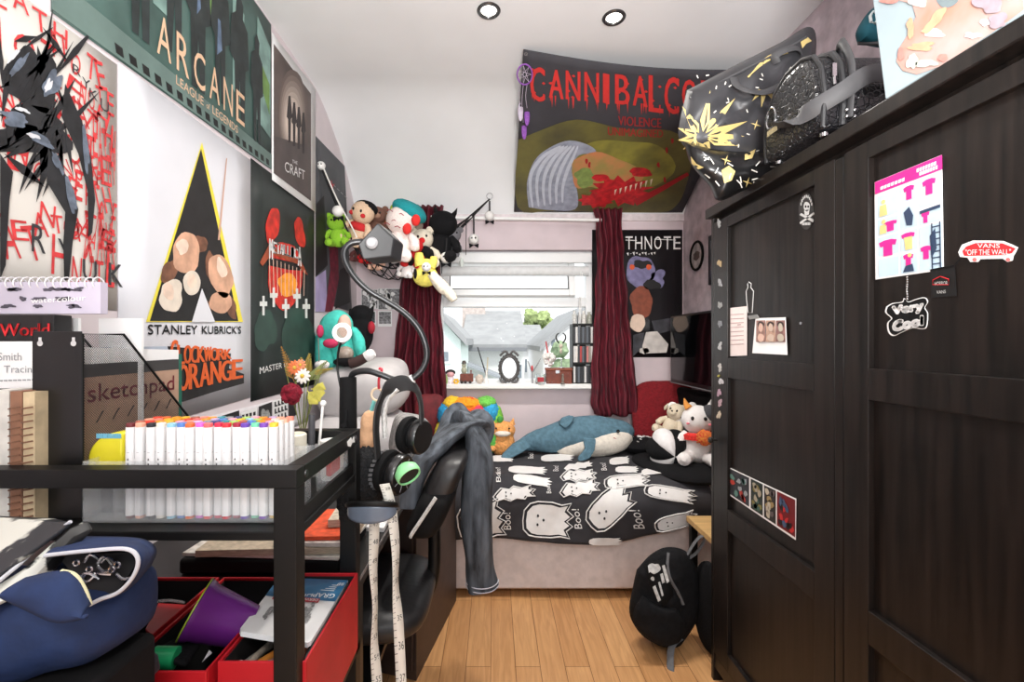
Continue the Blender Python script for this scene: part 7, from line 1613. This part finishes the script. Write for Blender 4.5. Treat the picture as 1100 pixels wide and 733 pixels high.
b = B(); b.tube(smooth_path([S1(788, 84, .004), S1(792, 92, .02), S1(805, 98, .035), S1(822, 99, .03), S1(838, 92, .01)], 5), .012, 8, flat=.35); b.build('handle', web, tg)
b = B(); b.tube(smooth_path([S1(834, 68, .004), S1(833, 60, .03), S1(845, 53, .03), S1(856, 52, .02), S1(860, 58, .004)], 5), .012, 8, flat=.35); b.build('handle', web, tg)
b = B(); b.tube(smooth_path([S1(741, 106, .002), S1(790, 80, .002), S1(838, 56, .002), S1(866, 40, .002)], 5), .004, 6); b.build('top_seam', web, tg)
# crocodile weekend bag
def croc():
    m = mat('crocodile', (26, 26, 29), .28, var=.1, spec=.5); N = m.node_tree.nodes; L = m.node_tree.links; b = N['Principled BSDF']
    tc = N.new('ShaderNodeTexCoord'); vo = N.new('ShaderNodeTexVoronoi'); vo.feature = 'DISTANCE_TO_EDGE'; vo.inputs['Scale'].default_value = 75; L.new(tc.outputs['Object'], vo.inputs[0])
    rp = N.new('ShaderNodeMath'); rp.operation = 'MINIMUM'; rp.inputs[1].default_value = .12; L.new(vo.outputs[0], rp.inputs[0])
    bp_ = N.new('ShaderNodeBump'); bp_.inputs['Strength'].default_value = .9; bp_.inputs['Distance'].default_value = .02; L.new(rp.outputs[0], bp_.inputs['Height']); L.new(bp_.outputs[0], b.inputs['Normal']); return m
CR = croc()
wb = thing('weekend_bag', 'black crocodile textured holdall bag on wardrobe in front of tote bag', 'bag', (.97, 1.17, ZT))
prof = [(1.07, .006), (1.065, .09), (1.075, .15), (1.10, .19), (1.14, .207), (1.20, .205), (1.25, .18), (1.285, .14), (1.295, .08), (1.29, .006)]
b = B(); b.prism([(.765, y, ZT+.008+z) for y, z in prof], (.44, 0, 0)); b.build('body', CR, wb, bevel=.018, seg=4, ang=60)
lt_m = mat('grey_leather', (64, 64, 66), .5, var=.1, scale=60)
b = B(); b.tube([(.773, y, ZT+.008+z) for y, z in prof], .006, 8); b.tube([(.815, y-.004 if y < 1.15 else y+.004, ZT+.010+z*1.01) for y, z in prof], .008, 8); b.build('piping', mat('piping_black', (40, 40, 42), .35), wb)
b = B()
for x in (.825, 1.06): b.tube(smooth_path([(x, 1.058, ZT+.03), (x, 1.05, ZT+.14), (x+.005, 1.085, ZT+.22), (x+.03, 1.13, ZT+.235), (x+.06, 1.15, ZT+.22)], 6), .011, 8, flat=.5)
b.build('handle', lt_m, wb)
b = B(); b.tube(smooth_path([(.755, 1.22, ZT+.09), (.745, 1.16, ZT+.065), (.752, 1.09, ZT+.06), (.80, 1.045, ZT+.085), (.86, 1.035, ZT+.12), (.96, 1.04, ZT+.12), (1.12, 1.05, ZT+.13)], 7), .020, 8, flat=.2, up=(0, 1, 0)); b.build('shoulder_strap', web, wb)
b = B(); b.tube([(.752, 1.235+.02*math.cos(2*PI*k/14), ZT+.115+.028*math.sin(2*PI*k/14)) for k in range(14)], .003, 6, closed=True); b.box((.75, 1.205, ZT+.07), (.755, 1.25, ZT+.085)); b.build('strap_ring', STEEL, wb)
b = B(); b.box((.79, 1.062, ZT+.13), (.80, 1.066, ZT+.16)); b.tube([(.795, 1.064, ZT+.13), (.795, 1.062, ZT+.11)], .003, 6); b.build('zip_pull', STEEL, wb)
b = B()
for x in (.815, .833):
    for z in (.03, .045): b.ball((x, 1.052, ZT+z), .0045, seg=8, rings=6)
b.build('rivet', STEEL, wb)
b = B()
for y in (1.09, 1.26): b.lathe([(0, 0), (.009, 0), (.009, .008), (0, .008)], (.79, y, ZT+.0005), (0, 0, 1), 14)
b.build('foot', STEEL, wb)
# teal drawstring bag
tl = thing('teal_bag', 'teal fabric bag with a white buckle peeping over the holdall', 'bag', (1.07, 1.24, ZT))
pb, S3 = puffer([(921, 47), (919, 36), (926, 22), (936, 10), (950, 2), (966, 0), (972, 20), (970, 48), (950, 52)], 1.36, .07)
pb(B()).build('body', mat('teal_fabric', (10, 84, 98), .8, var=.2, scale=20), tl)
b = B(); b.tube([S3(939+4.5*math.cos(2*PI*k/6+.3), 19+6.5*math.sin(2*PI*k/6+.3), .004) for k in range(6)], .0042, 8, closed=True); b.build('buckle', mat('buckle_white', (214, 222, 220), .4), tl)
b = B(); b.tube([S3(922, 46, .002), S3(950, 47, .01)], .006, 8); b.build('strap', web, tl)
# canvas with a painted palette
cv = thing('canvas', 'pale blue canvas painted with a pastel artist palette on wardrobe top', 'painting', (.80, .72, ZT))
def cvp(y, z, l=0): 
    return V(.792-l, y, ZT+.001+z)
cor = [(.922, 0), (.44, 0), (.505, .46), (.985, .46)]
B().prism([cvp(*c_) for c_ in cor], (.018, 0, 0)).build('stretcher', mat('canvas_blue', (172, 190, 196), .8, var=.05, scale=8), cv, smooth=False, bevel=.002)
def cpolys(name, polys, m, l):
    b = B()
    for p in polys: b.prism([onx(x, y, .792-l) for x, y in p], (-.0003, 0, 0))
    return b.build(name, m, cv, smooth=False)
cpolys('palette_print', [[(966, 52), (976, 36), (984, 18), (980, 4), (964, 0), (944, -6), (960, -34), (1010, -70), (1090, -110), (1100, 10), (1070, 32), (1040, 52), (1008, 72), (985, 80), (970, 76), (963, 66)]], mat('palette_mauve', (196, 176, 172), .7, var=.16, scale=14, c2=(206, 150, 130)), .0015)
cpolys('palette_hole', [blob(1018, -2, 12, 10, 16, .05, 2, -.4)], mat('palette_slate', (130, 146, 150), .7), .0025)
for i, (pl, c_) in enumerate((([blob(986, 2, 9, 6, 12, .3, 1), blob(1002, 35, 12, 5, 12, .3, 2)], (236, 222, 214)), ([blob(1045, 38, 8, 3.5, 10, .4, 3), blob(1058, 24, 5, 4, 10, .4, 4)], (238, 236, 234)), ([blob(990, 50, 14, 4.5, 12, .35, 5), blob(978, 30, 4, 10, 12, .3, 6), blob(1004, 22, 18, 5, 12, .3, 12, -.8)], (232, 178, 142)), ([blob(1013, 62, 5, 4.5, 10, .25, 7), blob(968, 58, 3, 8, 10, .2, 8), blob(955, 1, 9, 3, 10, .2, 13)], (226, 140, 130)), ([blob(995, 68, 12, 4, 10, .3, 9), blob(980, 66, 6, 8, 10, .3, 11)], (200, 206, 196)), ([blob(1072, 22, 10, 8, 10, .4, 10), blob(1062, 4, 14, 10, 12, .3, 14)], (176, 160, 170)))):
    cpolys('paint_dab', pl, mat('dab%d' % i, c_, .6, var=.12, scale=60), .0025+i*.0003)
# ---------------------------------------------------------------- toy hammock in the corner
rope = mat('black_cord', (26, 26, 28), .9)
A_ = lw(344, 178, .012); B_ = V((526-VX)/F*2.97, 2.97, EYE+(VY-214)/F*2.97)
front = smooth_path([A_, at(362, 222, 2.52), at(384, 268, 2.56), at(405, 284, 2.60), at(428, 288, 2.64), at(452, 276, 2.72), at(484, 250, 2.85), B_], 4)
mid = smooth_path([A_, at(372, 245, 2.60), at(388, 280, 2.66), at(405, 296, 2.70), at(428, 299, 2.74), at(452, 288, 2.80), at(484, 258, 2.90), B_], 4)
rear = smooth_path([A_, (XL+.02, 2.65, EYE+.80), (XL+.02, 2.85, EYE+.66), (XL+.05, 3.03, EYE+.60), (XL+.30, 3.05, EYE+.62), (XL+.55, 3.05, EYE+.70), (-.2, 3.04, EYE+.8), B_], 4)
nt = thing('toy_hammock', 'black net toy hammock slung across the corner beside the window', 'hammock', at(425, 299, 2.74))
NU = len(front)-1
def net(i, v): return front[i]*(1-v)*(1-2*v)+mid[i]*4*v*(1-v)+rear[i]*v*(2*v-1)
b = B()
for k in range(0, NU-1, 2):
    for s in (0, 1):
        pts = []
        for j in range(7):
            i = k+j if s == 0 else k+6-j
            pts.append(net(max(0, min(NU, i)), j/6))
        b.tube(pts, .0028, 5)
b.build('netting', rope, nt)
b = B(); b.tube(front, .005, 6); b.tube(rear, .004, 6); b.build('edge_cord', rope, nt)
b = B(); b.tube(smooth_path([lw(344, 176, .012)+V(.01, -.01, 0), at(362, 214, 2.46), at(378, 244, 2.5), at(389, 268, 2.52)], 4), .004, 6); b.build('white_cord', mat('white_string', (222, 220, 214), .8), nt)
b = B(); b.tube([B_+V(.02*math.cos(t), 0, .02+.02*math.sin(t)) for t in [2*PI*k/10 for k in range(10)]], .003, 6, closed=True); b.tube([A_+V(.0, .018*math.cos(t), .018*math.sin(t)) for t in [2*PI*k/10 for k in range(10)]], .003, 6, closed=True); b.build('hook_ring', STEEL, nt)
def fab(n, c, **k): return mat('toy_'+n, c, .95, var=.14, scale=60, bump=.4, **k)
def put(label, px, pyb, Y, hpx, rot, body, name='plush_toy', **k):
    return plush(name, label, at(px, pyb, Y), rot, hpx/F*Y, body, **k)
def ragx(t):
    B().ball((.0, .05, .86), (.27, .24, .16)).build('hair', BLKF, t, local=True)
    for s in (-1, 1): B().ball((s*.15, -.21, .68), (.06, .04, .05), seg=10, rings=8).build('cheek', fab('red', (196, 40, 44)), t, local=True)
    B().ball((0, -.03, .42), (.24, .20, .12)).build('red_collar', fab('red', (196, 40, 44)), t, local=True)
put('beige rag doll with black hair and red collar in the hammock', 382, 264, 2.62, 48, (.1, .35, -.3), fab('beige', (220, 190, 160)), name='rag_doll', ears=None, extra=ragx)
put('small lime green plush with dark limbs dangling from hammock beside the dark poster', 364, 266, 2.56, 36, (0, -.1, .2), fab('lime', (138, 190, 48)), ears='round')
put('brown bear plush tucked behind the beige rag doll', 403, 258, 2.80, 36, (0, .1, .1), fab('brown', (120, 84, 70)), muzzle=fab('tan', (180, 140, 116)))
t = thing('pumpkin_plush', 'orange brown plush with green leafy top in the toy hammock', 'plush toy', at(408, 246, 2.86))
B().ball(at(408, 236, 2.86), (.075, .07, .055)).build('body', fab('pumpkin', (166, 96, 58)), t); B().ball(at(404, 226.5, 2.86), (.05, .04, .02), wob=.5).build('leaves', fab('leaf', (96, 166, 80)), t)
B().ball(at(405, 236, 2.78), .009).build('eye', MATS['black_eye'], t)
t = thing('lime_plush', 'boxy lime green plush head with stitched smile at top of hammock', 'plush toy', at(430, 240, 2.88))
B().grid(pouf(tuple(at(429.5, 230, 2.90)), (.06, .05, .06), (0, 0, .1), .5), 30, 18, cu=True).build('head', fab('lime_yellow', (178, 204, 66)), t)
B().tube(smooth_path([at(424, 226.5, 2.845), at(429, 227.5, 2.842), at(435, 226.5, 2.845)], 4), .005, 6).build('smile', BLKF, t)
def beret(t):
    B().ball((.10, .06, .93), (.34, .28, .17), R=(0, .35, 0), wob=.1).build('beret', fab('teal', (24, 140, 146)), t, local=True)
    for s in (-1, 1): B().ball((.24+s*.07, -.18, .66+s*.08), (.08, .06, .10)).build('bow', fab('bow_red', (212, 44, 40)), t, local=True)
    b = B()
    for i, (x, z) in enumerate(((-.15, .85), (-.05, .68), (.06, .80), (-.18, .62), (.02, .58))): b.tube([(x-.05, -.245+abs(x)*.15, z), (x, -.262+abs(x)*.15, z+.02), (x+.05, -.245+abs(x)*.15, z-.01)], .008, 5)
    b.build('stitching', fab('stitch', (150, 60, 70)), t, local=True)
put('white plush with tilted teal beret and red bow in toy hammock', 427, 282, 2.60, 60, (.05, .12, -.1), fab('white', (232, 218, 212)), ears=None, extra=beret, eyes=False)
put('small greyish beige plush behind the teal beret toy', 446, 266, 2.84, 32, (0, 0, .1), fab('greige', (176, 158, 144)))
put('cream bear plush beside the red plush in the hammock', 457, 290, 2.76, 44, (0, -.1, .15), fab('cream', (228, 218, 198)))
put('bright red plush in the middle of the toy hammock', 443, 288, 2.66, 32, (.1, .15, 0), fab('scarlet', (196, 28, 30)))
put('small red plush low in the net under the lamp head', 393, 284, 2.64, 22, (0, 0, .3), fab('scarlet', (196, 28, 30)))
put('peach plush low in the net with a red top', 405, 291, 2.66, 24, (0, .1, -.1), fab('peach', (232, 188, 164)), headc=fab('scarlet', (196, 28, 30)))
put('small blue plush behind the low red plush in the net', 417, 280, 2.72, 22, (0, 0, 0), fab('blue', (76, 104, 150)))
put('large black plush with upright ears in the hammock', 470, 282, 2.80, 56, (0, .15, .1), BLKF, ears='cat', eyes=False)
put('black and white cow plush hanging low on the hammock edge', 436, 299, 2.64, 26, (0, .15, 0), whf, headc=BLKF, ears='flop', eyes=False)
put('dark maroon plush sunk deep in the net behind lamp', 386, 282, 2.72, 24, (0, 0, 0), fab('dusky', (110, 62, 60)))
def greyx(t): B().ball((.2, -.1, .4), (.14, .1, .12)).build('dark_patch', BLKF, t, local=True)
put('grey mouse plush with big round ears behind the large black plush', 480, 276, 2.84, 34, (0, .25, .2), fab('mouse_grey', (112, 112, 116)), extra=greyx)
tag(B().ball(at(472, 251, 2.90), (.055, .05, .042)).build('plush_ball', whf), 'plain white plush ball behind the grey mouse at the curtain', 'ball')
# yellow bunny bag with dangling cream legs
yb = thing('yellow_bunny', 'yellow rabbit eared plush bag with long cream legs hanging from hammock', 'plush toy', at(458, 308, 2.62))
yel = fab('lemon', (232, 218, 104)); crl = fab('cream', (228, 218, 198))
b = B(); b.ball(at(457, 297, 2.62), (.075, .05, .062)); b.ball(at(458, 287, 2.62), (.05, .045, .05)); b.build('body', yel, yb, remesh=.008)
for pts in (((452, 286, 6), (450.5, 279, 5.5), (450, 272, 4)), ((463, 287, 5), (465.5, 281, 4.5), (466, 276, 3.5))): tubepx(B(), pts, 2.60).build('ear', yel, yb)
for pts in (((463, 294, 4.5), (470, 303, 6), (477, 311, 6), (481, 316, 3)), ((466, 296, 4), (476, 307, 5), (484, 317, 5.5), (488, 323, 4))): tubepx(B(), pts, 2.58).build('leg', crl, yb)
B().ball(at(446, 294, 2.575), (.01, .012, .03)).build('black_strap', BLKF, yb)
# white bauble heads on dark ribbons
def bauble(label, px, py, r, Y, cordtop=None, face=True, bow=True):
    t = thing('bauble', label, 'bauble', at(px, py+r, Y), 'white baubles on the hammock'); R_ = r/F*Y
    B().ball(at(px, py, Y), R_, seg=20, rings=14).build('ball', mat('bauble_white', (232, 230, 226), .45), t)
    if face:
        b = B()
        for s in (-1, 1): b.ball(at(px+s*r*.33, py-r*.05, Y)-V(0, R_*.90, 0), (R_*.17, R_*.12, R_*.21), seg=8, rings=6)
        b.build('eye_dots', MATS['black_eye'], t)
    if bow:
        b = B()
        for s in (-1, 1): b.prism([at(px, py+r*1.15, Y-R_*.3), at(px+s*r*.95, py+r*.85, Y-R_*.3), at(px+s*r*.85, py+r*1.7, Y-R_*.3)], (0, R_*.4, 0))
        b.build('bow', BLKF, t, smooth=False)
    if cordtop: B().tube([at(px, py-r, Y), at(*cordtop, Y)], .005, 6).build('ribbon', rope, t)
bauble('white bauble with dot eyes beside the cow plush', 423, 277, 6, 2.56)
bauble('white bauble hanging over the front of the yellow rabbit bag', 458, 287, 5, 2.53)
bauble('white bauble on a short ribbon beside the grey mouse plush', 479, 277, 6, 2.74, (480, 256))
bauble('white bauble on a long ribbon against the pink wall above window', 509, 257, 5.5, 2.92, (509, 230))
bauble('plain white bauble with black bow under the hammock hook over the window', 526, 232, 5.2, 2.95, (526, 216), face=False)
bauble('plain white bauble on the hammock cord above the green plush', 363, 227, 6, 2.48, (357, 208), face=False)
bauble('plain white bauble at the hammock hook on the poster wall', 345, 178, 4.5, 2.42, None, face=True, bow=False)
for px, y0, y1, Y, l in ((493, 240, 276, 2.86, 'shorter dark ribbon hanging from hammock cord beside the mouse plush'), (501, 235, 274, 2.88, 'longer dark ribbon hanging between the two dot eyed baubles'), (475, 270, 294, 2.78, 'dark ribbon loop hanging below black plush by the window')):
    b = B(); b.tube([at(px, y0, Y), at(px-.5, y1, Y)], .006, 6, flat=.4); tag(b.build('ribbon', rope), l, 'ribbon')
t = thing('glass_charm', 'small clear glass charm hanging above the window head', 'charm', at(497, 288, 2.85))
B().lathe([(0, 0), (.012, .002), (.016, .03), (.008, .055), (.0, .06)], at(496, 287, 2.85), seg=14).build('drop', mat('charm_glass', (214, 222, 216), .1, alpha=.5), t); B().tube([at(496, 277, 2.85), at(494, 262, 2.85)], .002, 5).build('thread', WHT, t)
